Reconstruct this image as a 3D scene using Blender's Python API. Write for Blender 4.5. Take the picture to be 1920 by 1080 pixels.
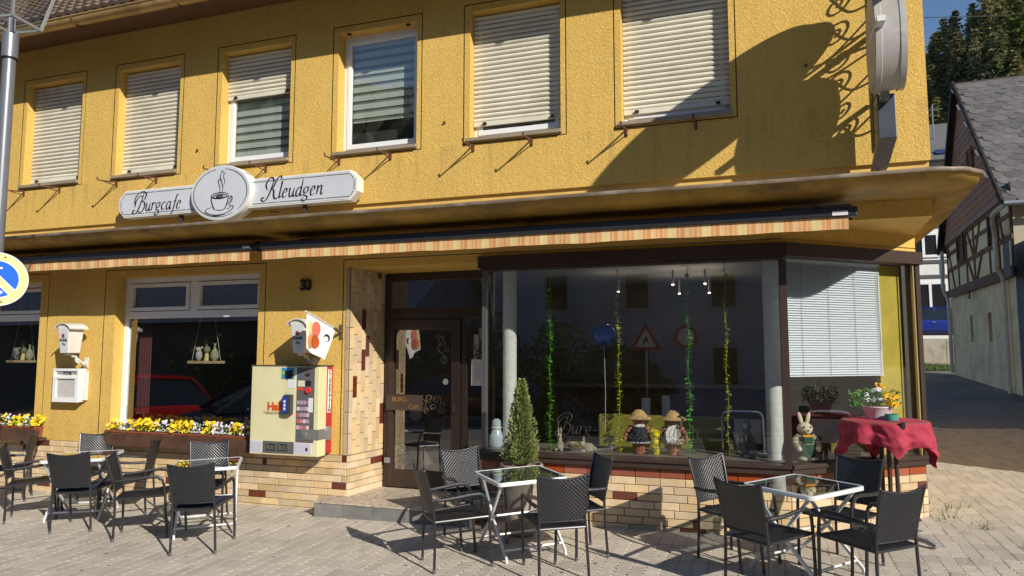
import bpy, bmesh, math, random
from mathutils import Vector, Matrix
R = math.radians
random.seed(7)
for o in list(bpy.data.objects): bpy.data.objects.remove(o)
SC = bpy.context.scene
COL = SC.collection
# ---------------------------------------------------------------- camera, sky, sun, exposure
cam = bpy.data.cameras.new('camera'); cam_o = bpy.data.objects.new('camera', cam); COL.objects.link(cam_o)
cam.sensor_width = 36; cam.lens = 25.3125; cam.clip_end = 2000; cam.clip_start = .05
cam_o.location = (0, -7.093, 1.72); cam_o.rotation_euler = (R(90 + 5.256), 0, R(19.154))
SC.camera = cam_o
SUN = Vector((1.35, -1, .92)).normalized()
w = bpy.data.worlds.new('World'); SC.world = w; w.use_nodes = True
nt = w.node_tree; bg = nt.nodes['Background']
sky = nt.nodes.new('ShaderNodeTexSky'); sky.sky_type = 'NISHITA'; sky.sun_disc = False
sky.sun_elevation = math.asin(SUN.z); sky.sun_rotation = math.atan2(SUN.x, SUN.y)
sky.air_density = 1.0; sky.dust_density = 0.0; sky.ozone_density = 4.0
nt.links.new(sky.outputs[0], bg.inputs[0]); bg.inputs[1].default_value = .105
sl = bpy.data.lights.new('sun', 'SUN'); sl.energy = 5.0; sl.angle = R(.53); sl.color = (1, .93, .82)
so = bpy.data.objects.new('sun', sl); COL.objects.link(so); so.rotation_euler = SUN.to_track_quat('Z', 'Y').to_euler(); so.location = (20, -20, 20)
SC.render.engine = 'CYCLES'
SC.view_settings.view_transform = 'Standard'; SC.view_settings.look = 'None'
SC.view_settings.exposure = 0.15; SC.view_settings.gamma = 1
SC.cycles.max_bounces = 8; SC.cycles.transparent_max_bounces = 16

# ---------------------------------------------------------------- helpers
def gz(x, y): return .07 + .0155 * x + .03 * y
GN = Vector((-.0155, -.03, 1)).normalized()
GROT = Vector((0, 0, 1)).rotation_difference(GN).to_matrix().to_4x4()
def gmat(x, y, ang=0, dz=0):
    return Matrix.Translation((x, y, gz(x, y) + dz)) @ GROT @ Matrix.Rotation(ang, 4, 'Z')

def tag(o, label=None, cat=None, group=None, kind=None):
    if label: o['label'] = label
    if cat: o['category'] = cat
    if group: o['group'] = group
    if kind: o['kind'] = kind
    return o
def empty(name, label, cat, loc=(0, 0, 0), rz=0, group=None, mat=None):
    o = bpy.data.objects.new(name, None); COL.objects.link(o); o.empty_display_size = .1
    if mat is not None: o.matrix_world = mat
    else: o.location = loc; o.rotation_euler = (0, 0, rz)
    return tag(o, label, cat, group)
def link(name, me, parent=None, mw=None):
    o = bpy.data.objects.new(name, me); COL.objects.link(o)
    if parent: o.parent = parent
    if mw is not None: o.matrix_local = mw
    return o
def copy_tree(o, parent=None):
    c = o.copy(); COL.objects.link(c); c.parent = parent
    for ch in o.children: copy_tree(ch, c)
    return c

class MB:
    def __init__(s): s.v = []; s.f = []; s.m = []; s.mi = 0
    def add(s, vs, fs):
        b = len(s.v); s.v += [tuple(p) for p in vs]
        for f in fs: s.f.append([b + i for i in f]); s.m.append(s.mi)
        return s
    def box(s, x0, x1, y0, y1, z0, z1, T=None):
        vs = [Vector((x, y, z)) for z in (z0, z1) for y in (y0, y1) for x in (x0, x1)]
        if T: vs = [T @ v for v in vs]
        return s.add(vs, [(0, 2, 3, 1), (4, 5, 7, 6), (0, 1, 5, 4), (2, 6, 7, 3), (0, 4, 6, 2), (1, 3, 7, 5)])
    def quad(s, *p): return s.add(p, [tuple(range(len(p)))])
    def tube(s, pts, r, n=8, cap=True):
        pts = [Vector(p) for p in pts]; rr = r if isinstance(r, (list, tuple)) else [r] * len(pts)
        t0 = (pts[1] - pts[0]).normalized(); u = t0.orthogonal().normalized(); vs = []
        for i, p in enumerate(pts):
            t = ((pts[min(i + 1, len(pts) - 1)] - pts[max(i - 1, 0)])).normalized()
            u = (u - t * u.dot(t)).normalized(); b = t.cross(u)
            for k in range(n):
                a = 2 * math.pi * k / n; vs.append(p + (u * math.cos(a) + b * math.sin(a)) * rr[i])
        fs = [(i * n + k, i * n + (k + 1) % n, (i + 1) * n + (k + 1) % n, (i + 1) * n + k) for i in range(len(pts) - 1) for k in range(n)]
        if cap: fs += [tuple(range(n))[::-1], tuple((len(pts) - 1) * n + k for k in range(n))]
        return s.add(vs, fs)
    def flat(s, pts, wd, th, up=(0, 0, 1)):
        """bar of rectangular section along pts"""
        pts = [Vector(p) for p in pts]; up = Vector(up); vs = []
        for i, p in enumerate(pts):
            t = (pts[min(i + 1, len(pts) - 1)] - pts[max(i - 1, 0)]).normalized()
            sd = t.cross(up).normalized(); uu = sd.cross(t)
            for a, b in ((-1, -1), (1, -1), (1, 1), (-1, 1)): vs.append(p + sd * (a * wd / 2) + uu * (b * th / 2))
        fs = [(i * 4 + k, i * 4 + (k + 1) % 4, i * 4 + 4 + (k + 1) % 4, i * 4 + 4 + k) for i in range(len(pts) - 1) for k in range(4)]
        n = (len(pts) - 1) * 4; fs += [(3, 2, 1, 0), (n, n + 1, n + 2, n + 3)]
        return s.add(vs, fs)
    def lathe(s, prof, c=(0, 0, 0), n=24, sx=1, sy=1, cap=True, T=None):
        c = Vector(c); vs = []
        for r, z in prof:
            for k in range(n):
                a = 2 * math.pi * k / n; vs.append(c + Vector((r * math.cos(a) * sx, r * math.sin(a) * sy, z)))
        if T: vs = [T @ v for v in vs]
        m = len(prof)
        fs = [(i * n + k, i * n + (k + 1) % n, (i + 1) * n + (k + 1) % n, (i + 1) * n + k) for i in range(m - 1) for k in range(n)]
        if cap: fs += [tuple(range(n))[::-1], tuple((m - 1) * n + k for k in range(n))]
        return s.add(vs, fs)
    def blob(s, c, rx, ry, rz, n=12, m=8, T=None):
        prof = [(math.sin(math.pi * i / m), -math.cos(math.pi * i / m)) for i in range(m + 1)]
        prof[0] = (.01, -1); prof[-1] = (.01, 1); vs = []
        for r, z in prof:
            for k in range(n):
                a = 2 * math.pi * k / n; vs.append(Vector((r * math.cos(a) * rx, r * math.sin(a) * ry, z * rz)))
        if T: vs = [T @ v for v in vs]
        c = Vector(c); vs = [c + v for v in vs]
        return s.add(vs, [(i * n + k, i * n + (k + 1) % n, (i + 1) * n + (k + 1) % n, (i + 1) * n + k) for i in range(m) for k in range(n)])
    def prism(s, poly, d, T=None):
        """poly in local xy, extruded to z=d"""
        n = len(poly); vs = [Vector((x, y, 0)) for x, y in poly] + [Vector((x, y, d)) for x, y in poly]
        if T: vs = [T @ v for v in vs]
        return s.add(vs, [tuple(range(n))[::-1], tuple(range(n, 2 * n))] + [(k, (k + 1) % n, n + (k + 1) % n, n + k) for k in range(n)])
    def mesh(s, name, mat, smooth=False):
        me = bpy.data.meshes.new(name); me.from_pydata(s.v, [], s.f)
        for m in (mat if isinstance(mat, (list, tuple)) else [mat]): me.materials.append(m)
        if isinstance(mat, (list, tuple)): me.polygons.foreach_set('material_index', s.m)
        if smooth:
            me.polygons.foreach_set('use_smooth', [True] * len(me.polygons))
            try: me.set_sharp_from_angle(angle=R(smooth if smooth is not True else 40))
            except Exception: pass
        me.update(); return me
    def build(s, name, mat, parent=None, smooth=False, bevel=0, mw=None):
        o = link(name, s.mesh(name, mat, smooth), parent, mw)
        if bevel:
            b = o.modifiers.new('bevel', 'BEVEL'); b.width = bevel; b.segments = 2; b.limit_method = 'ANGLE'; b.angle_limit = R(50)
        return o

def crom(P, n=8, closed=False):
    P = [Vector(p) for p in P]; out = []; N = len(P)
    rng = range(N if closed else N - 1)
    for i in rng:
        if closed: a, b, c, d = P[i - 1], P[i], P[(i + 1) % N], P[(i + 2) % N]
        else: a, b, c, d = P[max(i - 1, 0)], P[i], P[i + 1], P[min(i + 2, N - 1)]
        for k in range(n):
            t = k / n
            out.append(.5 * ((2 * b) + (c - a) * t + (2 * a - 5 * b + 4 * c - d) * t * t + (3 * b - a - 3 * c + d) * t ** 3))
    if not closed: out.append(P[-1])
    return out

# ---------------------------------------------------------------- materials
MATS = {}
def M(name, col, rough=.6, metal=0, vary=0, vs=6, bump=0, bs=40, rnd=0, spec=.5, detail=4, stain=None, sheen=0, bdist=.01, obj=False, trans=0, coat=0):
    if name in MATS: return MATS[name]
    m = bpy.data.materials.new(name); m.use_nodes = True; MATS[name] = m
    t = m.node_tree; p = t.nodes['Principled BSDF']
    p.inputs['Roughness'].default_value = rough; p.inputs['Metallic'].default_value = metal
    p.inputs['Specular IOR Level'].default_value = spec
    if coat: p.inputs['Coat Weight'].default_value = coat; p.inputs['Coat Roughness'].default_value = .05
    p.inputs['Base Color'].default_value = (*col, 1)
    tc = t.nodes.new('ShaderNodeTexCoord')
    src = tc.outputs['Object']
    if rnd: src = t.nodes.new('ShaderNodeNewGeometry').outputs['Position']
    cur = None
    def rgb(): 
        n = t.nodes.new('ShaderNodeRGB'); n.outputs[0].default_value = (*col, 1); return n.outputs[0]
    if vary:
        n = t.nodes.new('ShaderNodeTexNoise'); n.inputs['Scale'].default_value = vs; n.inputs['Detail'].default_value = detail
        t.links.new(src, n.inputs['Vector'])
        h = t.nodes.new('ShaderNodeHueSaturation'); mp = t.nodes.new('ShaderNodeMapRange')
        mp.inputs[1].default_value = .3; mp.inputs[2].default_value = .7; mp.inputs[3].default_value = 1 - vary; mp.inputs[4].default_value = 1 + vary
        t.links.new(n.outputs['Fac'], mp.inputs[0]); t.links.new(mp.outputs[0], h.inputs['Value']); t.links.new(cur or rgb(), h.inputs['Color']); cur = h.outputs[0]
    if rnd:
        oi = t.nodes.new('ShaderNodeObjectInfo'); h = t.nodes.new('ShaderNodeHueSaturation'); mp = t.nodes.new('ShaderNodeMapRange')
        mp.inputs[3].default_value = 1 - rnd; mp.inputs[4].default_value = 1 + rnd
        t.links.new(oi.outputs['Random'], mp.inputs[0]); t.links.new(mp.outputs[0], h.inputs['Value'])
        mp2 = t.nodes.new('ShaderNodeMapRange'); mm = t.nodes.new('ShaderNodeMath'); mm.operation = 'FRACT'; mu = t.nodes.new('ShaderNodeMath'); mu.operation = 'MULTIPLY'; mu.inputs[1].default_value = 17.31
        t.links.new(oi.outputs['Random'], mu.inputs[0]); t.links.new(mu.outputs[0], mm.inputs[0]); t.links.new(mm.outputs[0], mp2.inputs[0])
        mp2.inputs[3].default_value = 1 - rnd; mp2.inputs[4].default_value = 1 + rnd; t.links.new(mp2.outputs[0], h.inputs['Saturation'])
        t.links.new(cur or rgb(), h.inputs['Color']); cur = h.outputs[0]
    if stain:
        sc, ss, lo, hi = stain
        n = t.nodes.new('ShaderNodeTexNoise'); n.inputs['Scale'].default_value = ss; n.inputs['Detail'].default_value = 6; n.inputs['Roughness'].default_value = .65
        t.links.new(src, n.inputs['Vector'])
        mp = t.nodes.new('ShaderNodeMapRange'); mp.inputs[1].default_value = lo; mp.inputs[2].default_value = hi
        t.links.new(n.outputs['Fac'], mp.inputs[0])
        mx = t.nodes.new('ShaderNodeMix'); mx.data_type = 'RGBA'; t.links.new(mp.outputs[0], mx.inputs[0])
        t.links.new(cur or rgb(), mx.inputs[6]); mx.inputs[7].default_value = (*sc, 1); cur = mx.outputs[2]
    if cur is not None: t.links.new(cur, p.inputs['Base Color'])
    if bump:
        n = t.nodes.new('ShaderNodeTexNoise'); n.inputs['Scale'].default_value = bs; n.inputs['Detail'].default_value = 3
        t.links.new(src, n.inputs['Vector'])
        b = t.nodes.new('ShaderNodeBump'); b.inputs['Strength'].default_value = bump; b.inputs['Distance'].default_value = bdist
        t.links.new(n.outputs['Fac'], b.inputs['Height']); t.links.new(b.outputs[0], p.inputs['Normal'])
    return m

def glass(name, base=.06, gain=1.3, tint=(.93, .96, .95), rough=0.0, gcol=(1, 1, 1)):
    """thin pane: clear transmission plus Fresnel reflection"""
    m = bpy.data.materials.new(name); m.use_nodes = True; t = m.node_tree
    t.nodes.remove(t.nodes['Principled BSDF']); out = t.nodes['Material Output']
    g = t.nodes.new('ShaderNodeNewGeometry'); d = t.nodes.new('ShaderNodeVectorMath'); d.operation = 'DOT_PRODUCT'
    t.links.new(g.outputs['Incoming'], d.inputs[0]); t.links.new(g.outputs['Normal'], d.inputs[1])
    def ma(op, a, b):
        n = t.nodes.new('ShaderNodeMath'); n.operation = op
        for i, q in enumerate((a, b)):
            if q is None: continue
            if isinstance(q, (int, float)): n.inputs[i].default_value = q
            else: t.links.new(q, n.inputs[i])
        return n.outputs[0]
    c = ma('ABSOLUTE', d.outputs['Value'], None); s = ma('POWER', ma('SUBTRACT', 1, c), 5)
    f = ma('MINIMUM', ma('ADD', ma('MULTIPLY', s, gain), base), 1)
    tr = t.nodes.new('ShaderNodeBsdfTransparent'); tr.inputs[0].default_value = (*tint, 1)
    gl = t.nodes.new('ShaderNodeBsdfGlossy'); gl.inputs['Roughness'].default_value = rough; gl.inputs[0].default_value = (*gcol, 1)
    mx = t.nodes.new('ShaderNodeMixShader'); t.links.new(f, mx.inputs[0]); t.links.new(tr.outputs[0], mx.inputs[1]); t.links.new(gl.outputs[0], mx.inputs[2])
    t.links.new(mx.outputs[0], out.inputs[0]); return m

def stucco(name, col, col2):
    m = bpy.data.materials.new(name); m.use_nodes = True; t = m.node_tree; p = t.nodes['Principled BSDF']
    p.inputs['Roughness'].default_value = .85; p.inputs['Specular IOR Level'].default_value = .15
    tc = t.nodes.new('ShaderNodeTexCoord')
    n1 = t.nodes.new('ShaderNodeTexNoise'); n1.inputs['Scale'].default_value = 1.3; n1.inputs['Detail'].default_value = 6; n1.inputs['Roughness'].default_value = .6
    n2 = t.nodes.new('ShaderNodeTexNoise'); n2.inputs['Scale'].default_value = 44; n2.inputs['Detail'].default_value = 2.2; n2.inputs['Distortion'].default_value = 1.2
    n3 = t.nodes.new('ShaderNodeTexNoise'); n3.inputs['Scale'].default_value = 5; n3.inputs['Detail'].default_value = 5
    mp = t.nodes.new('ShaderNodeMapping'); mp.inputs['Scale'].default_value = (3, 3, .35)
    t.links.new(tc.outputs['Object'], mp.inputs[0])
    for n in (n1, n2): t.links.new(tc.outputs['Object'], n.inputs['Vector'])
    t.links.new(mp.outputs[0], n3.inputs['Vector'])
    r = t.nodes.new('ShaderNodeMapRange'); r.inputs[1].default_value = .35; r.inputs[2].default_value = .7; t.links.new(n1.outputs['Fac'], r.inputs[0])
    mx = t.nodes.new('ShaderNodeMix'); mx.data_type = 'RGBA'; t.links.new(r.outputs[0], mx.inputs[0]); mx.inputs[6].default_value = (*col, 1); mx.inputs[7].default_value = (*col2, 1)
    r3 = t.nodes.new('ShaderNodeMapRange'); r3.inputs[1].default_value = .5; r3.inputs[2].default_value = .85; r3.inputs[4].default_value = .32; t.links.new(n3.outputs['Fac'], r3.inputs[0])
    mx3 = t.nodes.new('ShaderNodeMix'); mx3.data_type = 'RGBA'; t.links.new(r3.outputs[0], mx3.inputs[0]); t.links.new(mx.outputs[2], mx3.inputs[6]); mx3.inputs[7].default_value = (col[0] * .62, col[1] * .58, col[2] * .7, 1)
    mp5 = t.nodes.new('ShaderNodeMapping'); mp5.inputs['Scale'].default_value = (9, 9, .55); t.links.new(tc.outputs['Object'], mp5.inputs[0]); n5 = t.nodes.new('ShaderNodeTexNoise'); n5.inputs['Scale'].default_value = 1; n5.inputs['Detail'].default_value = 5; t.links.new(mp5.outputs[0], n5.inputs['Vector'])
    sx5 = t.nodes.new('ShaderNodeSeparateXYZ'); t.links.new(tc.outputs['Object'], sx5.inputs[0])
    def rng(a, b, c, d, src_):
        q = t.nodes.new('ShaderNodeMapRange'); q.inputs[1].default_value = a; q.inputs[2].default_value = b; q.inputs[3].default_value = c; q.inputs[4].default_value = d; t.links.new(src_, q.inputs[0]); return q.outputs[0]
    def mth(op, a, b):
        q = t.nodes.new('ShaderNodeMath'); q.operation = op
        for i_, v_ in enumerate((a, b)):
            if isinstance(v_, (int, float)): q.inputs[i_].default_value = v_
            else: t.links.new(v_, q.inputs[i_])
        return q.outputs[0]
    below = mth('MULTIPLY', rng(3.45, 4.0, .15, 1, sx5.outputs[2]), rng(4.0, 4.005, 1, 0, sx5.outputs[2]))
    below = mth('MAXIMUM', mth('MULTIPLY', below, rng(3.3, 3.45, 0, 1, sx5.outputs[2])), rng(.6, 1.0, .8, 0, sx5.outputs[2]))
    dirt = mth('MULTIPLY', mth('MULTIPLY', below, rng(.5, .72, 0, 1, n5.outputs['Fac'])), .5)
    mx5 = t.nodes.new('ShaderNodeMix'); mx5.data_type = 'RGBA'; t.links.new(dirt, mx5.inputs[0]); t.links.new(mx3.outputs[2], mx5.inputs[6]); mx5.inputs[7].default_value = (.30, .21, .10, 1); mx3 = mx5
    n4 = t.nodes.new('ShaderNodeTexNoise'); n4.inputs['Scale'].default_value = 1.7; n4.inputs['Detail'].default_value = 8; n4.inputs['Roughness'].default_value = .7; mp4 = t.nodes.new('ShaderNodeMapping'); mp4.inputs['Location'].default_value = (3.1, 0, 7.7); t.links.new(tc.outputs['Object'], mp4.inputs[0]); t.links.new(mp4.outputs[0], n4.inputs['Vector'])
    r4 = t.nodes.new('ShaderNodeMapRange'); r4.inputs[1].default_value = .62; r4.inputs[2].default_value = .78; r4.inputs[4].default_value = .45; t.links.new(n4.outputs['Fac'], r4.inputs[0])
    mx4 = t.nodes.new('ShaderNodeMix'); mx4.data_type = 'RGBA'; t.links.new(r4.outputs[0], mx4.inputs[0]); t.links.new(mx3.outputs[2], mx4.inputs[6]); mx4.inputs[7].default_value = (.74, .56, .30, 1); mx3 = mx4
    r2 = t.nodes.new('ShaderNodeMapRange'); r2.inputs[1].default_value = .3; r2.inputs[2].default_value = .7; r2.inputs[3].default_value = .82; r2.inputs[4].default_value = 1.08; t.links.new(n2.outputs['Fac'], r2.inputs[0])
    h = t.nodes.new('ShaderNodeHueSaturation'); t.links.new(r2.outputs[0], h.inputs['Value']); t.links.new(mx3.outputs[2], h.inputs['Color']); t.links.new(h.outputs[0], p.inputs['Base Color'])
    b = t.nodes.new('ShaderNodeBump'); b.inputs['Strength'].default_value = .85; b.inputs['Distance'].default_value = .010; t.links.new(n2.outputs['Fac'], b.inputs['Height']); t.links.new(b.outputs[0], p.inputs['Normal'])
    return m

def weave(name, col=(.015, .016, .020)): return M(name, col, .30, spec=.75, vary=.3, vs=60)

def stripes(name, seq, period, axis=0, rough=.85):
    """woven cloth stripes along an axis; seq = [(pos, colour)]"""
    m = bpy.data.materials.new(name); m.use_nodes = True; t = m.node_tree; p = t.nodes['Principled BSDF']
    p.inputs['Roughness'].default_value = rough; p.inputs['Specular IOR Level'].default_value = .1
    tc = t.nodes.new('ShaderNodeTexCoord'); sx = t.nodes.new('ShaderNodeSeparateXYZ'); t.links.new(tc.outputs['Object'], sx.inputs[0])
    d = t.nodes.new('ShaderNodeMath'); d.operation = 'DIVIDE'; d.inputs[1].default_value = period; t.links.new(sx.outputs[axis], d.inputs[0])
    fr = t.nodes.new('ShaderNodeMath'); fr.operation = 'FRACT'; t.links.new(d.outputs[0], fr.inputs[0])
    cr = t.nodes.new('ShaderNodeValToRGB'); cr.color_ramp.interpolation = 'CONSTANT'
    e = cr.color_ramp.elements
    e[0].position = seq[0][0]; e[0].color = (*seq[0][1], 1); e[1].position = seq[1][0]; e[1].color = (*seq[1][1], 1)
    for ps, c in seq[2:]:
        q = e.new(ps); q.color = (*c, 1)
    t.links.new(fr.outputs[0], cr.inputs[0])
    n = t.nodes.new('ShaderNodeTexNoise'); n.inputs['Scale'].default_value = 4; n.inputs['Detail'].default_value = 5; t.links.new(tc.outputs['Object'], n.inputs['Vector'])
    mp = t.nodes.new('ShaderNodeMapRange'); mp.inputs[1].default_value = .3; mp.inputs[2].default_value = .7; mp.inputs[3].default_value = .85; mp.inputs[4].default_value = 1.1; t.links.new(n.outputs[0], mp.inputs[0])
    h = t.nodes.new('ShaderNodeHueSaturation'); t.links.new(cr.outputs[0], h.inputs['Color']); t.links.new(mp.outputs[0], h.inputs['Value']); t.links.new(h.outputs[0], p.inputs['Base Color'])
    return m

YEL = stucco('yellow_stucco', (.735, .487, .13), (.67, .44, .118))
YELS = M('yellow_smooth_paint', (.70, .45, .12), .7, vary=.12, vs=2, bump=.15, bs=60, stain=((.45, .28, .09), 1.5, .55, .8))
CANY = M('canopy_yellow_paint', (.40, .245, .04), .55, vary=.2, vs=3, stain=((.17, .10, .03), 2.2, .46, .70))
GROOVE = M('groove_dark', (.10, .055, .02), .9)
WHITE = M('white_pvc', (.80, .81, .82), .35, vary=.03)
SHUT = M('shutter_cream', (.70, .67, .55), .5, vary=.05, vs=5, rnd=.05, stain=((.52, .46, .35), 1.6, .54, .8))
SHUTD = M('shutter_gap', (.12, .11, .09), .8)
BLACK = M('black_rubber', (.012, .012, .012), .6)
DARKBR = M('dark_brown_metal', (.045, .028, .022), .42, vary=.15, vs=5)
DOORBR = M('door_brown', (.035, .022, .016), .4, vary=.12)
GREYM = M('grey_metal', (.36, .37, .39), .4, .6, vary=.1, vs=8)
ALU = M('aluminium_white', (.62, .63, .65), .32, .35, vary=.08, vs=12)
TUBE = M('chair_tube', (.022, .022, .026), .32, spec=.6)
WEAVE = weave('black_rattan_weave')
CREAM = M('cream_tile', (.62, .47, .285), .3, rnd=.17, vary=.10, vs=7, spec=.5, stain=((.50, .34, .17), 5, .55, .9))
BRTILE = M('brown_tile', (.13, .035, .022), .3, rnd=.15, vary=.1)
REDTILE = M('red_tile', (.29, .075, .037), .3, rnd=.12, vary=.1, vs=8)
MORTAR = M('mortar', (.14, .11, .085), .95, vary=.15, vs=20)
WOODD = M('dark_brown_board', (.085, .04, .022), .7, vary=.3, vs=8, bump=.2, bs=30)
GLASS_D = glass('door_glass', .24, 1.0, (.74, .74, .72))
GLASS_S = glass('shop_glass', .16, 1.1, (.88, .90, .90))
GLASS_W = glass('window_glass', .20, 1.1, (.84, .87, .86))
GLASS_T = glass('table_glass', .12, 1.6, (.34, .40, .41))
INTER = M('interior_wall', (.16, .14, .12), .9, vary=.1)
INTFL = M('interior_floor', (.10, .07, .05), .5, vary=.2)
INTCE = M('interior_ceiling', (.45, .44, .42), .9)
RUST = M('rust_iron', (.12, .05, .03), .7)
STONE = M('sill_stone', (.30, .24, .17), .6, vary=.1)
LEAFG = M('leaf_green', (.06, .17, .025), .5, rnd=.2, vary=.25, vs=20)
PETY = M('petal_yellow', (.85, .60, .01), .6, vary=.12, vs=30)
PETW = M('petal_white', (.70, .66, .72), .6, vary=.15, vs=40)

# ---------------------------------------------------------------- the ground
ground = MB()
def gsheet(mb, xs, ys, dz=0):
    for i in range(len(xs) - 1):
        for j in range(len(ys) - 1):
            mb.quad(*[(x, y, hz(x, y) + dz) for x, y in ((xs[i], ys[j]), (xs[i + 1], ys[j]), (xs[i + 1], ys[j + 1]), (xs[i], ys[j + 1]))])
def hz(x, y): return gz(max(-60, min(60, x)), max(-40, min(30, y)))
GROUNDM = M('joint_sand', (.20, .17, .12), .95, vary=.25, vs=9, bump=.2, bs=60)
gsheet(ground, [-900, -60, -12, 0, 12, 60, 900], [-900, -40, -12, 0, 12, 30, 200, 900], -.012)
g_o = tag(ground.build('ground', GROUNDM), kind='structure')
# far part of the side street: paving too far to see its stones
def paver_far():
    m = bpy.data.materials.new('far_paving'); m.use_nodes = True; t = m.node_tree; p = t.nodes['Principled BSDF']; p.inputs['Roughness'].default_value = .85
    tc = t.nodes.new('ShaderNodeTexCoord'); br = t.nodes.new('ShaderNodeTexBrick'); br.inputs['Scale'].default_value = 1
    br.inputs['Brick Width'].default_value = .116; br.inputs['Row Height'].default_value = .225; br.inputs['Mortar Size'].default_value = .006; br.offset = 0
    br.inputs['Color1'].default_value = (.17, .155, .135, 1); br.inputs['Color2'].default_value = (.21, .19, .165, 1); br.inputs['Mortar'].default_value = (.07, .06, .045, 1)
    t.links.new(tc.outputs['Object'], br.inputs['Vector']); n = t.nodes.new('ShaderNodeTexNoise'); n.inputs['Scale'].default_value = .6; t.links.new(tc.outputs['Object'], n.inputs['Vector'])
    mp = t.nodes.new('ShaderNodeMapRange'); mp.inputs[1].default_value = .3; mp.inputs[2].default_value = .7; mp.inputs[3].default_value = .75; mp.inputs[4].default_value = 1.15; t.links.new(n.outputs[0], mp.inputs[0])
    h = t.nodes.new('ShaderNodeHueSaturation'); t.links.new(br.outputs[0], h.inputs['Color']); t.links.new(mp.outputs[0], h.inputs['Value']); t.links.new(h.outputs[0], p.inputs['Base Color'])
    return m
fs = MB(); gsheet(fs, [-2, 4, 9], [8.2, 14, 22, 30]); tag(fs.build('side_street', paver_far()), kind='structure')
# road behind the camera, seen in the panes
rd = MB(); gsheet(rd, [-40, -12, 0, 12, 40], [-11.8, -7.4], -.006)
ASPH = M('asphalt', (.13, .127, .12), .9, vary=.2, vs=14, bump=.2, bs=80)
tag(rd.build('road', ASPH), kind='structure')
op = MB(); gsheet(op, [-40, -12, 0, 12, 40], [-18, -11.8], .05); tag(op.build('opposite_pavement', M('pale_paving', (.38, .35, .30), .85, vary=.15, vs=3)), kind='structure')

# pavement of interlocking stones
PAVE = M('paving_stone', (.47, .42, .345), .85, rnd=.13, vary=.12, vs=11, bump=.25, bs=90, stain=((.33, .29, .24), 4, .56, .85))
PL, PW = .1165, .225                                    # pitch along x and y
def paver_poly(g=.0028):
    b = .0095; c = .005; n_ = 3
    tooth = [(f, o_) for k in range(n_) for f, o_ in (((k + .2) / n_, -b), ((k + .72) / n_, b))]
    bot = [(0, 0), (PL * .5, c)]
    right = [(PL, 0)] + [(PL + o_, PW * f) for f, o_ in tooth]
    top = [(PL, PW), (PL * .5, PW + c)]
    left = [(0, PW)] + [(o_, PW * f) for f, o_ in tooth[::-1]]
    P = bot + right + top + left
    cx, cy = PL / 2, PW / 2
    return [((x - cx) * (1 - 2 * g / PL), (y - cy) * (1 - 2 * g / PW)) for x, y in P]
def paver_mesh_data():
    P = paver_poly(); n = len(P); k = .972
    vs = [(x, y, -.02) for x, y in P] + [(x, y, -.0022) for x, y in P] + [(x * k, y * (k + .012), 0) for x, y in P]
    fs = [(i, (i + 1) % n, n + (i + 1) % n, n + i) for i in range(n)] + [(n + i, n + (i + 1) % n, 2 * n + (i + 1) % n, 2 * n + i) for i in range(n)] + [tuple(range(2 * n, 3 * n))]
    return vs, fs
pv, pf = paver_mesh_data()
pm = MB(); pm.add(pv, pf); pme = pm.mesh('paving_stone', PAVE)
paving = MB(); cells = []
fw = Vector((-math.sin(R(19.154)), math.cos(R(19.154)), 0)); rt = Vector((fw.y, -fw.x, 0))
def in_building(x, y):
    if -4.62 < x < -2.7 and -.33 < y < .7: return True
    if x < .2 and y > -.02: return True
    if .2 <= x < 1.55 and y > -.02 + (x - .2) * .885: return True
    return False
NX0, NX1, NY0, NY1 = -104, 44, -22, 37
for j in range(NY0, NY1):
    for i in range(NX0, NX1):
        x = (i + .5) * PL; y = (j + .5) * PW
        if in_building(x, y): continue
        d = Vector((x, y + 7.093, 0)); dep = d.dot(fw); lat = d.dot(rt) / max(dep, .1)
        if dep < 1 or lat > 1.0 or lat < -1.15 or (x > 4.6): continue
        vis = abs(lat) < .72 and dep > 4.75 + .1
        sy = (540 + 1350 * (1.9 / dep)) 
        cells.append((dep if (vis and -0.72 < lat < .72) else 1e3 + dep, x, y))
cells.sort()
pave_root = None
stones = cells[:290]; rest = cells[290:]
rs = random.Random(3)
for d, x, y in rest:
    T = gmat(x, y, rs.uniform(-.008, .008), rs.uniform(-.003, .0015)) @ Matrix.Rotation(rs.uniform(-.012, .012), 4, 'X')
    paving.add([T @ Vector(p) for p in pv], pf)
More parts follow.
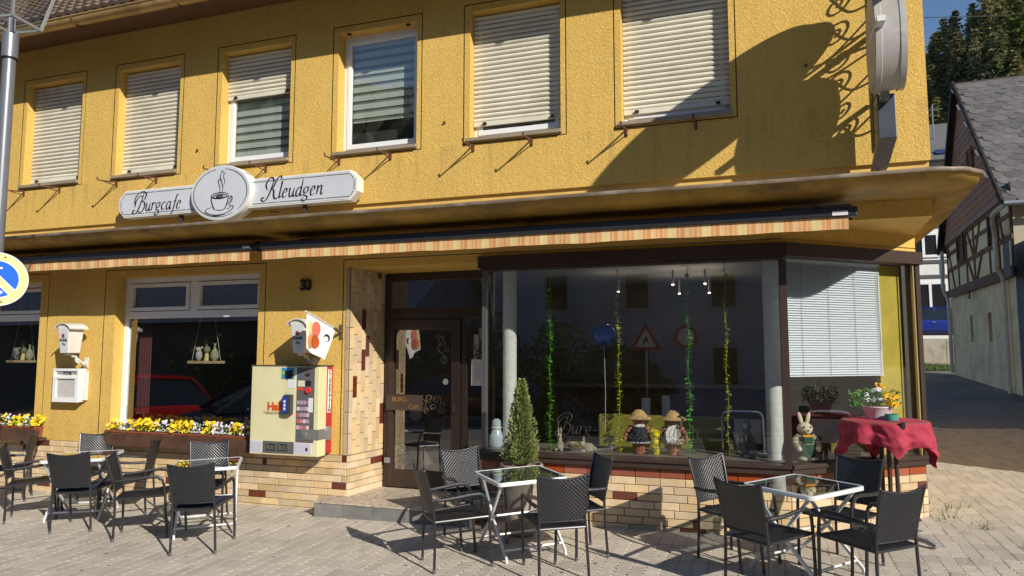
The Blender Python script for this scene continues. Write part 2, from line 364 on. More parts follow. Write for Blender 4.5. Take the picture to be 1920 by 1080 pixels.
# per-stone tint for the joined stones comes from a random-per-island value
def pave_joined():
    m = bpy.data.materials.new('paving_stones_joined'); m.use_nodes = True; t = m.node_tree; p = t.nodes['Principled BSDF']; p.inputs['Roughness'].default_value = .85
    g = t.nodes.new('ShaderNodeNewGeometry'); mp = t.nodes.new('ShaderNodeMapRange'); mp.inputs[3].default_value = .87; mp.inputs[4].default_value = 1.13; t.links.new(g.outputs['Random Per Island'], mp.inputs[0])
    tc = t.nodes.new('ShaderNodeTexCoord'); n = t.nodes.new('ShaderNodeTexNoise'); n.inputs['Scale'].default_value = .8; n.inputs['Detail'].default_value = 6; t.links.new(tc.outputs['Object'], n.inputs['Vector'])
    r = t.nodes.new('ShaderNodeMapRange'); r.inputs[1].default_value = .35; r.inputs[2].default_value = .7; t.links.new(n.outputs[0], r.inputs[0])
    mx = t.nodes.new('ShaderNodeMix'); mx.data_type = 'RGBA'; t.links.new(r.outputs[0], mx.inputs[0]); mx.inputs[6].default_value = (.50, .445, .365, 1); mx.inputs[7].default_value = (.42, .375, .31, 1)
    h = t.nodes.new('ShaderNodeHueSaturation'); t.links.new(mp.outputs[0], h.inputs['Value']); t.links.new(mx.outputs[2], h.inputs['Color'])
    n2 = t.nodes.new('ShaderNodeTexNoise'); n2.inputs['Scale'].default_value = 11; n2.inputs['Detail'].default_value = 5; t.links.new(tc.outputs['Object'], n2.inputs['Vector'])
    r2 = t.nodes.new('ShaderNodeMapRange'); r2.inputs[1].default_value = .56; r2.inputs[2].default_value = .85; r2.inputs[4].default_value = .7; t.links.new(n2.outputs[0], r2.inputs[0])
    mx2 = t.nodes.new('ShaderNodeMix'); mx2.data_type = 'RGBA'; t.links.new(r2.outputs[0], mx2.inputs[0]); t.links.new(h.outputs[0], mx2.inputs[6]); mx2.inputs[7].default_value = (.33, .29, .24, 1); t.links.new(mx2.outputs[2], p.inputs['Base Color'])
    n3 = t.nodes.new('ShaderNodeTexNoise'); n3.inputs['Scale'].default_value = 90; t.links.new(tc.outputs['Object'], n3.inputs['Vector'])
    b = t.nodes.new('ShaderNodeBump'); b.inputs['Strength'].default_value = .25; b.inputs['Distance'].default_value = .01; t.links.new(n3.outputs[0], b.inputs['Height']); t.links.new(b.outputs[0], p.inputs['Normal'])
    return m
PAVEJ = pave_joined()
base_sheet = MB(); gsheet(base_sheet, [-14, -6, 0, 4.7], [-5, -2.5, 0, 4, 8.4], -.009)
pave_root = tag(base_sheet.build('pavement', GROUNDM), kind='structure')
tag(paving.build('paving_stones', PAVEJ, pave_root), kind='stuff')
for d, x, y in stones:
    o = link('paving_stone', pme, pave_root, gmat(x, y, rs.uniform(-.008, .008), rs.uniform(-.003, .0015)) @ Matrix.Rotation(rs.uniform(-.012, .012), 4, 'X'))
# crumbs and blown petals on the stones
cr = MB()
for i in range(260):
    x = rs.uniform(-7, 2.6); y = rs.uniform(-2.6, -.1); s = rs.uniform(.004, .010)
    T = gmat(x, y, rs.uniform(0, 6), .003); cr.add([T @ Vector(p) for p in ((-s, -s * .6, 0), (s, -s * .5, 0), (s * .8, s * .6, .002), (-s * .7, s * .7, .003))], [(0, 1, 2, 3)])
gm = MB()
for i in range(90):
    x = rs.uniform(-7, 3); y = rs.uniform(-2.8, -.15); s_ = rs.uniform(.007, .02); T = gmat(x, y, rs.uniform(0, 6), .0026)
    gm.add([T @ Vector((s_ * math.cos(a_) * rs.uniform(.8, 1.2), s_ * math.sin(a_) * rs.uniform(.7, 1.1), 0)) for a_ in [k * math.pi / 4 for k in range(8)]], [tuple(range(8))])
tag(gm.build('gum_spots', M('gum_dark', (.16, .145, .125), .8), pave_root), kind='stuff')
tag(cr.build('fallen_petals', M('petal_litter', (.62, .55, .45), .8), pave_root), kind='stuff')

# ---------------------------------------------------------------- the cafe building
cafe = empty('cafe_building', 'yellow stuccoed corner building with a cafe below and roller-shuttered windows above', 'building', (-4, 0, 0))
def C(mb, name, mat, parent=None, **k):
    o = mb.build(name, mat, None, **k); p = parent or cafe
    o.parent = p; o.matrix_parent_inverse = p.matrix_world.inverted() if p is cafe else Matrix()
    if p is not cafe: o.matrix_parent_inverse = Matrix()
    return o
cafe.location = (0, 0, 0)
XL, XR = -17.0, 1.45
wins = [(-9.78, -8.60), (-8.09, -6.92), (-6.40, -5.23), (-4.71, -3.535), (-3.03, -1.86), (-1.36, -.16)]
ZG0, ZG1 = 3.995, 5.585
g = .011
def holes_wall(mb, x0, x1, z0, z1, holes, y):
    xs = sorted({x0, x1, *[h[0] for h in holes], *[h[1] for h in holes]}); zs = sorted({z0, z1, *[h[2] for h in holes], *[h[3] for h in holes]})
    for i in range(len(xs) - 1):
        for j in range(len(zs) - 1):
            cx = (xs[i] + xs[i + 1]) / 2; cz = (zs[j] + zs[j + 1]) / 2
            if any(h[0] < cx < h[1] and h[2] < cz < h[3] for h in holes): continue
            mb.quad((xs[i], y, zs[j]), (xs[i + 1], y, zs[j]), (xs[i + 1], y, zs[j + 1]), (xs[i], y, zs[j + 1]))
def ring(mb, o, i, y):
    (a0, a1, b0, b1), (c0, c1, d0, d1) = o, i
    P = [(a0, y, b0), (a1, y, b0), (a1, y, b1), (a0, y, b1)]; Q = [(c0, y, d0), (c1, y, d0), (c1, y, d1), (c0, y, d1)]
    mb.add(P + Q, [(k, (k + 1) % 4, 4 + (k + 1) % 4, 4 + k) for k in range(4)])
def jambs(mb, h, y0, y1):
    x0, x1, z0, z1 = h
    mb.quad((x0, y0, z0), (x0, y0, z1), (x0, y1, z1), (x0, y1, z0)); mb.quad((x1, y0, z0), (x1, y1, z0), (x1, y1, z1), (x1, y0, z1))
    mb.quad((x0, y0, z1), (x1, y0, z1), (x1, y1, z1), (x0, y1, z1)); mb.quad((x0, y0, z0), (x0, y1, z0), (x1, y1, z0), (x1, y0, z0))
uw = MB(); gr = MB(); tr = MB()
hu = [(a, b, ZG0, ZG1) for a, b in wins]
holes_wall(uw, XL, XR, 3.43, 6.02, hu, 0)
uw.quad((XR, 0, 3.43), (XR + .1, 9, 3.43), (XR + .1, 9, 6.9), (XR, 0, 6.02)); uw.quad((XL, 0, 3.43), (XL, 0, 6.02), (XL, 9, 6.02), (XL, 9, 3.43))
uw.quad((XL, 0, 3.43), (XL, .04, 3.43), (XR, .04, 3.43), (XR, 0, 3.43))
for a, b in wins:
    O = (a, b, ZG0, ZG1); I = (a + g, b - g, ZG0 + g, ZG1 - g); ring(gr, O, I, .012)
    W = (a + .075, b - .065, ZG0 + .045, ZG1 - .085); ring(tr, I, W, .001); jambs(tr, W, .001, .19)
C(uw, 'upper_wall', YEL); 
upper_trim = C(tr, 'window_surround', YEL)
# recessed band under the upper wall and the step of wall below the canopy
bd = MB(); bd.quad((XL, .035, 3.1), (XR - .01, .035, 3.1), (XR - .01, .035, 3.431), (XL, .035, 3.431)); C(bd, 'wall_band', YELS)
bd = MB(); bd.box(.80, XR, 0, .05, 2.93, 3.09); C(bd, 'wall_panel', YEL)

# lower wall with windows A and B, grooves round each
lw = MB()
gA = (-13.0, -9.07, .66, 2.81); gB = (-8.08, -5.56, .66, 2.81); gE = (-4.505, .2, .6, 2.80)
holes_wall(lw, XL, .2, .6, 3.08, [gA, gB, (-4.505, .2, .6, 2.80)], 0)
for G_, wide in ((gA, (-13.0, -9.22, .70, 2.71)), (gB, (-7.89, -5.66, .70, 2.71))):
    I = (G_[0] + g, G_[1] - g, G_[2], G_[3] - g); ring(gr, G_, I, .012)
    ring(lw, I, wide, .001); jambs(lw, wide, .001, .22)
# strip between groove and entrance, lintel over entrance and shop window
ring(gr, (-4.505, .2, .6, 2.80), (-4.494, .2, .6, 2.789), .012)
lw.quad((-4.494, .001, .6), (-4.44, .001, .6), (-4.44, .001, 2.789), (-4.494, .001, 2.789))
lw.quad((-4.44, .001, 2.70), (.2, .001, 2.70), (.2, .001, 2.789), (-4.44, .001, 2.789))
lw.quad((-4.42, .001, 2.70), (-4.42, .76, 2.70), (-2.8, .76, 2.70), (-2.8, .001, 2.70))
C(lw, 'lower_wall', YEL); C(gr, 'groove', GROOVE)
CH0 = Vector((.2, 0, 0)); CH1 = Vector((1.5, 1.15, 0)); CHD = (CH1 - CH0).normalized(); CHN = Vector((CHD.y, -CHD.x, 0)); CHL = (CH1 - CH0).length
def chm(s, d, z): p = CH0 + CHD * s + CHN * d; return (p.x, p.y, z)
cb = MB(); cb.quad(chm(0, 0, 2.80), chm(CHL, 0, 2.80), chm(CHL, 0, 2.93), chm(0, 0, 2.93)); cb.quad(chm(0, .001, 2.70), chm(CHL, .001, 2.70), chm(CHL, .001, 2.788), chm(0, .001, 2.788)); cb.quad(chm(0, -.012, 2.786), chm(CHL, -.012, 2.786), chm(CHL, -.012, 2.802), chm(0, -.012, 2.802))
C(cb, 'corner_wall', YEL)
sf = MB(); sf.quad((.2, -.0, 2.931), (1.45, 0, 2.931), (1.5, 1.16, 2.931)); sf.quad((1.45, 0, 2.93), (1.45, 0, 3.08), (1.52, 3, 3.08), (1.52, 3, 2.93)); C(sf, 'corner_soffit', YELS)
sw = MB(); sw.quad((1.5, 1.15, 0), (1.55, 9, 0), (1.55, 9, 3.43), (1.5, 1.15, 2.93)); C(sw, 'side_wall', YEL)

# roof with eaves, gutter and pantiles
ev = MB(); ev.box(XL, XR + .25, -.52, 0.0, 6.015, 6.035); C(ev, 'eave_soffit', M('soffit_brown', (.13, .065, .03), .7, vary=.15))
ev = MB(); ev.box(XL, XR + .25, -.545, -.52, 5.97, 6.10); C(ev, 'eave_board', M('eave_dark', (.04, .02, .012), .7))
gt = MB(); n = 12
for xa, xb in ((XL, XR + .3),):
    prof = [(-.62 + .085 * math.cos(a), 5.945 - .085 * math.sin(a) + .0) for a in [math.pi * k / n for k in range(n + 1)]]
    prof = [(y, z + .0) for y, z in prof]
    pr2 = [(-.62 + (y + .62) * .95, z + .006 if 0 < k < n else z) for k, (y, z) in enumerate(prof)]
    vs = [(xa, y, z) for y, z in prof] + [(xb, y, z) for y, z in prof] + [(xa, y, z) for y, z in pr2] + [(xb, y, z) for y, z in pr2]; q = n + 1
    gt.add(vs, [(k, k + 1, q + k + 1, q + k) for k in range(n)] + [(2 * q + k, 3 * q + k, 3 * q + k + 1, 2 * q + k + 1) for k in range(n)])
gt.tube([(XL, -.708, 5.95), (XR + .3, -.708, 5.95)], .012, 8)
GUT = M('gutter_brass', (.44, .29, .11), .45, .25, vary=.25, vs=4, stain=((.18, .11, .05), 5, .5, .8))
gut = C(gt, 'gutter', GUT, smooth=True)
for x in [-11.3 + 1.62 * k for k in range(8)]:
    b = MB(); b.flat([(x, -.71, 5.95), (x, -.70, 5.90), (x, -.66, 5.862), (x, -.62, 5.855), (x, -.56, 5.875), (x, -.538, 5.93)], .03, .006, (1, 0, 0)); C(b, 'gutter_bracket', RUST, gut)
SL = math.tan(R(40))
rb = MB(); rb.quad((XL, -.60, 5.99), (XR + .3, -.60, 5.99), (XR + .3, 4.5, 5.99 + 5.1 * SL), (XL, 4.5, 5.99 + 5.1 * SL)); rb.quad((XL, 9.6, 5.99), (XL, 4.5, 5.99 + 5.1 * SL), (XR + .3, 4.5, 5.99 + 5.1 * SL), (XR + .3, 9.6, 5.99)); rb.quad((XR + .3, -.6, 5.99), (XR + .3, 9.6, 5.99), (XR + .3, 4.5, 5.99 + 5.1 * SL))
ROOFT = M('roof_tile_brown', (.19, .135, .10), .8, rnd=.2, vary=.2, vs=6, bump=.2, bs=40)
roof = C(rb, 'roof', M('roof_underlay', (.10, .07, .05), .9))
tm = MB(); tw = .30; th = .40
nseg = 10; prof = []
for k in range(nseg + 1):
    x = k / nseg * tw; prof.append((x, .028 * (1 + math.cos(2 * math.pi * x / .15)) / 2))
vs = [(x, 0, z) for x, z in prof] + [(x, th, z - .012) for x, z in prof] + [(x, 0, z - .055) for x, z in prof]; q = nseg + 1
tm.add(vs, [(k, k + 1, q + k + 1, q + k) for k in range(nseg)] + [(2 * q + k, 2 * q + k + 1, k + 1, k) for k in range(nseg)])
tme = tm.mesh('roof_tile', ROOFT, True)
rot = Matrix.Rotation(R(40), 4, 'X')
for r_ in range(9):
    for c_ in range(24):
        s = -.02 + r_ * .335; x = -13.9 + c_ * .30
        o = link('roof_tile', tme, roof, Matrix.Translation((x, -.66 + s * math.cos(R(40)), 6.055 + s * math.sin(R(40)))) @ rot @ Matrix.Rotation(-.085, 4, 'X') @ Matrix.Rotation(rs.uniform(-.006, .006), 4, 'Z'))

# upper windows: frame > pane, slats, sill, catches, hooks below
def window_upper(a, b, shut, blind):
    x0, x1, z0, z1 = a + .075, b - .065, ZG0 + .045, ZG1 - .085
    yf = .145; f = MB(); fw_ = .065
    def fr(mb, x0, x1, z0, z1, w, ya, yb):
        mb.box(x0, x1, ya, yb, z0, z0 + w * 1.15); mb.box(x0, x1, ya, yb, z1 - w, z1); mb.box(x0, x0 + w, ya, yb, z0 + w * 1.15, z1 - w); mb.box(x1 - w, x1, ya, yb, z0 + w * 1.15, z1 - w)
    fr(f, x0, x1, z0 + .02, z1, fw_, yf, yf + .05); fr(f, x0 + .05, x1 - .05, z0 + .085, z1 - .05, .05, yf - .012, yf + .03)
    win = C(f, 'window', WHITE, bevel=.004)
    p = MB(); p.quad((x0 + .09, yf + .012, z0 + .13), (x1 - .09, yf + .012, z0 + .13), (x1 - .09, yf + .012, z1 - .09), (x0 + .09, yf + .012, z1 - .09)); C(p, 'pane', GLASS_W, win)
    s = MB(); s.box(a + .045, b - .05, -.045, .15, z0 - .022, z0 + .018); C(s, 'sill', STONE, win, bevel=.006)
    sh = .0535; zb = z1 - shut * (z1 - z0 - .10) if shut else z1
    if shut:
        n_ = int((z1 - zb) / sh)
        sm = MB(); L = x1 - x0 - .006; K = 5
        pr = [(-.021 * math.sin(math.pi * (k + .4) / (K + .4)) , -sh * .5 + k / K * sh * .90) for k in range(K + 1)]
        sm.add([(0, y, z) for y, z in pr] + [(L, y, z) for y, z in pr] + [(0, .004, pr[0][1]), (L, .004, pr[0][1])], [(k, K + 1 + k, K + 2 + k, k + 1) for k in range(K)] + [(2 * K + 2, 2 * K + 3, K + 1, 0)])
        sme = sm.mesh('shutter_slat', SHUT, True)
        for k in range(n_):
            o = link('shutter_slat', sme, win, Matrix.Translation((x0 + .003, .132, z1 - (k + .5) * sh)))
        zz = z1 - n_ * sh
        bk = MB(); bk.quad((x0, .139, zz), (x1, .139, zz), (x1, .139, z1), (x0, .139, z1)); C(bk, 'shutter_backing', SHUTD, win)
        eb = MB(); eb.box(x0 + .003, x1 - .003, .108, .136, zz - .05, zz); C(eb, 'shutter_end_bar', SHUT, win, bevel=.005)
        for x in (x0 + .12, x1 - .14):
            st = MB(); st.box(x, x + .04, .085, .112, zz - .035, zz - .012); C(st, 'shutter_stop', BLACK, win)
    else:
        for x in (x0 + .10, x1 - .16):
            st = MB(); st.box(x, x + .045, .02, .05, z1 - .018, z1 + .0); C(st, 'shutter_stop', BLACK, win)
    if blind:
        bm_ = MB(); zt = z1 - .08; zbm = z0 + blind
        k = 0; z = zt
        while z > zbm:
            h = .065; bm_.quad((x0 + .09, .20, max(z - h, zbm)), (x1 - .09, .20, max(z - h, zbm)), (x1 - .09, .20, z), (x0 + .09, .20, z)); z -= .105
        C(bm_, 'zebra_blind_band', M('blind_fabric', (.55, .60, .55), .9), win)
        b2 = MB(); b2.quad((x0 + .09, .212, zbm), (x1 - .09, .212, zbm), (x1 - .09, .212, zt), (x0 + .09, .212, zt)); C(b2, 'zebra_blind_sheer', M('blind_sheer', (.20, .23, .19), .9), win)
    for t_ in (.02, .62):
        hk = MB(); x = a + .10 + t_ * (b - a) * .95
        hk.tube([(x, .0, ZG0 - .01), (x, -.06, ZG0 - .025), (x, -.22, ZG0 - .05), (x, -.30, ZG0 - .055), (x, -.305, ZG0 - .02)], .010, 6); hk.tube([(x + .0, -.005, ZG0 - .07), (x, -.2, ZG0 - .055)], .007, 6)
        hk.box(x - .012, x + .012, -.012, .0, ZG0 - .085, ZG0 + .0)
        C(hk, 'flower_box_hook', RUST, win)
for (a, b), sh_, bl in zip(wins, (.985, .985, .40, 0, .93, .955), (0, 0, .13, .42, 0, 0)): window_upper(a, b, sh_, bl)
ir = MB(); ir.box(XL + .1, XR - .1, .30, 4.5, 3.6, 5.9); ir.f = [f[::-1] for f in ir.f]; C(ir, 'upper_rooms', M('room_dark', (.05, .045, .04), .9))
for x, z in ((-6.66, 4.28), (-3.25, 4.27), (.46, 4.42)):
    pl = MB(); pl.tube([(x, -.02, z), (x, .01, z)], .014, 8); C(pl, 'wall_plug', RUST)

# lower windows
def window_lower(x0, x1, z0, z1, mull, name):
    f = MB(); y0, y1 = .15, .205
    zt = 2.225
    f.box(x0, x1, y0, y1, z1 - .07, z1); f.box(x0, x0 + .07, y0, y1, z0, z1 - .07); f.box(x1 - .07, x1, y0, y1, z0, z1 - .07); f.box(x0 + .07, x1 - .07, y0, y1, z0, z0 + .07); f.box(x0 + .07, x1 - .07, y0, y1, zt - .045, zt + .045)
    f.box(mull - .05, mull + .05, y0, y1, zt + .045, z1 - .07)
    for a, b in ((x0 + .07, mull - .05), (mull + .05, x1 - .07)):
        f.box(a + .012, b - .012, y0 - .014, y1 - .01, zt + .055, zt + .10); f.box(a + .012, b - .012, y0 - .014, y1 - .01, z1 - .125, z1 - .08); f.box(a + .012, a + .06, y0 - .014, y1 - .01, zt + .10, z1 - .125); f.box(b - .06, b - .012, y0 - .014, y1 - .01, zt + .10, z1 - .125)
    win = C(f, 'window', WHITE, bevel=.005)
    for a, b, c, d in ((x0 + .07, x1 - .07, z0 + .07, zt - .045), (x0 + .13, mull - .11, zt + .1, z1 - .125), (mull + .11, x1 - .13, zt + .1, z1 - .125)):
        p = MB(); p.quad((a, .18, c), (b, .18, c), (b, .18, d), (a, .18, d)); C(p, 'pane', GLASS_W, win)
    fb = MB(); fb.quad((x0 + .07, .186, z0 + .07), (x1 - .07, .186, z0 + .07), (x1 - .07, .186, 1.06), (x0 + .07, .186, 1.06)); C(fb, 'frosted_film', glass('frosted_film', .02, .5, (.62, .64, .63), .3), win)
    return win
wB = window_lower(-7.89, -5.66, .70, 2.71, -6.775, 'B'); wA = window_lower(-11.45, -9.22, .70, 2.71, -10.33, 'A')
# net curtain edge inside window B
cu = MB(); P = [( -7.78 + .22 * k / 24, .30 + .02 * math.sin(k * 1.3)) for k in range(25)]
for k in range(24): cu.quad((P[k][0], P[k][1], .95), (P[k + 1][0], P[k + 1][1], .95), (P[k + 1][0], P[k + 1][1], 2.65), (P[k][0], P[k][1], 2.65))
C(cu, 'curtain', M('curtain_red', (.10, .03, .03), .9), wB)
# interior shells
def shell(name, x0, x1, y0, y1, z0, z1, mats):
    s = MB(); s.mi = 0; s.quad((x0, y1, z0), (x1, y1, z0), (x1, y1, z1), (x0, y1, z1)); s.quad((x0, y0, z0), (x0, y1, z0), (x0, y1, z1), (x0, y0, z1)); s.quad((x1, y0, z0), (x1, y0, z1), (x1, y1, z1), (x1, y1, z0))
    s.mi = 1; s.quad((x0, y0, z0), (x1, y0, z0), (x1, y1, z0), (x0, y1, z0)); s.mi = 2; s.quad((x0, y0, z1), (x0, y1, z1), (x1, y1, z1), (x1, y0, z1))
    return C(s, name, mats)
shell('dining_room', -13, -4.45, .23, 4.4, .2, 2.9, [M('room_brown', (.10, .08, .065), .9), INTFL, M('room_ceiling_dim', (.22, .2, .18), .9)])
srm = MB(); sx0, sx1, sy0, sy1 = -4.40, 1.46, .70, 5.6
srm.quad((sx0, sy1, .2), (sx1, sy1, .2), (sx1, sy1, 2.9), (sx0, sy1, 2.9)); srm.quad((sx0, sy0, .2), (sx0, sy1, .2), (sx0, sy1, 2.9), (sx0, sy0, 2.9)); srm.quad((sx1, 1.22, .2), (sx1, 1.22, 2.9), (sx1, sy1, 2.9), (sx1, sy1, .2))
for mi_, z_ in ((1, .2), (2, 2.9)): srm.mi = mi_; srm.quad((sx0, sy0, z_), (.85, sy0, z_), (sx1, 1.22, z_), (sx1, sy1, z_), (sx0, sy1, z_))
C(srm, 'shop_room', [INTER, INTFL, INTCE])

# tiled plinth, left of the door
def tile_mesh(L, H, mat, name):
    t = MB(); e = .004; d = .009
    t.add([(0, 0, 0), (L, 0, 0), (L, 0, H), (0, 0, H), (e, -d, e), (L - e, -d, e), (L - e, -d, H - e), (e, -d, H - e)], [(4, 5, 6, 7), (0, 1, 5, 4), (1, 2, 6, 5), (2, 3, 7, 6), (3, 0, 4, 7)])
    return t.mesh(name, mat)
TL, TH, TJ = .232, .0695, .005
TM = {}
def tile(parent, L, mat, T, H=TH, joined=None):
    L = round(L, 3)
    if L < .02: return
    if joined is not None:
        e = .004; d = .009
        joined.mi = 0 if mat is CREAM else 1
        joined.add([T @ Vector(p) for p in ((0, 0, 0), (L, 0, 0), (L, 0, H), (0, 0, H), (e, -d, e), (L - e, -d, e), (L - e, -d, H - e), (e, -d, H - e))], [(4, 5, 6, 7), (0, 1, 5, 4), (1, 2, 6, 5), (2, 3, 7, 6), (3, 0, 4, 7)]); return
    k = (L, mat.name, H)
    if k not in TM: TM[k] = tile_mesh(L, H, mat, 'wall_tile')
    link('wall_tile', TM[k], parent, T)
pb = MB(); pb.box(XL, -4.408, .0, .10, -.5, .598); pb.quad((-4.40, .0, .598), (-4.44, 0, .598), (-4.44, 0, 2.70), (-4.40, 0, 2.70))
plinth = C(pb, 'plinth', MORTAR)
NT = 0; far = MB(); rt_ = random.Random(11)
for r_ in range(10):
    z = .598 - (r_ + 1) * (TH + TJ)
    x = -4.412; first = True; off = (0, .12, .06, .17, .03)[r_ % 5]
    L = TL - off if off else TL
    while x > -9.9:
        mat = CREAM; Lq = L
        rr = rt_.random()
        if not first and rr < .045: mat = BRTILE; Lq = rt_.choice((.05, .16, .232))
        if r_ == 0 and first: mat = BRTILE; Lq = .055
        if r_ == 4 and first: mat = BRTILE; Lq = .18
        if z + TH > gz(x, 0) - .04:
            T = Matrix.Translation((x - Lq, 0, z))
            if x > -6.9 and z + TH > gz(x, 0) + .01: tile(plinth, Lq, mat, T); NT += 1
            else: tile(plinth, Lq, mat, T, joined=far)
        x -= Lq + TJ; L = TL; first = False
if far.v: tag(C(far, 'wall_tiles', [CREAM, BRTILE], plinth), kind='stuff')
# door return, vertical tiles above four flat courses
RA = Vector((-4.408, 0, 0)); RB = Vector((-4.345, .68, 0)); RD = (RB - RA).normalized(); RL_ = (RB - RA).length
ang = math.atan2(RD.y, RD.x)
rv = MB(); rv.quad((RA.x, RA.y, .1), (RB.x, RB.y, .1), (RB.x, RB.y, 2.71), (RA.x, RA.y, 2.71)); ret = C(rv, 'door_return', MORTAR)
def RT(s, z): p = RA + RD * s; return Matrix.Translation((p.x, p.y, z)) @ Matrix.Rotation(ang, 4, 'Z')
for r_ in range(6):
    z = .148 + r_ * (TH + TJ); s = .002 ; L = (TL, .12, .06, .17, .2, .09)[r_]
    while s < RL_ - .02:
        Lq = min(L, RL_ - s); mat = BRTILE if (r_, round(s, 1)) in ((1, .2), (5, .4)) or rt_.random() < .04 else CREAM
        tile(ret, Lq, mat, RT(s, z)); s += Lq + TJ; L = TL
ncol = 9; cw = RL_ / ncol - .004
VT = Matrix.Rotation(R(90), 4, 'Y')
for c_ in range(ncol):
    s = c_ * (cw + .004) + .002; z = .60 - (c_ * .077) % .22; first = True
    while z < 2.70:
        Lq = TL; z0 = max(z, .598); z1 = min(z + Lq, 2.70)
        if z1 - z0 > .02:
            mat = BRTILE if rt_.random() < .075 else CREAM
            kk = (round(z1 - z0, 3), mat.name, 'v')
            if kk not in TM:
                t = MB(); e = .003; d = .008; H_ = z1 - z0
                t.add([(0, 0, 0), (cw, 0, 0), (cw, 0, H_), (0, 0, H_), (e, -d, e), (cw - e, -d, e), (cw - e, -d, H_ - e), (e, -d, H_ - e)], [(4, 5, 6, 7), (0, 1, 5, 4), (1, 2, 6, 5), (2, 3, 7, 6), (3, 0, 4, 7)]); TM[kk] = t.mesh('wall_tile', mat)
            link('wall_tile', TM[kk], ret, RT(s, z0))
        z += Lq + TJ
# pale corner tiles beside the door, upright
z = .60; k = 0
while z < 2.68:
    t_ = MB(); h_ = min(.232, 2.69 - z); t_.box(0, .044, -.008, 0, 0, h_); o = C(t_, 'wall_tile', M('pale_corner_tile', (.42, .33, .23), .4, rnd=.1), ret); o.location = (-4.454, 0, z); z += .237
# entrance step
es = MB(); es.box(-4.60, -2.80, -.315, .70, -.3, .135); step = C(es, 'entrance_step', M('step_grey', (.20, .19, .18), .8, vary=.15))
TERR = M('terrazzo', (.50, .43, .34), .5, vary=.15, vs=3, stain=((.20, .16, .12), 30, .5, .62))
et = MB(); et.box(-4.615, -2.80, -.33, .70, .135, .150); C(et, 'step_slab', TERR, step, bevel=.004)
for k in range(5):
    r_ = MB(); r_.box(-4.598 + k * .36, -4.598 + k * .36 + .354, -.322, -.315, -.1, .132); C(r_, 'step_tile', M('riser_slate', (.21, .205, .19), .7, rnd=.15, vary=.15, vs=12), step)

# plinth under the shop window
p2 = MB(); p2.box(-2.80, .2, .0, .2, -.3, .632); p2.quad((-2.80, .0, -.1), (-2.80, .62, -.1), (-2.80, .62, .63), (-2.80, 0, .63))
p2.add([chm(0, 0, -.2), chm(CHL, 0, -.2), chm(CHL, 0, .632), chm(0, 0, .632), chm(0, -.2, .632), chm(CHL, -.2, .632)], [(0, 1, 2, 3), (3, 2, 5, 4)])
pl2 = C(p2, 'shop_plinth', MORTAR)
def course(T, length, z, H, mat, seed, parent, acc=.05):
    rr = random.Random(seed); s = .002; L = rr.choice((TL, .11, .17, .06))
    while s < length - .012:
        Lq = min(L, length - .003 - s); m_ = mat
        if mat is CREAM and rr.random() < acc and 0 < s: m_ = BRTILE; Lq = min(rr.choice((.05, .12, TL)), length - .003 - s)
        tile(parent, Lq, m_, T(s, z), H); s += Lq + TJ; L = TL
TF = lambda s, z: Matrix.Translation((-2.80 + s, 0, z))
cang = math.atan2(CHD.y, CHD.x)
TC = lambda s, z: Matrix.Translation(chm(s, 0, z)) @ Matrix.Rotation(cang, 4, 'Z')
for T, Lg, sd, gzf in ((TF, 3.0, 5, lambda s: gz(-2.8 + s, 0)), (TC, CHL, 9, lambda s: gz(.2 + s * CHD.x, s * CHD.y))):
    course(T, Lg, .543, .086, REDTILE, sd, pl2)
    for r_ in range(7):
        z = .543 - (r_ + 1) * (TH + TJ)
        if z + TH > gzf(0) - .01: course(T, Lg, z, TH, CREAM, sd * 31 + r_, pl2)
# sill and fascia of the shop front
sl_ = MB(); sl_.box(-2.86, .2, -.055, .10, .634, .690); sl_.box(-2.86, .215, -.075, .10, .690, .726)
for d0, d1, z0, z1 in ((.055, -.1, .634, .690), (.075, -.1, .690, .726)):
    vs = [chm(-.02, d0, z0), chm(CHL + .02, d0, z0), chm(CHL + .02, d1, z0), chm(-.02, d1, z0)]; vs += [(x, y, z1) for x, y, z in vs]
    sl_.add(vs, [(0, 3, 2, 1), (4, 5, 6, 7), (0, 1, 5, 4), (1, 2, 6, 5), (2, 3, 7, 6), (3, 0, 4, 7)])
shop = C(sl_, 'shop_front', DARKBR, bevel=.004)
fa = MB(); fa.box(-2.83, .215, -.06, .09, 2.625, 2.752); fa.box(-2.80, .2, -.045, .09, 2.60, 2.625)
vs = [chm(-.02, .06, 2.625), chm(CHL + .03, .06, 2.625), chm(CHL + .03, -.09, 2.625), chm(-.02, -.09, 2.625)]; vs += [(x, y, 2.752) for x, y, z in vs]
fa.add(vs, [(0, 3, 2, 1), (4, 5, 6, 7), (0, 1, 5, 4), (1, 2, 6, 5), (2, 3, 7, 6), (3, 0, 4, 7)])
C(fa, 'fascia', DARKBR, shop, bevel=.004)
po = MB(); po.box(-2.80, -2.755, .0, .07, .726, 2.60); C(po, 'frame_post', M('post_steel', (.20, .20, .21), .35, .7), shop)
po = MB(); po.box(.16, .225, -.02, .06, .726, 2.60); C(po, 'frame_post', DARKBR, shop)
po = MB(); vs = [chm(CHL - .05, .03, .726), chm(CHL + .01, .03, .726), chm(CHL + .01, -.05, .726), chm(CHL - .05, -.05, .726)]; vs += [(x, y, 2.625) for x, y, z in vs]; po.add(vs, [(0, 3, 2, 1), (4, 5, 6, 7), (0, 1, 5, 4), (1, 2, 6, 5), (2, 3, 7, 6), (3, 0, 4, 7)]); C(po, 'frame_post', DARKBR, shop)
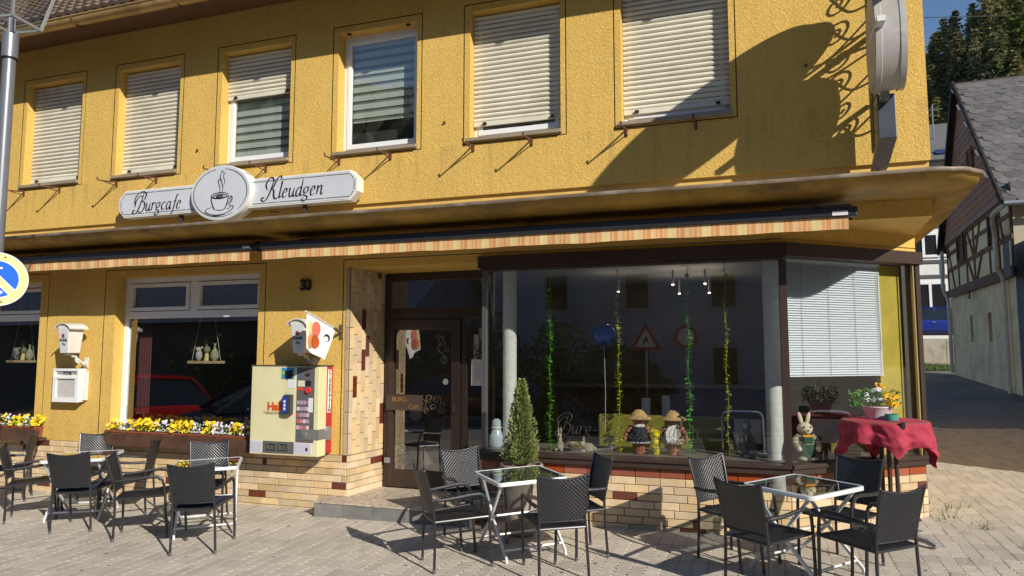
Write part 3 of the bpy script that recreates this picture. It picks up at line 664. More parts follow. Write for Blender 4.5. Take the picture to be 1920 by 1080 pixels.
po = MB(); vs = [chm(CHL - .085, .025, .726), chm(CHL - .07, .025, .726), chm(CHL - .07, -.0, .726), chm(CHL - .085, -.0, .726)]; vs += [(x, y, 2.62) for x, y, z in vs]; po.add(vs, [(0, 1, 5, 4), (1, 2, 6, 5), (3, 0, 4, 7)]); C(po, 'frame_bead', M('brass_bead', (.42, .33, .18), .4, .4), shop)
pn = MB(); pn.quad((-2.755, .03, .726), (.16, .03, .726), (.16, .03, 2.60), (-2.755, .03, 2.60)); C(pn, 'pane', GLASS_S, shop)
pn = MB(); pn.quad(chm(.03, -.02, .726), chm(CHL - .05, -.02, .726), chm(CHL - .05, -.02, 2.62), chm(.03, -.02, 2.62)); C(pn, 'pane', GLASS_S, shop)
pn = MB(); pn.quad((-2.79, .05, .15), (-2.92, .66, .15), (-2.92, .66, 2.62), (-2.79, .05, 2.62)); C(pn, 'pane', GLASS_S, shop)
ds = MB(); ds.quad((-2.78, .06, .728), (.2, .06, .728), (1.46, 1.17, .728), (1.46, 1.6, .728), (.4, .78, .728), (-2.78, .78, .728)); ds.quad((-2.78, .78, .2), (.4, .78, .2), (.4, .78, .728), (-2.78, .78, .728)); C(ds, 'display_shelf', M('display_board', (.20, .17, .14), .5, vary=.1), shop)

# door at the back of the recess
YD = .66
df = MB(); DX0, DX1 = -4.32, -2.93
df.box(DX0, DX0 + .05, YD, YD + .08, .15, 2.70); df.box(DX1 - .06, DX1, YD, YD + .08, .15, 2.70); df.box(DX0 + .05, DX1 - .06, YD, YD + .08, 2.60, 2.70); df.box(DX0 + .05, DX1 - .06, YD, YD + .08, 2.14, 2.27); df.box(-3.32, -3.25, YD, YD + .08, .15, 2.14)
df.box(-3.25, DX1 - .06, YD, YD + .08, .15, .24)
dfr = C(df, 'door_frame', DOORBR, bevel=.006)
p = MB(); p.quad((DX0 + .05, YD + .03, 2.27), (DX1 - .06, YD + .03, 2.27), (DX1 - .06, YD + .03, 2.60), (DX0 + .05, YD + .03, 2.60)); C(p, 'pane', GLASS_D, dfr)
p = MB(); p.quad((-3.25, YD + .03, .24), (DX1 - .06, YD + .03, .24), (DX1 - .06, YD + .03, 2.14), (-3.25, YD + .03, 2.14)); C(p, 'pane', GLASS_D, dfr)
dl = MB(); a, b = DX0 + .055, -3.325
dl.box(a, a + .075, YD - .02, YD + .05, .165, 2.13); dl.box(b - .11, b, YD - .02, YD + .05, .165, 2.13); dl.box(a + .075, b - .11, YD - .02, YD + .05, .165, .36); dl.box(a + .075, b - .11, YD - .02, YD + .05, 2.01, 2.13)
door = C(dl, 'door', DOORBR, bevel=.006)
p = MB(); p.quad((a + .075, YD + .015, .36), (b - .11, YD + .015, .36), (b - .11, YD + .015, 2.01), (a + .075, YD + .015, 2.01)); C(p, 'pane', GLASS_D, door)
hb = MB(); hb.box(a - .02, a + .05, YD - .04, YD - .02, .44, .50); C(hb, 'door_hinge', GREYM, door)
hd = MB(); hd.tube([(b - .05, YD - .02, 1.05), (b - .05, YD - .07, 1.05), (b - .05, YD - .075, 1.16), (b - .05, YD - .02, 1.16)], .010, 8); C(hd, 'door_handle', M('dark_bronze', (.12, .09, .06), .35, .7), door, smooth=True)
pq = MB(); pq.box(a + .0, a + .47, YD - .045, YD - .022, 1.06, 1.24); C(pq, 'plaque', M('plaque_bronze', (.07, .05, .04), .45, .3), door)

# canopy round the corner
def canopy():
    outer = [(XL, -.85)] + [(XL + (1.28 - XL) * k / 20, -.85) for k in range(1, 20)] + [(1.28, -.85)]
    for k in range(1, 10): a = R(90) * k / 10; outer.append((1.28 + .43 * math.sin(a), -.42 - .43 * math.cos(a)))
    outer += [(1.71, -.42), (1.76, .4), (1.84, 1.6), (1.88, 3.2)]
    inner = [(min(x, 1.44), .02) if k < 21 else (1.44 + .0 * k, .02) for k, (x, y) in enumerate(outer)]
    for k in range(len(outer) - 3, len(outer)): inner[k] = (1.47, outer[k][1])
    N = len(outer); nor = []
    for i in range(N):
        a = Vector(outer[max(i - 1, 0)]); b = Vector(outer[min(i + 1, N - 1)]); t = (b - a).normalized(); nor.append(Vector((t.y, -t.x)))
    def off(i, d): return (outer[i][0] + nor[i].x * d, outer[i][1] + nor[i].y * d)
    top = MB(); prof = [(-.06, 3.165), (.0, 3.158)]
    vs = [(inner[i][0], inner[i][1], 3.21) for i in range(N)] + [(*off(i, -.005), 3.160 + .004 * math.sin(i * 2.1)) for i in range(N)]
    top.add(vs, [(i, N + i, N + i + 1, i + 1) for i in range(N - 1)])
    C(top, 'canopy_top', M('canopy_felt', (.20, .17, .14), .9, vary=.3, vs=5, stain=((.45, .40, .33), 3, .5, .75)))
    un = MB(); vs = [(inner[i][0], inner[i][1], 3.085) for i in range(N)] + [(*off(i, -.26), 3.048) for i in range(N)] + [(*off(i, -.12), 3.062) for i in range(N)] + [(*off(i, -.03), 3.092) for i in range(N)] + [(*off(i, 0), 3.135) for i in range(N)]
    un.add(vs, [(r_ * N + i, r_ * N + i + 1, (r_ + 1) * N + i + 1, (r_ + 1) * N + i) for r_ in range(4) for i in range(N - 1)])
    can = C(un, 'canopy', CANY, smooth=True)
    rim = MB(); pr = [(-.01, 3.132), (.018, 3.130), (.024, 3.142), (.02, 3.160), (.004, 3.166), (-.02, 3.163)]
    vs = [(*off(i, d), z + .0035 * math.sin(i * 1.9 + .6)) for d, z in pr for i in range(N)]
    rim.add(vs, [(r_ * N + i, r_ * N + i + 1, (r_ + 1) * N + i + 1, (r_ + 1) * N + i) for r_ in range(5) for i in range(N - 1)])
    C(rim, 'canopy_rim', M('rim_lead', (.22, .165, .115), .55, .2, vary=.3, vs=6, stain=((.40, .34, .27), 4, .52, .75)), can, smooth=True)
canopy()
# loose flashing strips and cable clutter on the canopy edge
for x0_, x1_, z in ((-12.5, -9.2, 3.235), (-9.15, -6.2, 3.225), (-6.1, -4.1, 3.23), (-4.0, -1.35, 3.24), (-1.3, .9, 3.235)):
    f = MB(); n_ = 14
    pts = [(x0_ + (x1_ - x0_) * k / n_, rs.uniform(-.012, .012)) for k in range(n_ + 1)]
    for k in range(n_):
        a, b = pts[k], pts[k + 1]; f.quad((a[0], -.04 + a[1], 3.205), (b[0], -.04 + b[1], 3.205), (b[0], .028 + b[1] * .3, z + .10 + b[1]), (a[0], .028 + a[1] * .3, z + .10 + a[1]))
    C(f, 'flashing_strip', M('flashing_paint', (.55, .42, .22), .6, rnd=.2, vary=.3, vs=5, stain=((.42, .38, .33), 4, .5, .7)))
for x, L in ((-1.55, .17), (-.83, .14), (-2.3, .06), (.93, .11), (1.25, .25)):
    f = MB(); f.box(x, x + L, -.12, -.02, 3.20, 3.285); C(f, 'cable_box', M('box_grey', (.42, .37, .31), .6, rnd=.2), bevel=.006)

# ---------------------------------------------------------------- lettering
def text(body, size, mat, name, parent, T, ext=.002, sx=1, bold=0, shear=0):
    cu = bpy.data.curves.new('t', 'FONT'); cu.body = body; cu.size = size; cu.extrude = ext; cu.offset = bold; cu.shear = shear; cu.align_x = 'CENTER'; cu.align_y = 'CENTER'; cu.resolution_u = 3
    o = bpy.data.objects.new('t', cu); COL.objects.link(o); bpy.context.view_layer.update()
    me = bpy.data.meshes.new_from_object(o.evaluated_get(bpy.context.evaluated_depsgraph_get())); bpy.data.objects.remove(o)
    me.materials.clear(); me.materials.append(mat); me.transform(Matrix.Scale(sx, 4, (1, 0, 0)))
    return link(name, me, parent, T)
FACE = Matrix.Rotation(R(90), 4, 'X')                      # text reads towards -y
def at(x, y, z): return Matrix.Translation((x, y, z)) @ FACE
def pen(mb, pts, w0, w1, T, d=.003, n=6, closed=False):
    """broad-nib stroke: thick on down strokes"""
    P = crom([(x, y, 0) for x, y in pts], n, closed)
    if closed: P.append(P[0])
    L = []; Rr = []
    for i, p in enumerate(P):
        t = (P[min(i + 1, len(P) - 1)] - P[max(i - 1, 0)]); t = t.normalized() if t.length else Vector((1, 0, 0))
        e = 1 if closed else min(1, .35 + 3 * min(i, len(P) - 1 - i) / len(P))
        w = (w0 + (w1 - w0) * abs(t.y * .9 - t.x * .25)) * e / 2; nn = Vector((-t.y, t.x, 0)); L.append(p + nn * w); Rr.append(p - nn * w)
    k = len(P)
    vs = [T @ (q + Vector((0, 0, z))) for z in (0, d) for q in L + Rr]
    fs = []
    for i in range(k - 1):
        fs += [(2 * k + i, 3 * k + i, 3 * k + i + 1, 2 * k + i + 1), (i, 2 * k + i, 2 * k + i + 1, i + 1), (k + i, k + i + 1, 3 * k + i + 1, 3 * k + i)]
    mb.add(vs, fs)
GL = {
 'u': (.86, [[(.0, .85), (.1, 1), (.12, .3), (.28, 0), (.5, .2), (.62, .6)], [(.66, 1), (.62, .25), (.72, 0), (.86, .2)]]),
 'r': (.62, [[(0, .85), (.1, 1), (.1, .5), (.08, 0)], [(.1, .6), (.3, .95), (.5, 1), (.55, .85)]]),
 'g': (.82, [[(.6, .85), (.35, 1), (.08, .75), (.1, .4), (.32, .28), (.55, .5), (.6, .85), (.72, 1)], [(.25, .3), (.1, .1), (.5, -.05), (.6, -.35), (.25, -.6), (-.02, -.4), (.2, -.1)]]),
 'c': (.66, [[(.55, .85), (.35, 1), (.05, .65), (.08, .2), (.3, 0), (.58, .2)]]),
 'a': (.84, [[(.6, .9), (.35, 1), (.06, .6), (.1, .1), (.3, 0), (.55, .4), (.62, .95)], [(.66, 1), (.6, .2), (.7, 0), (.84, .2)]]),
 'f': (.62, [[(.75, 1.75), (.55, 1.8), (.42, 1.3), (.3, .2), (.15, -.5), (-.05, -.5)], [(.1, .98), (.62, .98)]]),
 'e': (.7, [[(.08, .5), (.45, .6), (.5, .9), (.3, 1), (.06, .6), (.1, .12), (.32, 0), (.58, .22)]]),
 'l': (.42, [[(.1, 1.6), (.25, 1.85), (.18, 1), (.14, .2), (.25, 0), (.4, .2)]]),
 'd': (.86, [[(.6, .9), (.35, 1), (.06, .6), (.1, .1), (.3, 0), (.55, .4), (.62, .95)], [(.7, 1.9), (.64, .8), (.62, .2), (.72, 0), (.86, .2)]]),
 'n': (.88, [[(0, .85), (.1, 1), (.1, .5), (.06, 0)], [(.1, .55), (.35, .95), (.56, .95), (.58, .5), (.6, .1), (.74, 0), (.88, .2)]]),
 'B': (1.55, [[(1.0, 2.3), (.8, 1.4), (.5, .3), (.1, -.25), (-.35, -.1), (-.25, .25), (-.05, .1)], [(-.2, .9), (-.35, 1.7), (.2, 2.4), (.9, 2.55), (1.4, 2.2), (1.25, 1.55), (.8, 1.3)], [(.8, 1.3), (1.35, 1.1), (1.4, .35), (.95, -.15), (.5, .1)], [(-.1, .6), (-.1, 1.4), (.4, 2.0), (.9, 1.9)]]),
 'K': (1.7, [[(.9, 2.2), (.75, 1.4), (.45, .3), (.05, -.25), (-.4, -.1), (-.3, .2), (-.1, .05)], [(.2, 1.0), (-.1, 1.6), (.25, 2.35), (.7, 2.3), (.9, 1.8)], [(1.9, 2.1), (1.7, 2.5), (1.3, 2.2), (.95, 1.3), (.7, 1.0)], [(.75, 1.05), (1.05, .9), (1.2, .2), (1.55, -.1), (1.75, .15)]]),
 'C': (1.4, [[(1.3, 1.7), (1.45, 2.2), (1.0, 2.4), (.4, 1.8), (.25, .7), (.6, 0), (1.1, .1), (1.4, .5)], [(.3, 1.2), (-.1, 1.9), (.4, 2.4), (.9, 2.0)]]),
 '-': (.6, [[(.08, .5), (.5, .5)]]),
 'é': (.7, [[(.08, .5), (.45, .6), (.5, .9), (.3, 1), (.06, .6), (.1, .12), (.32, 0), (.58, .22)], [(.35, 1.25), (.6, 1.6)]]),
 ' ': (.5, []),
}
def script(mb, word, x, y, s, T, w0=.05, w1=.2, shear=.18):
    for ch in word:
        adv, strokes = GL[ch]
        for st in strokes:
            k = 1.15 if ch in 'BKC' else 1
            pen(mb, [(x + (px + py * shear) * s, y + py * s) for px, py in st], w0 * s, w1 * s * k, T)
        x += (adv + .10) * s
    return x

# ---------------------------------------------------------------- name sign on the wall
sign = empty('wall_sign', 'long white light box sign reading Burgcafe Kleudgen with an oval coffee cup', 'sign', (-5.96, -.2, 3.6))
def S(mb, name, mat, parent=None, **k):
    o = mb.build(name, mat, None, **k)
    for f in (1,):
        if parent is None: o.parent = sign; o.matrix_parent_inverse = Matrix.Translation((5.96, .2, -3.6))
        else: o.parent = parent
    return o
def part(root, mb, name, mat, **k):
    """child of a root that sits elsewhere; mesh is given in world coordinates"""
    o = mb.build(name, mat, None, **k); o.parent = root; o.matrix_parent_inverse = root.matrix_basis.inverted(); return o
SIGNF = M('sign_face', (.58, .61, .66), .35, vary=.04, vs=3, stain=((.50, .50, .48), 2.5, .6, .85)); SIGNC = M('sign_case', (.74, .72, .66), .45, vary=.08, vs=6); INK = M('sign_ink', (.03, .02, .03), .6); INK2 = M('sign_ink_grey', (.13, .12, .09), .6)
x0, x1, z0, z1, c = -7.70, -4.215, 3.435, 3.785, .10
oct_ = [(x0, z0 + c), (x0 + c, z0), (x1 - c, z0), (x1, z0 + c), (x1, z1 - c), (x1 - c, z1), (x0 + c, z1), (x0, z1 - c)]
Tsg = Matrix(((1, 0, 0, 0), (0, 0, 1, 0), (0, 1, 0, 0), (0, 0, 0, 1)))       # poly (x,z) extruded along +y
b_ = MB(); b_.prism(oct_, .13, Matrix.Translation((0, -.2, 0)) @ Tsg); part(sign, b_, 'sign_case', SIGNC, bevel=.008)
e = .018; oc2 = [(x + (e if x < -6 else -e) * (1 if True else 0), z + (e if z < 3.6 else -e)) for x, z in oct_]
b_ = MB(); b_.prism(oc2, .003, Matrix.Translation((0, -.2035, 0)) @ Tsg); part(sign, b_, 'sign_face', SIGNF)
def bar(p, q, w_=.010):
    p = Vector(p); q = Vector(q); t = (q - p).normalized(); n_ = Vector((-t.y, t.x)) * w_ / 2
    bo = MB(); bo.quad(*[(v.x, -.2045, v.y) for v in (p - n_, q - n_, q + n_, p + n_)]); part(sign, bo, 'border_line', INK2)
i_ = .045
for (a, b) in (((x0 + c, z0 + i_), (x1 - c, z0 + i_)), ((x0 + c, z1 - i_), (x1 - c, z1 - i_))):
    L = (b[0] - a[0]); k = 0; s = 0
    for sa, sb in ((0, .1), (.105, .15), (.155, .30), (.305, .40), (.60, .66), (.664, .71), (.714, .82), (.824, .9), (.904, 1)): bar((a[0] + L * sa, a[1]), (a[0] + L * sb, a[1]))
for sx_ in (x0, x1):
    s = 1 if sx_ == x0 else -1
    bar((sx_ + s * i_, z0 + c + .02), (sx_ + s * i_, z1 - c - .02)); bar((sx_ + s * (i_ + .012), z0 + c + .005), (sx_ + s * (c - .012), z0 + i_ + .006)); bar((sx_ + s * (i_ + .012), z1 - c - .005), (sx_ + s * (c - .012), z1 - i_ - .006))
ds_ = MB(); ds_.lathe([(.985, 0), (1, .01), (1, .15), (.985, .16)], n=48, T=Matrix.Translation((-6.05, -.265, 3.635)) @ Tsg @ Matrix.Scale(.44, 4, (1, 0, 0)) @ Matrix.Scale(.335, 4, (0, 1, 0))); part(sign, ds_, 'oval_case', SIGNC, smooth=True)
ds_ = MB(); ds_.lathe([(1, 0), (1, .003)], n=48, T=Matrix.Translation((-6.05, -.2685, 3.635)) @ Tsg @ Matrix.Scale(.425, 4, (1, 0, 0)) @ Matrix.Scale(.32, 4, (0, 1, 0))); part(sign, ds_, 'oval_face', SIGNF)
def Tt(x, y, z): return Matrix.Translation((x, y, z)) @ FACE
le = MB(); script(le, 'Burgcafe', -7.42, 3.505 - 3.5, .098, Tt(0, -.2045, 3.5), .04, .20); part(sign, le, 'lettering', INK)
le = MB(); script(le, 'Kleudgen', -5.46, 3.53 - 3.5, .104, Tt(0, -.2045, 3.5), .04, .20); part(sign, le, 'lettering', INK)
cp = MB(); To = Tt(-6.05, -.2695, 3.635)
el = lambda cx, cy, rx, ry, a0, a1, n=14: [(cx + rx * math.cos(R(a0 + (a1 - a0) * k / n)), cy + ry * math.sin(R(a0 + (a1 - a0) * k / n))) for k in range(n + 1)]
pen(cp, el(0, 0, .39, .29, 100, 300, 24), .007, .007, To); pen(cp, el(0, 0, .39, .29, -48, 80, 18), .007, .007, To)
pen(cp, el(0, -.035, .125, .036, 0, 360, 20), .008, .012, To); pen(cp, el(0, -.045, .10, .022, 0, 360, 20), .010, .014, To); pen(cp, el(0, -.05, .05, .010, 0, 360, 10), .012, .014, To)
pen(cp, [(-.125, -.04), (-.12, -.10), (-.085, -.18), (-.06, -.205)], .008, .014, To); pen(cp, [(.125, -.04), (.115, -.11), (.08, -.19), (.03, -.212), (-.05, -.205)], .006, .014, To)
pen(cp, [(.125, -.06), (.17, -.055), (.18, -.09), (.155, -.13), (.105, -.15)], .008, .016, To); pen(cp, [(.13, -.075), (.15, -.075), (.152, -.1), (.12, -.13)], .004, .008, To)
pen(cp, [(-.11, -.17), (-.19, -.19), (-.20, -.225), (-.10, -.262), (.05, -.262), (.17, -.22), (.20, -.175), (.13, -.155)], .007, .014, To); pen(cp, [(-.10, -.27), (-.02, -.278), (.08, -.265)], .004, .008, To); pen(cp, [(.1, -.2), (.16, -.19), (.15, -.17)], .004, .008, To)
pen(cp, [(-.01, -.03), (.0, .05), (-.02, .11), (-.03, .15), (-.005, .17), (0, .15), (-.02, .14)], .004, .009, To); pen(cp, [(.02, -.03), (.04, .05), (.02, .13), (.0, .2), (.02, .26), (.04, .25), (.03, .23)], .004, .009, To); pen(cp, [(.05, .08), (.065, .13), (.045, .2), (.06, .235), (.07, .22)], .004, .007, To)
part(sign, cp, 'cup_drawing', INK)
for x in (-6.75, -4.95):
    p_ = MB(); p_.box(x - .02, x + .02, -.15, -.11, 3.19, 3.44); part(sign, p_, 'support_post', M('post_dark', (.06, .04, .03), .6))
cb_ = MB(); cb_.tube(crom([(-5.45, -.12, 3.20), (-5.5, -.14, 3.30), (-5.42, -.13, 3.39), (-5.3, -.12, 3.36), (-5.36, -.1, 3.24), (-5.1, -.12, 3.22), (-4.95, -.1, 3.26), (-4.8, -.12, 3.21)], 6), .007, 6); part(sign, cb_, 'cable', M('cable', (.08, .05, .03), .6))

# house number
hn = text('33', .17, M('number_dark', (.045, .03, .025), .5, .3), 'house_number', None, at(-4.99, -.022, 2.515), ext=.014, sx=.92, bold=.006)
tag(hn, 'dark metal house number 33 on the shaded yellow wall', 'number')

# ---------------------------------------------------------------- awnings
FAB = stripes('awning_cloth', [(0, (.68, .43, .22)), (.06, (.64, .34, .14)), (.12, (.70, .48, .26)), (.16, (.62, .31, .13)), (.26, (.70, .46, .25)), (.30, (.66, .37, .16)), (.40, (.70, .56, .29)), (.52, (.66, .53, .25)), (.60, (.70, .54, .31)), (.66, (.63, .33, .14)), (.74, (.69, .45, .23)), (.78, (.61, .30, .12)), (.9, (.69, .48, .27))], .30)
BARM = M('awning_bar', (.035, .036, .045), .35, .3)
def awning(x0, x1, label):
    A = empty('awning', label, 'awning', ((x0 + x1) / 2, -.3, 2.9), group=None)
    b = MB(); b.box(x0, x1 + (.03 if x1 > 0 else 0), -.61, -.53, 2.862, 2.945); part(A, b, 'front_bar', BARM, bevel=.012)
    f = MB(); n_ = int((x1 - x0) / .05)
    row = lambda x, z, k: (x, -.585 + .004 * math.sin(x * 7) * k + .006 * math.sin(x * 2.3 + 1) * k, z)
    for i in range(n_):
        xa = x0 + .02 + (x1 - x0 - .06) * i / n_; xb = x0 + .02 + (x1 - x0 - .06) * (i + 1) / n_
        zz = lambda x: 2.757 + .0035 * math.sin(x * 5.1) + .002 * math.sin(x * 13)
        f.quad(row(xa, zz(xa), 1), row(xb, zz(xb), 1), row(xb, 2.868, 0), row(xa, 2.868, 0))
    o = part(A, f, 'valance', FAB); sd = o.modifiers.new('s', 'SOLIDIFY'); sd.thickness = .003
    f = MB(); f.quad((x0 + .03, -.54, 2.93), (x1 - .03, -.54, 2.93), (x1 - .03, -.16, 3.005), (x0 + .03, -.16, 3.005)); part(A, f, 'cloth', FAB)
    r_ = MB(); r_.tube([(x0 + .02, -.12, 2.975), (x1 - .02, -.12, 2.975)], .055, 12); part(A, r_, 'cloth_roll', FAB, smooth=True)
    for x in (x0 + .25, (x0 + x1) / 2, x1 - .25):
        k = MB(); k.box(x - .03, x + .03, -.2, -.001, 2.92, 3.03); part(A, k, 'wall_bracket', BARM)
        k = MB(); k.flat([(x, -.10, 2.945), (x + .5 if x < x1 - .6 else x - .5, -.36, 2.925), (x, -.54, 2.905)], .035, .03); part(A, k, 'folding_arm', BARM)
    return A
awning(-12.8, -5.30, 'retracted awning with orange striped valance over the left windows')
A2 = awning(-5.19, .745, 'retracted awning with orange striped valance over the entrance and shop window')
lb = MB(); lb.box(.58, .70, -.6135, -.611, 2.872, 2.908); part(A2, lb, 'maker_plate', M('plate_pale', (.72, .70, .72), .4))
lb = MB(); lb.box(-5.41, -5.315, -.616, -.6105, 2.885, 2.915); part(A2, lb, 'end_plate', GREYM)

# ---------------------------------------------------------------- lanterns, menu box, flag
LANW = M('lantern_white', (.70, .68, .64), .45, vary=.08, vs=9); LANF = M('lantern_panel', (.62, .66, .68), .3); INKB = M('lantern_ink', (.02, .04, .06), .5); INKR = M('lantern_red', (.28, .03, .03), .5)
def lantern(x, label):
    L = empty('wall_lantern', label, 'lantern', (x, 0, 1.6), group='beer lanterns on the wall')
    yc = -.25
    def lo(mb, n, m, **k): return part(L, mb, n, m, **k)
    b = MB(); w0, w1, d0, d1, za, zb = .068, .092, .085, .11, 1.735, 2.05
    vs = [(x - w0, yc - d0, za), (x + w0, yc - d0, za), (x + w0, yc + d0, za), (x - w0, yc + d0, za), (x - w1, yc - d1, zb), (x + w1, yc - d1, zb), (x + w1, yc + d1, zb), (x - w1, yc + d1, zb)]
    b.add(vs, [(0, 3, 2, 1), (4, 5, 6, 7), (0, 1, 5, 4), (1, 2, 6, 5), (2, 3, 7, 6), (3, 0, 4, 7)]); body = lo(b, 'lantern_body', LANW, bevel=.006)
    f = MB(); f.quad((x - w0 + .012, yc - d0 - .004, za + .025), (x + w0 - .012, yc - d0 - .004, za + .025), (x + w1 - .014, yc - d1 - .002, zb - .012), (x - w1 + .014, yc - d1 - .002, zb - .012)); lo(f, 'lantern_panel', LANF)
    f = MB(); f.quad((x - w0 - .004, yc + d0 - .012, za + .025), (x - w0 - .004, yc - d0 + .012, za + .025), (x - w1 - .002, yc - d1 + .014, zb - .012), (x - w1 - .002, yc + d1 - .014, zb - .012)); lo(f, 'lantern_panel', LANF)
    r_ = MB(); n_ = 12; prof = [(x + .135 * t, 2.055 + .058 * (1 - (t * 1.0) ** 2) - (.012 if abs(t) > .95 else 0)) for t in [-1 + 2 * k / n_ for k in range(n_ + 1)]]
    vs = [(px, yc - .135, pz) for px, pz in prof] + [(px, yc + .135, pz) for px, pz in prof] + [(px, yc - .135, pz - .009) for px, pz in prof] + [(px, yc + .135, pz - .009) for px, pz in prof]; q = n_ + 1
    r_.add(vs, [(k, k + 1, q + k + 1, q + k) for k in range(n_)] + [(2 * q + k, 3 * q + k, 3 * q + k + 1, 2 * q + k + 1) for k in range(n_)] + [(2 * q + k, 2 * q + k + 1, k + 1, k) for k in range(n_)] + [(q + k, q + k + 1, 3 * q + k + 1, 3 * q + k) for k in range(n_)])
    r_.add([(x - w1, yc - d1, zb)] + [(px, yc - d1, min(pz, 9) - .01) for px, pz in prof if abs(px - x) < w1] + [(x + w1, yc - d1, zb)], [tuple(range(2 + len([1 for px, pz in prof if abs(px - x) < w1])))])
    lo(r_, 'lantern_roof', LANW)
    a = MB(); a.tube(crom([(x, yc, 1.745), (x + .005, yc + .03, 1.70), (x, yc + .09, 1.68), (x - .0, yc + .10, 1.63), (x, yc + .16, 1.60), (x, 0, 1.615)], 6), .016, 8); a.blob((x - .02, yc - .02, 1.725), .032, .032, .022); a.box(x - .03, x + .03, -.015, -.001, 1.55, 1.68); a.tube([(x + .02, yc + .1, 1.66), (x + .05, yc + .16, 1.59), (x + .02, -.02, 1.575)], .010, 6); lo(a, 'lantern_bracket', LANW, smooth=True)
    ta = math.atan2(d1 - d0, zb - za)
    Tt_ = lambda z: Matrix.Translation((x, yc - d0 - (d1 - d0) * (z - za) / (zb - za) - .006, z)) @ Matrix.Rotation(R(90) + ta, 4, 'X')
    for body_, z, s, m_, sh_ in (('FOHR', 1.895, .048, INKB, 0), ('Pils', 1.845, .045, INKB, .25), ):
        t = text(body_, s, m_, 'lettering', None, Tt_(z), ext=.001, bold=.0015 if body_ == 'FOHR' else 0, shear=sh_); t.parent = L; t.matrix_parent_inverse = L.matrix_basis.inverted()
    em = MB(); T = Tt_(1.955); em.prism([(-.022, -.025), (.022, -.025), (.022, .008), (.012, .025), (0, .015), (-.012, .025), (-.022, .008)], .002, T); part(L, em, 'emblem', INKR)
lantern(-4.845, 'white beer lantern with curved roof above the cigarette machine')
lantern(-8.33, 'white beer lantern with curved roof above the menu box')
mbx = empty('menu_box', 'white wall-mounted menu box with pale sheet between the left windows', 'box', (-8.54, -.1, 1.32))
b = MB(); b.box(-8.755, -8.315, -.10, -.001, 1.105, 1.535); part(mbx, b, 'case', LANW, bevel=.008)
b = MB()
for q in ((-8.755, -8.315, 1.105, 1.16), (-8.755, -8.315, 1.405, 1.435), (-8.755, -8.315, 1.505, 1.535), (-8.755, -8.70, 1.16, 1.405), (-8.37, -8.315, 1.16, 1.405), (-8.755, -8.73, 1.435, 1.505), (-8.34, -8.315, 1.435, 1.505)): b.box(q[0], q[1], -.125, -.10, q[2], q[3])
part(mbx, b, 'door_frame', WHITE)
b = MB(); b.quad((-8.70, -.104, 1.16), (-8.37, -.104, 1.16), (-8.37, -.104, 1.405), (-8.70, -.104, 1.405)); part(mbx, b, 'sheet', M('menu_paper', (.50, .47, .44), .9, vary=.08, vs=12))
b = MB(); b.box(-8.315, -8.275, -.06, -.005, 1.13, 1.50); part(mbx, b, 'side_light', LANW)
t = text('FOHR', .05, INKB, 'lettering', None, at(-8.53, -.105, 1.47), bold=.001, sx=1.15); t.parent = mbx; t.matrix_parent_inverse = mbx.matrix_basis.inverted()
for dx in (-.13, .13):
    b = MB(); b.box(-8.53 + dx - .045, -8.53 + dx + .045, -.106, -.105, 1.466, 1.474); part(mbx, b, 'rule', INKB)

flag = empty('ice_cream_flag', 'white ice cream flag on a short slanted pole above the cigarette machine', 'flag', (-4.51, 0, 1.97))
b = MB(); b.tube([(-4.51, -.005, 1.968), (-4.535, -.66, 2.170)], .012, 8); part(flag, b, 'pole', M('flag_pole', (.62, .60, .56), .5), smooth=True)
b = MB(); b.box(-4.53, -4.49, -.014, -.001, 1.89, 2.055); b.tube([(-4.51, -.01, 1.965), (-4.516, -.16, 2.012)], .018, 8); part(flag, b, 'bracket', M('bracket_brown', (.12, .08, .055), .6))
FLAGM = M('flag_cloth', (.86, .86, .86), .8); nu, nv = 14, 12
def fp(u, v, off=0):                # u from tip to wall, v down
    A = Vector((-4.535, -.635, 2.155)); B = Vector((-4.515, -.115, 2.0)); Cc = Vector((-4.515, -.33, 1.655)); D = Vector((-4.53, -.66, 1.785))
    p = (A * (1 - u) + B * u) * (1 - v) + (D * (1 - u) + Cc * u) * v
    p.x += .018 * math.sin(u * 7 + v * 2) * v - off; return p
f = MB(); f.add([fp(i / nu, j / nv) for j in range(nv + 1) for i in range(nu + 1)], [(j * (nu + 1) + i, j * (nu + 1) + i + 1, (j + 1) * (nu + 1) + i + 1, (j + 1) * (nu + 1) + i) for j in range(nv) for i in range(nu)])
part(flag, f, 'cloth', FLAGM, smooth=True)
def fdot(name, mat, cu_, cv_, ru, rv, side=.004, a0=0):
    d = MB(); n_ = 20; vs = []
    rings = 4
    for r_ in range(rings + 1):
        for k in range(n_):
            a = 2 * math.pi * k / n_; vs.append(fp(cu_ + ru * r_ / rings * math.cos(a + a0), cv_ + rv * r_ / rings * math.sin(a + a0), side))
    d.add(vs, [(r_ * n_ + k, r_ * n_ + (k + 1) % n_, (r_ + 1) * n_ + (k + 1) % n_, (r_ + 1) * n_ + k) for r_ in range(rings) for k in range(n_)]); part(flag, d, name, mat)
for s_ in (.004, -.004):
    fdot('printed_scoop', M('print_green', (.62, .68, .25), .7), .14, .36, .10, .20, s_); fdot('printed_scoop', M('print_orange', (.75, .33, .10), .7), .22, .72, .18, .20, s_ * 1.2)
    fdot('printed_scoop', M('print_pink', (.78, .18, .13), .7), .36, .33, .17, .24, s_ * 1.5); fdot('printed_scoop', M('print_brown', (.52, .10, .02), .7), .42, .66, .19, .19, s_ * 1.8); fdot('printed_logo', INK, .80, .38, .11, .11, s_ * 1.5); fdot('printed_logo', FLAGM, .78, .42, .075, .07, s_ * 1.9)

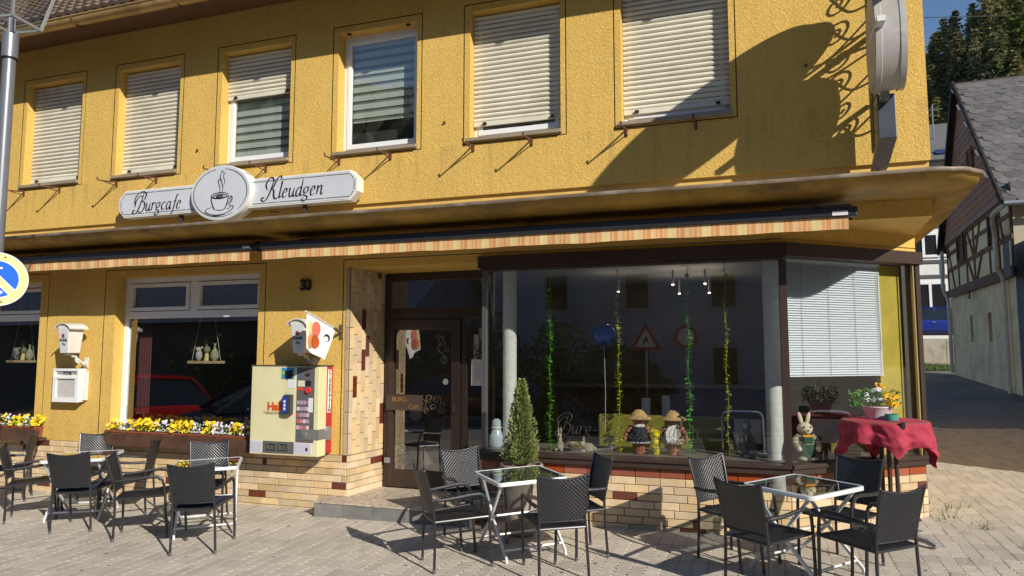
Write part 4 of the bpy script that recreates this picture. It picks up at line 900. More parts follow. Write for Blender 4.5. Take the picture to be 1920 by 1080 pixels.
# ---------------------------------------------------------------- cigarette machine
cm = empty('cigarette_machine', 'cream and red cigarette vending machine on the wall beside the entrance', 'vending machine', (-5.05, 0, .6))
CRE = M('machine_cream', (.70, .65, .39), .4, vary=.06, vs=3, stain=((.52, .46, .27), 3.5, .58, .85)); MRED = M('machine_red', (.42, .02, .04), .4, vary=.05); MGR = M('machine_grey', (.115, .11, .11), .45, vary=.06); MPAL = M('machine_pale', (.60, .60, .66), .5)
mx0, mx1, mz0, mz1, my = -5.50, -4.61, .605, 1.59, -.27
def cp_(mb, n, m, **k): return part(cm, mb, n, m, **k)
b = MB(); b.box(mx0, mx1, -.12, -.001, mz0 + .02, mz1 - .005); cp_(b, 'case', MRED, bevel=.006)
b = MB(); b.box(mx0 - .005, mx1 + .003, my, -.12, mz0, mz1); cp_(b, 'door', CRE, bevel=.008)
b = MB(); b.box(mx0 - .012, mx1 + .01, my - .005, -.002, mz1 - .004, mz1 + .008); cp_(b, 'top_cover', M('cover_dark', (.10, .075, .05), .6))
y = my - .003
def plate(n, m, xa, xb, za, zb, d=.003, parent=None): b = MB(); b.box(xa, xb, my - d, my + .002, za, zb); return cp_(b, n, m)
plate('selector_panel', MGR, -4.895, -4.665, .755, 1.575)
plate('lower_panel', MGR, -5.325, -4.915, .625, .755, .004)
plate('health_notice', MPAL, -5.49, -5.335, .625, .755); plate('health_notice', MPAL, -4.905, -4.69, .625, .75)
for k in range(7): plate('notice_line', M('notice_ink', (.34, .33, .42), .7), -4.90, -4.70, .64 + k * .015, .6435 + k * .015, .004); plate('notice_line', M('notice_ink', (.34, .33, .42), .7), -5.485, -5.34, .64 + k * .015, .6435 + k * .015, .004)
plate('coin_slot', BLACK, -4.76, -4.735, .665, .70, .006)
for xa in (-5.26, -5.105):
    b = MB(); xb = xa + .125
    for q in ((xa, xb, .665, .675), (xa, xb, .728, .738), (xa, xa + .01, .675, .728), (xb - .01, xb, .675, .728)): b.box(q[0], q[1], my - .02, my - .004, q[2], q[3])
    cp_(b, 'delivery_slot', M('slot_frame', (.16, .16, .15), .4, .4)); plate('slot_well', M('slot_well', (.09, .09, .07), .4), xa + .01, xb - .01, .675, .728, .005)
plate('display_sticker', M('sticker_blue', (.04, .26, .50), .5), -5.10, -4.935, 1.445, 1.57); plate('display_screen', BLACK, -5.05, -4.955, 1.455, 1.54, .008); plate('sticker', M('sticker_green', (.30, .45, .12), .5), -5.10, -5.06, 1.495, 1.53, .005)
plate('paper_note', M('paper_white', (.66, .68, .70), .8), -5.015, -4.915, 1.345, 1.435); plate('paper_note', M('paper_note_a', (.62, .60, .50), .8), -4.88, -4.79, 1.365, 1.43, .005); plate('card_slot', M('slot_blue', (.10, .12, .2), .4), -4.88, -4.80, 1.46, 1.505, .006)
plate('red_label', M('label_red', (.62, .07, .03), .5), -4.88, -4.81, 1.325, 1.355, .006)
b = MB(); b.tube([(-4.74, my - .002, 1.325), (-4.74, my - .025, 1.325)], .032, 16); cp_(b, 'return_button', M('button_red', (.75, .03, .03), .35), smooth=True)
plate('note_reader', BLACK, -4.775, -4.71, 1.375, 1.43, .012); plate('coin_lever', M('lever', (.05, .05, .05), .3), -4.77, -4.72, 1.49, 1.515, .02)
PK = [M('pack_%d' % i, c_, .5) for i, c_ in enumerate(((.60, .20, .22), (.62, .55, .56), (.50, .12, .14), (.40, .30, .42), (.66, .45, .44)))]
for r_ in range(5):
    for k in range(4):
        xa = -4.885 + k * .042; za = 1.17 - r_ * .068; plate('selection_button', rt_.choice(PK), xa, xa + .034, za, za + .04, .007)
plate('price_sheet', M('paper_white', (.66, .68, .70), .8), -4.735, -4.68, 1.085, 1.24, .009)
b = MB(); b.tube([(-4.775, my - .003, .845), (-4.775, my - .02, .845)], .026, 16); cp_(b, 'lock', GREYM, smooth=True)
b = MB(); b.box(-4.825, mx1 + .006, my - .008, my - .002, .79, .90); b.box(mx1 + .003, mx1 + .010, my - .008, -.05, .79, .90); cp_(b, 'security_strap', M('strap_steel', (.30, .29, .28), .4, .5))
b = MB(); b.prism([(.05 * math.cos(R(22.5 + 45 * k)) * 1.1, .085 * math.sin(R(22.5 + 45 * k))) for k in range(8)], .03, Matrix.Translation((mx1 + .002, -.10, .845)) @ Matrix.Rotation(R(90), 4, 'Y') @ Matrix.Rotation(R(90), 4, 'Z')); cp_(b, 'hasp_plate', GREYM, bevel=.006)
b = MB(); b.box(-5.02, -4.935, my - .06, my - .002, 1.06, 1.275); cp_(b, 'lighter_holder', M('holder_dark', (.05, .05, .055), .4)); 
b = MB(); b.box(-5.035, -4.975, my - .066, my - .006, 1.075, 1.26); cp_(b, 'lighter_card', M('lighter_blue', (.02, .05, .30), .35)); 
for k, zz in enumerate((1.12, 1.16, 1.20)): b = MB(); b.blob((-5.005, my - .067, zz), .016, .003, .018, 8, 6); cp_(b, 'lighter_mark', MPAL)
b = MB(); b.box(mx1 - .003, mx1 + .004, -.10, -.035, 1.07, 1.55); cp_(b, 'letter_strip', M('strip_white', (.80, .80, .78), .5))
for k, ch in enumerate('CIGARETTEN'):
    t = text(ch, .062, INK, 'lettering', None, Matrix.Translation((mx1 + .006, -.0675, 1.522 - k * .0475)) @ Matrix.Rotation(R(90), 4, 'Z') @ FACE, ext=.001, bold=.0014); t.parent = cm; t.matrix_parent_inverse = cm.matrix_basis.inverted()
for body_, s, z_, xx, m_, bd in (('Hall', .118, 1.135, -5.18, M('print_red_orange', (.62, .10, .02), .5), .006), ('TABAKWAREN', .043, 1.065, -5.18, M('print_brownish', (.22, .18, .12), .6), .0)):
    t = text(body_, s, m_, 'lettering', None, at(xx, my - .003, z_), ext=.001, bold=bd, sx=1.05); t.parent = cm; t.matrix_parent_inverse = cm.matrix_basis.inverted()

# plaque lettering and scrollwork on the door (parts of the door)
for body_, xx, zz in (('BURG-', a + 0 if False else -4.08, 1.185), ('Café', -3.90, 1.105)):
    t = text(body_, .075, M('brass_letter', (.40, .22, .08), .35, .6), 'lettering', door, at(xx, YD - .047, zz), ext=.003, bold=.0008)
def spiral(cx, cy, r0, turns, a0, n=26, sgn=1): return [(cx + r0 * (1 - .86 * k / n) * math.cos(a0 + sgn * turns * 2 * math.pi * k / n), cy + r0 * (1 - .86 * k / n) * math.sin(a0 + sgn * turns * 2 * math.pi * k / n)) for k in range(n + 1)]
ET = M('etched_white', (.26, .26, .25), .8)
sc = MB()
for cx, cy, r0, sg in ((-3.56, 1.86, .07, 1), (-3.55, 1.66, .06, -1), (-3.62, 1.93, .04, -1), (-3.50, 1.77, .035, 1)): pen(sc, spiral(cx, cy, r0, 1.3, 1.0, 22, sg), .0035, .0045, at(0, YD + .012, 0), .001, 2)
pen(sc, [(-3.64, 1.95), (-3.55, 1.90), (-3.62, 1.78), (-3.52, 1.68), (-3.58, 1.60)], .0035, .005, at(0, YD + .012, 0), .001, 6)
C(sc, 'etched_scroll', ET, door); sc = MB()
for cx, cy, r0, sg in ((-4.06, .63, .06, 1), (-4.07, .45, .06, -1), (-4.03, .53, .035, 1)): pen(sc, spiral(cx, cy, r0, 1.3, 1.0, 22, sg), .0035, .0045, at(0, YD + .012, 0), .001, 2)
C(sc, 'etched_scroll', ET, door)
em = MB()
for cx, cy, r0, sg in ((-3.80, 1.15, .06, 1), (-3.70, 1.21, .055, -1), (-3.61, 1.19, .06, 1), (-3.53, 1.13, .05, -1), (-3.66, 1.10, .05, 1), (-3.74, 1.07, .04, -1), (-3.56, 1.06, .04, 1), (-3.86, 1.09, .04, -1)): pen(em, spiral(cx, cy, r0, 1.25, 2.0 * cx, 20, sg), .007, .012, at(0, YD - .03, 0), .008, 2)
C(em, 'bronze_emblem', M('emblem_bronze', (.16, .115, .09), .4, .5), door)
nb = MB(); nb.box(-3.19, -3.02, YD + .0, YD + .003, 1.36, 1.66); C(nb, 'notice_sheet', M('notice_paper', (.62, .62, .60), .8), dfr)
for k in range(9): nb = MB(); nb.box(-3.165, -3.165 + (.12 if k % 3 else .09), YD - .0015, YD, 1.62 - k * .022, 1.626 - k * .022); C(nb, 'notice_text', M('notice_grey', (.25, .25, .25), .8), dfr)
st = MB(); st.lathe([(.035, 0), (.035, .002)], n=20, T=Matrix.Translation((-3.52, YD + .012, 1.40)) @ FACE); C(st, 'round_sticker', ET, door)
# faint script across the shop pane
sp = MB(); script(sp, 'Burg-Café', -1.98, 0, .082, Tt(0, .027, .925), .02, .075); script(sp, 'Kleudgen', -1.22, 0, .082, Tt(0, .027, .925), .02, .075); C(sp, 'pane_lettering', M('etched_dim', (.055, .055, .05), .9), shop)

# ---------------------------------------------------------------- projecting sign by the corner
hs = empty('hanging_sign', 'pale oval double light box projecting from the wall by the right corner', 'sign', (1.03, 0, 4.3))
PALM = M('sign_drum', (.52, .50, .47), .4, .3, vary=.15, vs=5, stain=((.28, .24, .2), 5, .55, .75)); PALF = M('sign_drum_face', (.55, .48, .38), .5, vary=.15, vs=8)
def drum(xc, L, z, rl, rz, th):
    T = Matrix.Translation((xc - th / 2, -L, z)) @ Matrix(((0, 0, 1, 0), (1, 0, 0, 0), (0, 1, 0, 0), (0, 0, 0, 1))) @ Matrix.Scale(rl, 4, (1, 0, 0)) @ Matrix.Scale(rz, 4, (0, 1, 0))
    b = MB(); b.lathe([(.97, .012), (1.0, .0), (1.0, th * .2), (.975, th * .22), (.975, th * .78), (1.0, th * .8), (1.0, th), (.97, th - .012)], n=56, T=T); part(hs, b, 'drum', PALM, smooth=30)
    b = MB(); b.lathe([(.96, -.004), (.96, .012)], n=56, T=T); part(hs, b, 'face', PALF)
drum(1.05, .58, 4.33, .27, .43, .23); drum(1.045, 1.15, 5.02, .85, .36, .17)
b = MB(); b.box(.93, .99, -.98, -.5, 4.34, 4.385); part(hs, b, 'arm', M('arm_white', (.75, .75, .75), .5))
for q in ((1.0, 1.07, -.50, -.36, 3.86, 4.02), (1.02, 1.06, -.42, -.05, 4.0, 4.03), (1.02, 1.06, -.6, -.04, 4.62, 4.66)): b = MB(); b.box(*q); part(hs, b, 'spine', GREYM)
b = MB(); b.box(.985, 1.125, -.42, -.20, 3.545, 3.93); part(hs, b, 'transformer_box', M('box_blue_grey', (.085, .10, .125), .4, .4, vary=.15), bevel=.006)
b = MB(); vs = [(.985, -.42, 3.545), (1.125, -.42, 3.545), (1.125, -.20, 3.545), (.985, -.20, 3.545), (.95, -.24, 3.33), (1.07, -.24, 3.33), (1.07, -.10, 3.33), (.95, -.10, 3.33)]; b.add(vs, [(0, 1, 2, 3), (4, 7, 6, 5), (0, 4, 5, 1), (1, 5, 6, 2), (2, 6, 7, 3), (3, 7, 4, 0)]); part(hs, b, 'chute', M('chute_grey', (.16, .14, .12), .5, .3))
cb_ = MB(); cb_.tube(crom([(1.0, -.15, 3.33), (1.02, -.25, 3.29), (1.1, -.3, 3.24), (1.16, -.25, 3.3), (1.2, -.3, 3.22)], 6), .009, 6); part(hs, cb_, 'cable', M('cable_grey', (.4, .38, .35), .6))
def iron(pts, r=.011):
    b = MB(); b.tube([(1.02, -L, z) for L, z in pts], r, 6); part(hs, b, 'iron_scroll', M('wrought_iron', (.03, .03, .03), .6))
for L, z, r0, sg, a0 in ((.22, 4.88, .10, 1, 1.2), (.20, 4.62, .095, -1, 1.0), (.22, 4.40, .10, 1, 1.2), (.20, 4.14, .08, -1, 1.0), (.18, 3.93, .09, 1, 1.2), (.22, 3.74, .085, -1, 1.0), (.62, 4.66, .09, 1, 2.0), (.2, 5.15, .11, 1, 1.2), (.24, 5.4, .1, -1, 1.)):
    sp_ = spiral(L, z, r0, 1.6, a0, 24, sg); iron(sp_ , .010)
    iron(crom([sp_[0] + (0,), (sp_[0][0] * .5 + .02, z + r0 * 1.5, 0), (.02, z + r0 * 2.0, 0)], 6) if False else [(v.x, v.y) for v in crom([(*sp_[0], 0), (sp_[0][0] * .55, z - r0 * 1.3 * sg, 0), (.015, z - r0 * 1.9 * sg, 0)], 6)], .010)
iron([(.012, 3.55), (.012, 5.6)], .013); iron([(.02, 4.55), (.4, 4.75), (.9, 4.64)], .012); iron([(.02, 4.70), (.5, 4.70)], .014)

# ---------------------------------------------------------------- planters below the windows
BOXR = M('planter_terracotta', (.26, .075, .04), .6, vary=.1); SOIL = M('soil', (.04, .028, .02), .95)
for xa, xb in ((-9.9, -8.96), (-7.82, -5.52)):
    b = MB(); b.box(xa, xb, -.17, -.13, .595, .738); b.box(xa, xb, -.13, -.001, .595, .63); tag(b.build('planter_board', WOODD), 'dark brown board shelf below the %s window' % ('far left' if xa < -9 else 'wide left'), 'shelf', 'board shelves under the windows')
def planter(x0, x1, label, seed):
    r = random.Random(seed); P = empty('flower_box', label, 'planter', ((x0 + x1) / 2, -.08, .64), group='flower boxes on the window ledges')
    b = MB(); ya, yb, za, zb = -.125, -.01, .635, .772
    vs = [(x0 + .02, ya + .01, za), (x1 - .02, ya + .01, za), (x1 - .02, yb, za), (x0 + .02, yb, za), (x0, ya - .015, zb), (x1, ya - .015, zb), (x1, yb + .005, zb), (x0, yb + .005, zb)]
    b.add(vs, [(0, 3, 2, 1), (0, 1, 5, 4), (1, 2, 6, 5), (2, 3, 7, 6), (3, 0, 4, 7)]); b.box(x0 - .004, x1 + .004, ya - .02, ya - .008, zb - .015, zb + .006); part(P, b, 'trough', BOXR)
    b = MB(); b.quad((x0, ya, zb - .02), (x1, ya, zb - .02), (x1, yb, zb - .02), (x0, yb, zb - .02)); part(P, b, 'soil', SOIL)
    lf = MB(); fy = MB(); fw2 = MB(); fd = MB()
    n_ = int((x1 - x0) * 520)
    for k in range(n_):
        p = Vector((r.uniform(x0, x1), r.uniform(-.15, .02), zb + r.uniform(-.03, .10))); s = r.uniform(.014, .026); q = Matrix.Rotation(r.uniform(0, 6.3), 4, 'Z') @ Matrix.Rotation(r.uniform(-1.1, .6), 4, 'X')
        lf.add([p + (q @ Vector(v)) for v in ((0, -s, 0), (s * .5, 0, s * .15), (0, s, 0), (-s * .5, 0, s * .15))], [(0, 1, 2, 3)])
    x = x0 + r.uniform(.0, .05); kind = r.random() < .5
    while x < x1 - .02:
        wd = r.uniform(.14, .22)
        for k in range(int(wd * (190 if kind else 150))):
            p = Vector((min(x1 + .01, x + r.uniform(0, wd)), r.uniform(-.17, .0), zb + r.uniform(.02, .145) )); s = r.uniform(.017, .028) * (1 if kind else .62); mb = fy if kind else fw2
            q = Matrix.Translation(p) @ Matrix.Rotation(r.uniform(-.7, .7), 4, 'Z') @ Matrix.Rotation(r.uniform(.5, 1.5), 4, 'X')
            for j in range(5):
                a = 2 * math.pi * j / 5 + .3; c_ = Vector((math.cos(a), math.sin(a), 0)); d_ = Vector((-math.sin(a), math.cos(a), 0))
                mb.add([q @ v for v in (Vector((0, 0, 0)), c_ * s * .7 - d_ * s * .5 + Vector((0, 0, .003)), c_ * s * 1.1 + Vector((0, 0, -.003)), c_ * s * .7 + d_ * s * .5 + Vector((0, 0, .003)))], [(0, 1, 2, 3)])
            fd.add([q @ Vector((s * .22 * math.cos(t_), s * .22 * math.sin(t_), .004)) for t_ in (0, 2.1, 4.2)], [(0, 1, 2)])
        x += wd; kind = not kind
    tag(part(P, lf, 'leaves', LEAFG), kind='stuff'); tag(part(P, fy, 'yellow_blossoms', PETY), kind='stuff'); tag(part(P, fw2, 'white_blossoms', PETW), kind='stuff'); tag(part(P, fd, 'blossom_eyes', M('pansy_eye', (.12, .05, .03), .7)), kind='stuff')
for k, (xa, xb) in enumerate(((-7.80, -7.26), (-7.245, -6.70), (-6.685, -6.13), (-6.115, -5.56))):
    planter(xa, xb, 'flower box of yellow and white pansies under the wide left window, %s from the left' % ('first', 'second', 'third', 'fourth')[k], 20 + k)
planter(-9.85, -9.02, 'flower box of yellow and white pansies under the far left window', 30)

# ---------------------------------------------------------------- chairs
def panel(name, fn, nu, nv, su, sv, mat, parent, lam=.030, row=.0165, amp=.0033):
    """woven sheet: strands pass over and under, as real relief"""
    nu = int(su / lam * 6); nr = int(sv / row); nv = nr * 4; vs = []
    base = [[Vector(fn(i / nu, j / nv)) for i in range(nu + 1)] for j in range(nv + 1)]
    for j in range(nv + 1):
        for i in range(nu + 1):
            p = base[j][i]; a = base[j][min(i + 1, nu)] - base[j][max(i - 1, 0)]; b = base[min(j + 1, nv)][i] - base[max(j - 1, 0)][i]; n_ = a.cross(b).normalized()
            r_ = j // 4; f_ = (j % 4) / 4; prof = math.sin(math.pi * f_) ** .6 if f_ else 0
            vs.append(p + n_ * (amp * max(-1, min(1, 1.7 * math.cos(2 * math.pi * (i / 6) + math.pi * (r_ % 2)))) * prof * (1 if 0 < i < nu else 0)))
    fs = [(j * (nu + 1) + i, j * (nu + 1) + i + 1, (j + 1) * (nu + 1) + i + 1, (j + 1) * (nu + 1) + i) for j in range(nv) for i in range(nu)]
    me = bpy.data.meshes.new(name); me.from_pydata([tuple(v) for v in vs], [], fs); me.materials.append(mat); me.polygons.foreach_set('use_smooth', [True] * len(me.polygons)); me.update()
    return link(name, me, parent)
def make_chair():
    ch = bpy.data.objects.new('rattan_armchair', None); COL.objects.link(ch)
    def bk(z, x):                                  # back surface: y at height z, slightly concave in x
        t = (z - .44) / .37; return -.225 - .075 * t + .03 * (1 - (x / .2) ** 2) * -.8 * min(1, t + .3)
    def hw(z): t = (z - .44) / .37; return .172 + .022 * t
    for s in (-1, 1):
        b = MB(); b.tube(crom([(s * .195, -.235, 0), (s * .190, -.225, .2), (s * .183, -.222, .40), (s * .180, -.228, .50), (s * .190, -.262, .66), (s * .198, -.298, .80)], 4), .0115, 8); part_l(ch, b, 'back_leg', TUBE)
        b = MB(); b.tube(crom([(s * .222, .245, 0), (s * .226, .235, .2), (s * .228, .225, .42), (s * .230, .205, .545), (s * .232, .155, .592), (s * .230, .05, .590), (s * .222, -.10, .575), (s * .196, -.245, .57)], 5), .0125, 8); part_l(ch, b, 'front_leg_and_arm', TUBE)
        b = MB(); b.tube(crom([(s * .231, .19, .562), (s * .232, .15, .592), (s * .230, .05, .590), (s * .222, -.10, .575), (s * .203, -.22, .571)], 5), .0155, 8); part_l(ch, b, 'arm_wrap', WEAVE2)
        b = MB(); b.tube([(s * .195, -.235, -.002), (s * .193, -.234, .03)], .0135, 8); part_l(ch, b, 'foot_cap', M('foot_cap', (.10, .10, .11), .5)); b = MB(); b.tube([(s * .222, .245, -.002), (s * .2222, .2445, .03)], .0135, 8); part_l(ch, b, 'foot_cap', M('foot_cap', (.10, .10, .11), .5))
    b = MB(); b.tube([(-.183, -.222, .395), (.183, -.222, .395)], .011, 8); b.tube([(-.228, .222, .408), (.228, .222, .408)], .011, 8)
    for s in (-1, 1): b.tube([(s * .183, -.222, .395), (s * .228, .222, .408)], .011, 8)
    part_l(ch, b, 'seat_frame', TUBE)
    def fs_(u, v):
        y = -.222 + .444 * v; wx = .176 + .05 * v; x = (2 * u - 1) * wx
        return (x, y, .400 + .013 * v - .014 * math.sin(math.pi * u) * math.sin(math.pi * v))
    panel('seat', fs_, 10, 10, .44, .44, WEAVE, ch)
    def fb(u, v):
        ztop = .81 - .03 * math.sin(math.pi * u); z = .452 + (ztop - .452) * v; zb = .452 - 0; x = (2 * u - 1) * (hw(z) + .008)
        t = (z - .44) / .37; y = -.222 - .078 * t - .028 * math.sin(math.pi * u) * (.4 + .6 * min(1, t + .2)); return (x, y, z)
    panel('backrest', fb, 12, 10, .39, .37, WEAVE, ch)
    b = MB(); b.tube([fb(k / 12, 1) for k in range(13)], .008, 7); part_l(ch, b, 'top_edge', WEAVE2); b = MB(); b.tube([fb(k / 12, 0) for k in range(13)], .007, 7); part_l(ch, b, 'lower_edge', WEAVE2)
    return ch
def part_l(root, mb, name, mat): return mb.build(name, mat, root, smooth=True)
WEAVE2 = M('arm_wrap', (.020, .020, .024), .4, spec=.6, bump=.8, bs=160, bdist=.004)
proto = make_chair(); first = True
NAVY = M('navy_cushion', (.012, .016, .045), .9, vary=.2)
CHAIRS = [
 (-7.921, -1.308, 44, 'black rattan armchair at the left edge, facing right to the leftmost table', 0),
 (-8.68, -.345, 222, 'black rattan armchair turned away to the left under the far left window', 0),
 (-7.823, -.189, -60, 'black rattan armchair behind the leftmost table, back against the wall', 0),
 (-6.65, -1.552, 115, 'black rattan armchair with navy cushion in front of the leftmost table, back to viewer', 1),
 (-6.587, -.486, 212, 'black rattan armchair at the right side of the leftmost table, facing left', 0),
 (-6.105, -1.532, 36, 'black rattan armchair left of the second table, facing right', 0),
 (-4.829, -1.846, 114, 'black rattan armchair with navy cushion in front of the second table, back to viewer', 1),
 (-5.773, -.559, -59, 'black rattan armchair behind the second table below the pansies', 0),
 (-2.70, -1.60, 40, 'black rattan armchair left of the table by the door, seen from its side', 0),
 (-2.789, -.554, -44, 'sunlit black rattan armchair between the door and the potted spruce', 0),
 (-1.447, -1.679, 119, 'black rattan armchair in front of the table by the potted spruce, back to viewer', 0),
 (-1.341, -.748, 215, 'black rattan armchair right of the spruce table, against the tiled plinth', 0),
 (-.481, -.578, -40, 'sunlit black rattan armchair left of the rightmost glass table', 0),
 (-.192, -1.649, 53, 'black rattan armchair in front left of the rightmost table, back in shade', 0),
 (.729, -.448, 233, 'black rattan armchair between the rightmost glass table and the red-clothed table', 0),
 (.857, -1.643, 131, 'black rattan armchair at the front right corner of the terrace', 0)]
for mx, my_, fa_, lab, cush in CHAIRS:
    o = proto if first else copy_tree(proto); first = False
    d = Vector((math.cos(R(fa_)), math.sin(R(fa_)))); cx = mx + d.x * .298; cy = my_ + d.y * .298
    o.matrix_basis = gmat(cx, cy, R(fa_ - 90)); tag(o, lab, 'chair', 'black rattan armchairs on the terrace')
    if cush:
        b = MB(); nu = 8; b.add([(-.16 + .32 * i / nu, -.17 + .34 * j / nu, .425 + .022 * math.sin(math.pi * i / nu) * math.sin(math.pi * j / nu) + .006 * math.sin(i * 2.1 + j * 1.7)) for j in range(nu + 1) for i in range(nu + 1)], [(j * (nu + 1) + i, j * (nu + 1) + i + 1, (j + 1) * (nu + 1) + i + 1, (j + 1) * (nu + 1) + i) for j in range(nu) for i in range(nu)])
        c_ = b.build('seat_cushion', NAVY, None, smooth=True); c_.matrix_basis = gmat(cx, cy, R(fa_ - 90)); m_ = c_.modifiers.new('s', 'SOLIDIFY'); m_.thickness = .03
        tag(c_, 'navy seat cushion on the chair in front of the %s table' % ('leftmost' if mx < -6 else 'second'), 'cushion', 'navy cushions')

# ---------------------------------------------------------------- folding glass tables
TWHITE = M('table_white', (.70, .71, .72), .35, .15, vary=.05)
def make_table():
    t = bpy.data.objects.new('folding_table', None); COL.objects.link(t); h = .66; s = .325; rc = .05
    def rr(s, r, n=5): return [(sx * (s - r) + r * math.cos(a), sy * (s - r) + r * math.sin(a)) for sx, sy, a0 in ((1, 1, 0), (-1, 1, 90), (-1, -1, 180), (1, -1, 270)) for a in [R(a0 + 90 * k / n) for k in range(n + 1)]]
    O = rr(s, rc); I = rr(s - .022, rc - .02); n_ = len(O)
    b = MB(); vs = [(x, y, h - .03) for x, y in O] + [(x, y, h - .004) for x, y in O] + [(x * .992, y * .992, h) for x, y in O] + [(x, y, h) for x, y in I] + [(x, y, h - .012) for x, y in I] + [(x, y, h - .03) for x, y in I]
    b.add(vs, [(r_ * n_ + k, r_ * n_ + (k + 1) % n_, ((r_ + 1) % 6) * n_ + (k + 1) % n_, ((r_ + 1) % 6) * n_ + k) for r_ in range(6) for k in range(n_)]); b.build('table_rim', TWHITE, t, smooth=35)
    b = MB(); b.quad(*[(x, y, h - .0015) for x, y in I]); b.build('glass_top', GLASS_T, t)
    for sx in (-1, 1):
        for sy in (-1, 1):
            x = sx * .27 - (.012 * sy); b = MB(); b.flat([(x, -sy * .27, h - .03), (x, 0, h * .46), (x, sy * .29, .035), (x, sy * .295, .0)], .026, .020, (1, 0, 0)); b.build('leg', TWHITE, t, bevel=.003)
    for y, z in ((-.24, .09), (.24, .09), (-.03, h * .5)):
        b = MB(); b.tube([(-.27, y, z), (.27, y, z)], .010, 8); b.build('cross_bar', TWHITE, t, smooth=True)
    return t
tp = make_table(); first = True
for x, y, a_, lab in ((-7.24, -.88, 27, 'white folding table with glass top, leftmost on the terrace'), (-5.37, -1.05, 36, 'white folding table with glass top below the pansy boxes, second from the left'),
                     (-2.05, -.93, 41, 'white folding table with glass top in front of the potted spruce'), (.27, -.90, 50, 'white folding table with glass top in front of the corner window')):
    o = tp if first else copy_tree(tp); first = False
    o.matrix_basis = gmat(x, y, R(a_)); tag(o, lab, 'table', 'folding glass tables on the terrace')

# ---------------------------------------------------------------- potted spruce
ps = empty('potted_spruce', 'small conical spruce in a woven grey pot before the shop window', 'potted tree', mat=Matrix.Translation((-2.22, -.42, gz(-2.22, -.42))))
POTM = M('pot_rattan', (.34, .28, .23), .6, vary=.25, vs=60, bump=.9, bs=90, bdist=.006)
b = MB(); b.lathe([(.135, 0), (.15, .02), (.185, .40), (.198, .60), (.205, .61), (.208, .64), (.20, .655), (.185, .65), (.18, .56)], n=32, cap=False); b.lathe([(.001, .002), (.135, .0)], n=32, cap=False); b.build('pot', POTM, ps, smooth=True)
b = MB(); b.lathe([(.001, .60), (.182, .60)], n=24, cap=False); b.build('soil', SOIL, ps)
b = MB(); b.tube([(0, 0, .55), (.005, 0, 1.0), (0, .005, 1.40)], [.018, .012, .003], 8); b.build('trunk', M('bark', (.10, .065, .04), .9), ps)
nd = MB(); r = random.Random(5)
for k in range(4600):
    t_ = r.random() ** 1.25; z = .66 + .78 * t_; rad = .150 * (1 - t_) ** .74 * (1.0 if t_ > .08 else .75 + t_ * 3) + .006
    a_ = r.uniform(0, 6.283); lobe = 1 + .24 * math.sin(a_ * 5 + z * 13) + .14 * math.sin(a_ * 9 - z * 25)
    rr_ = rad * lobe * (r.random() ** .35); p = Vector((rr_ * math.cos(a_), rr_ * math.sin(a_), z)); d = Vector((math.cos(a_) * .8, math.sin(a_) * .8, .75 + r.uniform(-.3, .5))).normalized()
    L = r.uniform(.022, .046); sd = d.cross(Vector((r.uniform(-1, 1), r.uniform(-1, 1), r.uniform(-1, 1)))).normalized() * r.uniform(.004, .008)
    nd.add([p - sd, p + d * L * .5 - sd * 1.3, p + d * L, p + d * L * .5 + sd * 1.3], [(0, 1, 2, 3)])
nd.build('needles', M('spruce_needles', (.17, .205, .055), .6, vary=.4, vs=25), ps)

# ---------------------------------------------------------------- red-clothed bistro table
bx, by, bz = 1.02, .26, 1.13
bt = empty('bistro_table', 'tall bistro table with clamped red cloth in front of the corner window', 'table', mat=Matrix.Translation((bx, by, 0)))
ZB = gz(bx, by)
b = MB(); b.lathe([(.35, bz - .03), (.36, bz - .025), (.36, bz - .006), (.355, bz - .002)], n=36); b.build('table_top', M('table_wood', (.2, .1, .06), .6), bt)
for dx, dy in ((.02, -.02), (.075, -.03), (-.03, .03)):
    b = MB(); b.tube([(dx, dy, bz - .03), (dx * 1.1, dy * 1.1, ZB + .05)], .019, 10); b.build('post', DARKBR, bt, smooth=True)
for k in range(4):
    a_ = R(-46 + 90 * k); b = MB(); b.flat([(0, 0, ZB + .06), (.38 * math.cos(a_), .38 * math.sin(a_), ZB + .045), (.45 * math.cos(a_), .45 * math.sin(a_), ZB + .02)], .055, .04); b.build('foot', M('foot_grey', (.26, .26, .26), .5), bt, bevel=.006)
REDC = M('red_cloth', (.37, .03, .06), .85, vary=.12, vs=7)
from mathutils import noise as mnoise
cl = MB(); NA = 144; rings = []
PH = R(-45 + 7)
def drop(a):   # hanging length of a square cloth round the disc, corners to the sides
    c_ = max(abs(math.cos(a - PH)), abs(math.sin(a - PH))); L = .56 / c_ - .36
    d = (a + 1.57 + math.pi) % (2 * math.pi) - math.pi
    return L * (1 - .30 * math.exp(-(d / .5) ** 2))
for ri in range(4): rings.append([(.358 * (.01 + ri / 3) * math.cos(2 * math.pi * k / NA), .358 * (.01 + ri / 3) * math.sin(2 * math.pi * k / NA), bz + .003 + .003 * mnoise.noise((ri * 1.3, k * .2, 0)) * (ri < 3) - (.0 if ri < 3 else .004)) for k in range(NA)])
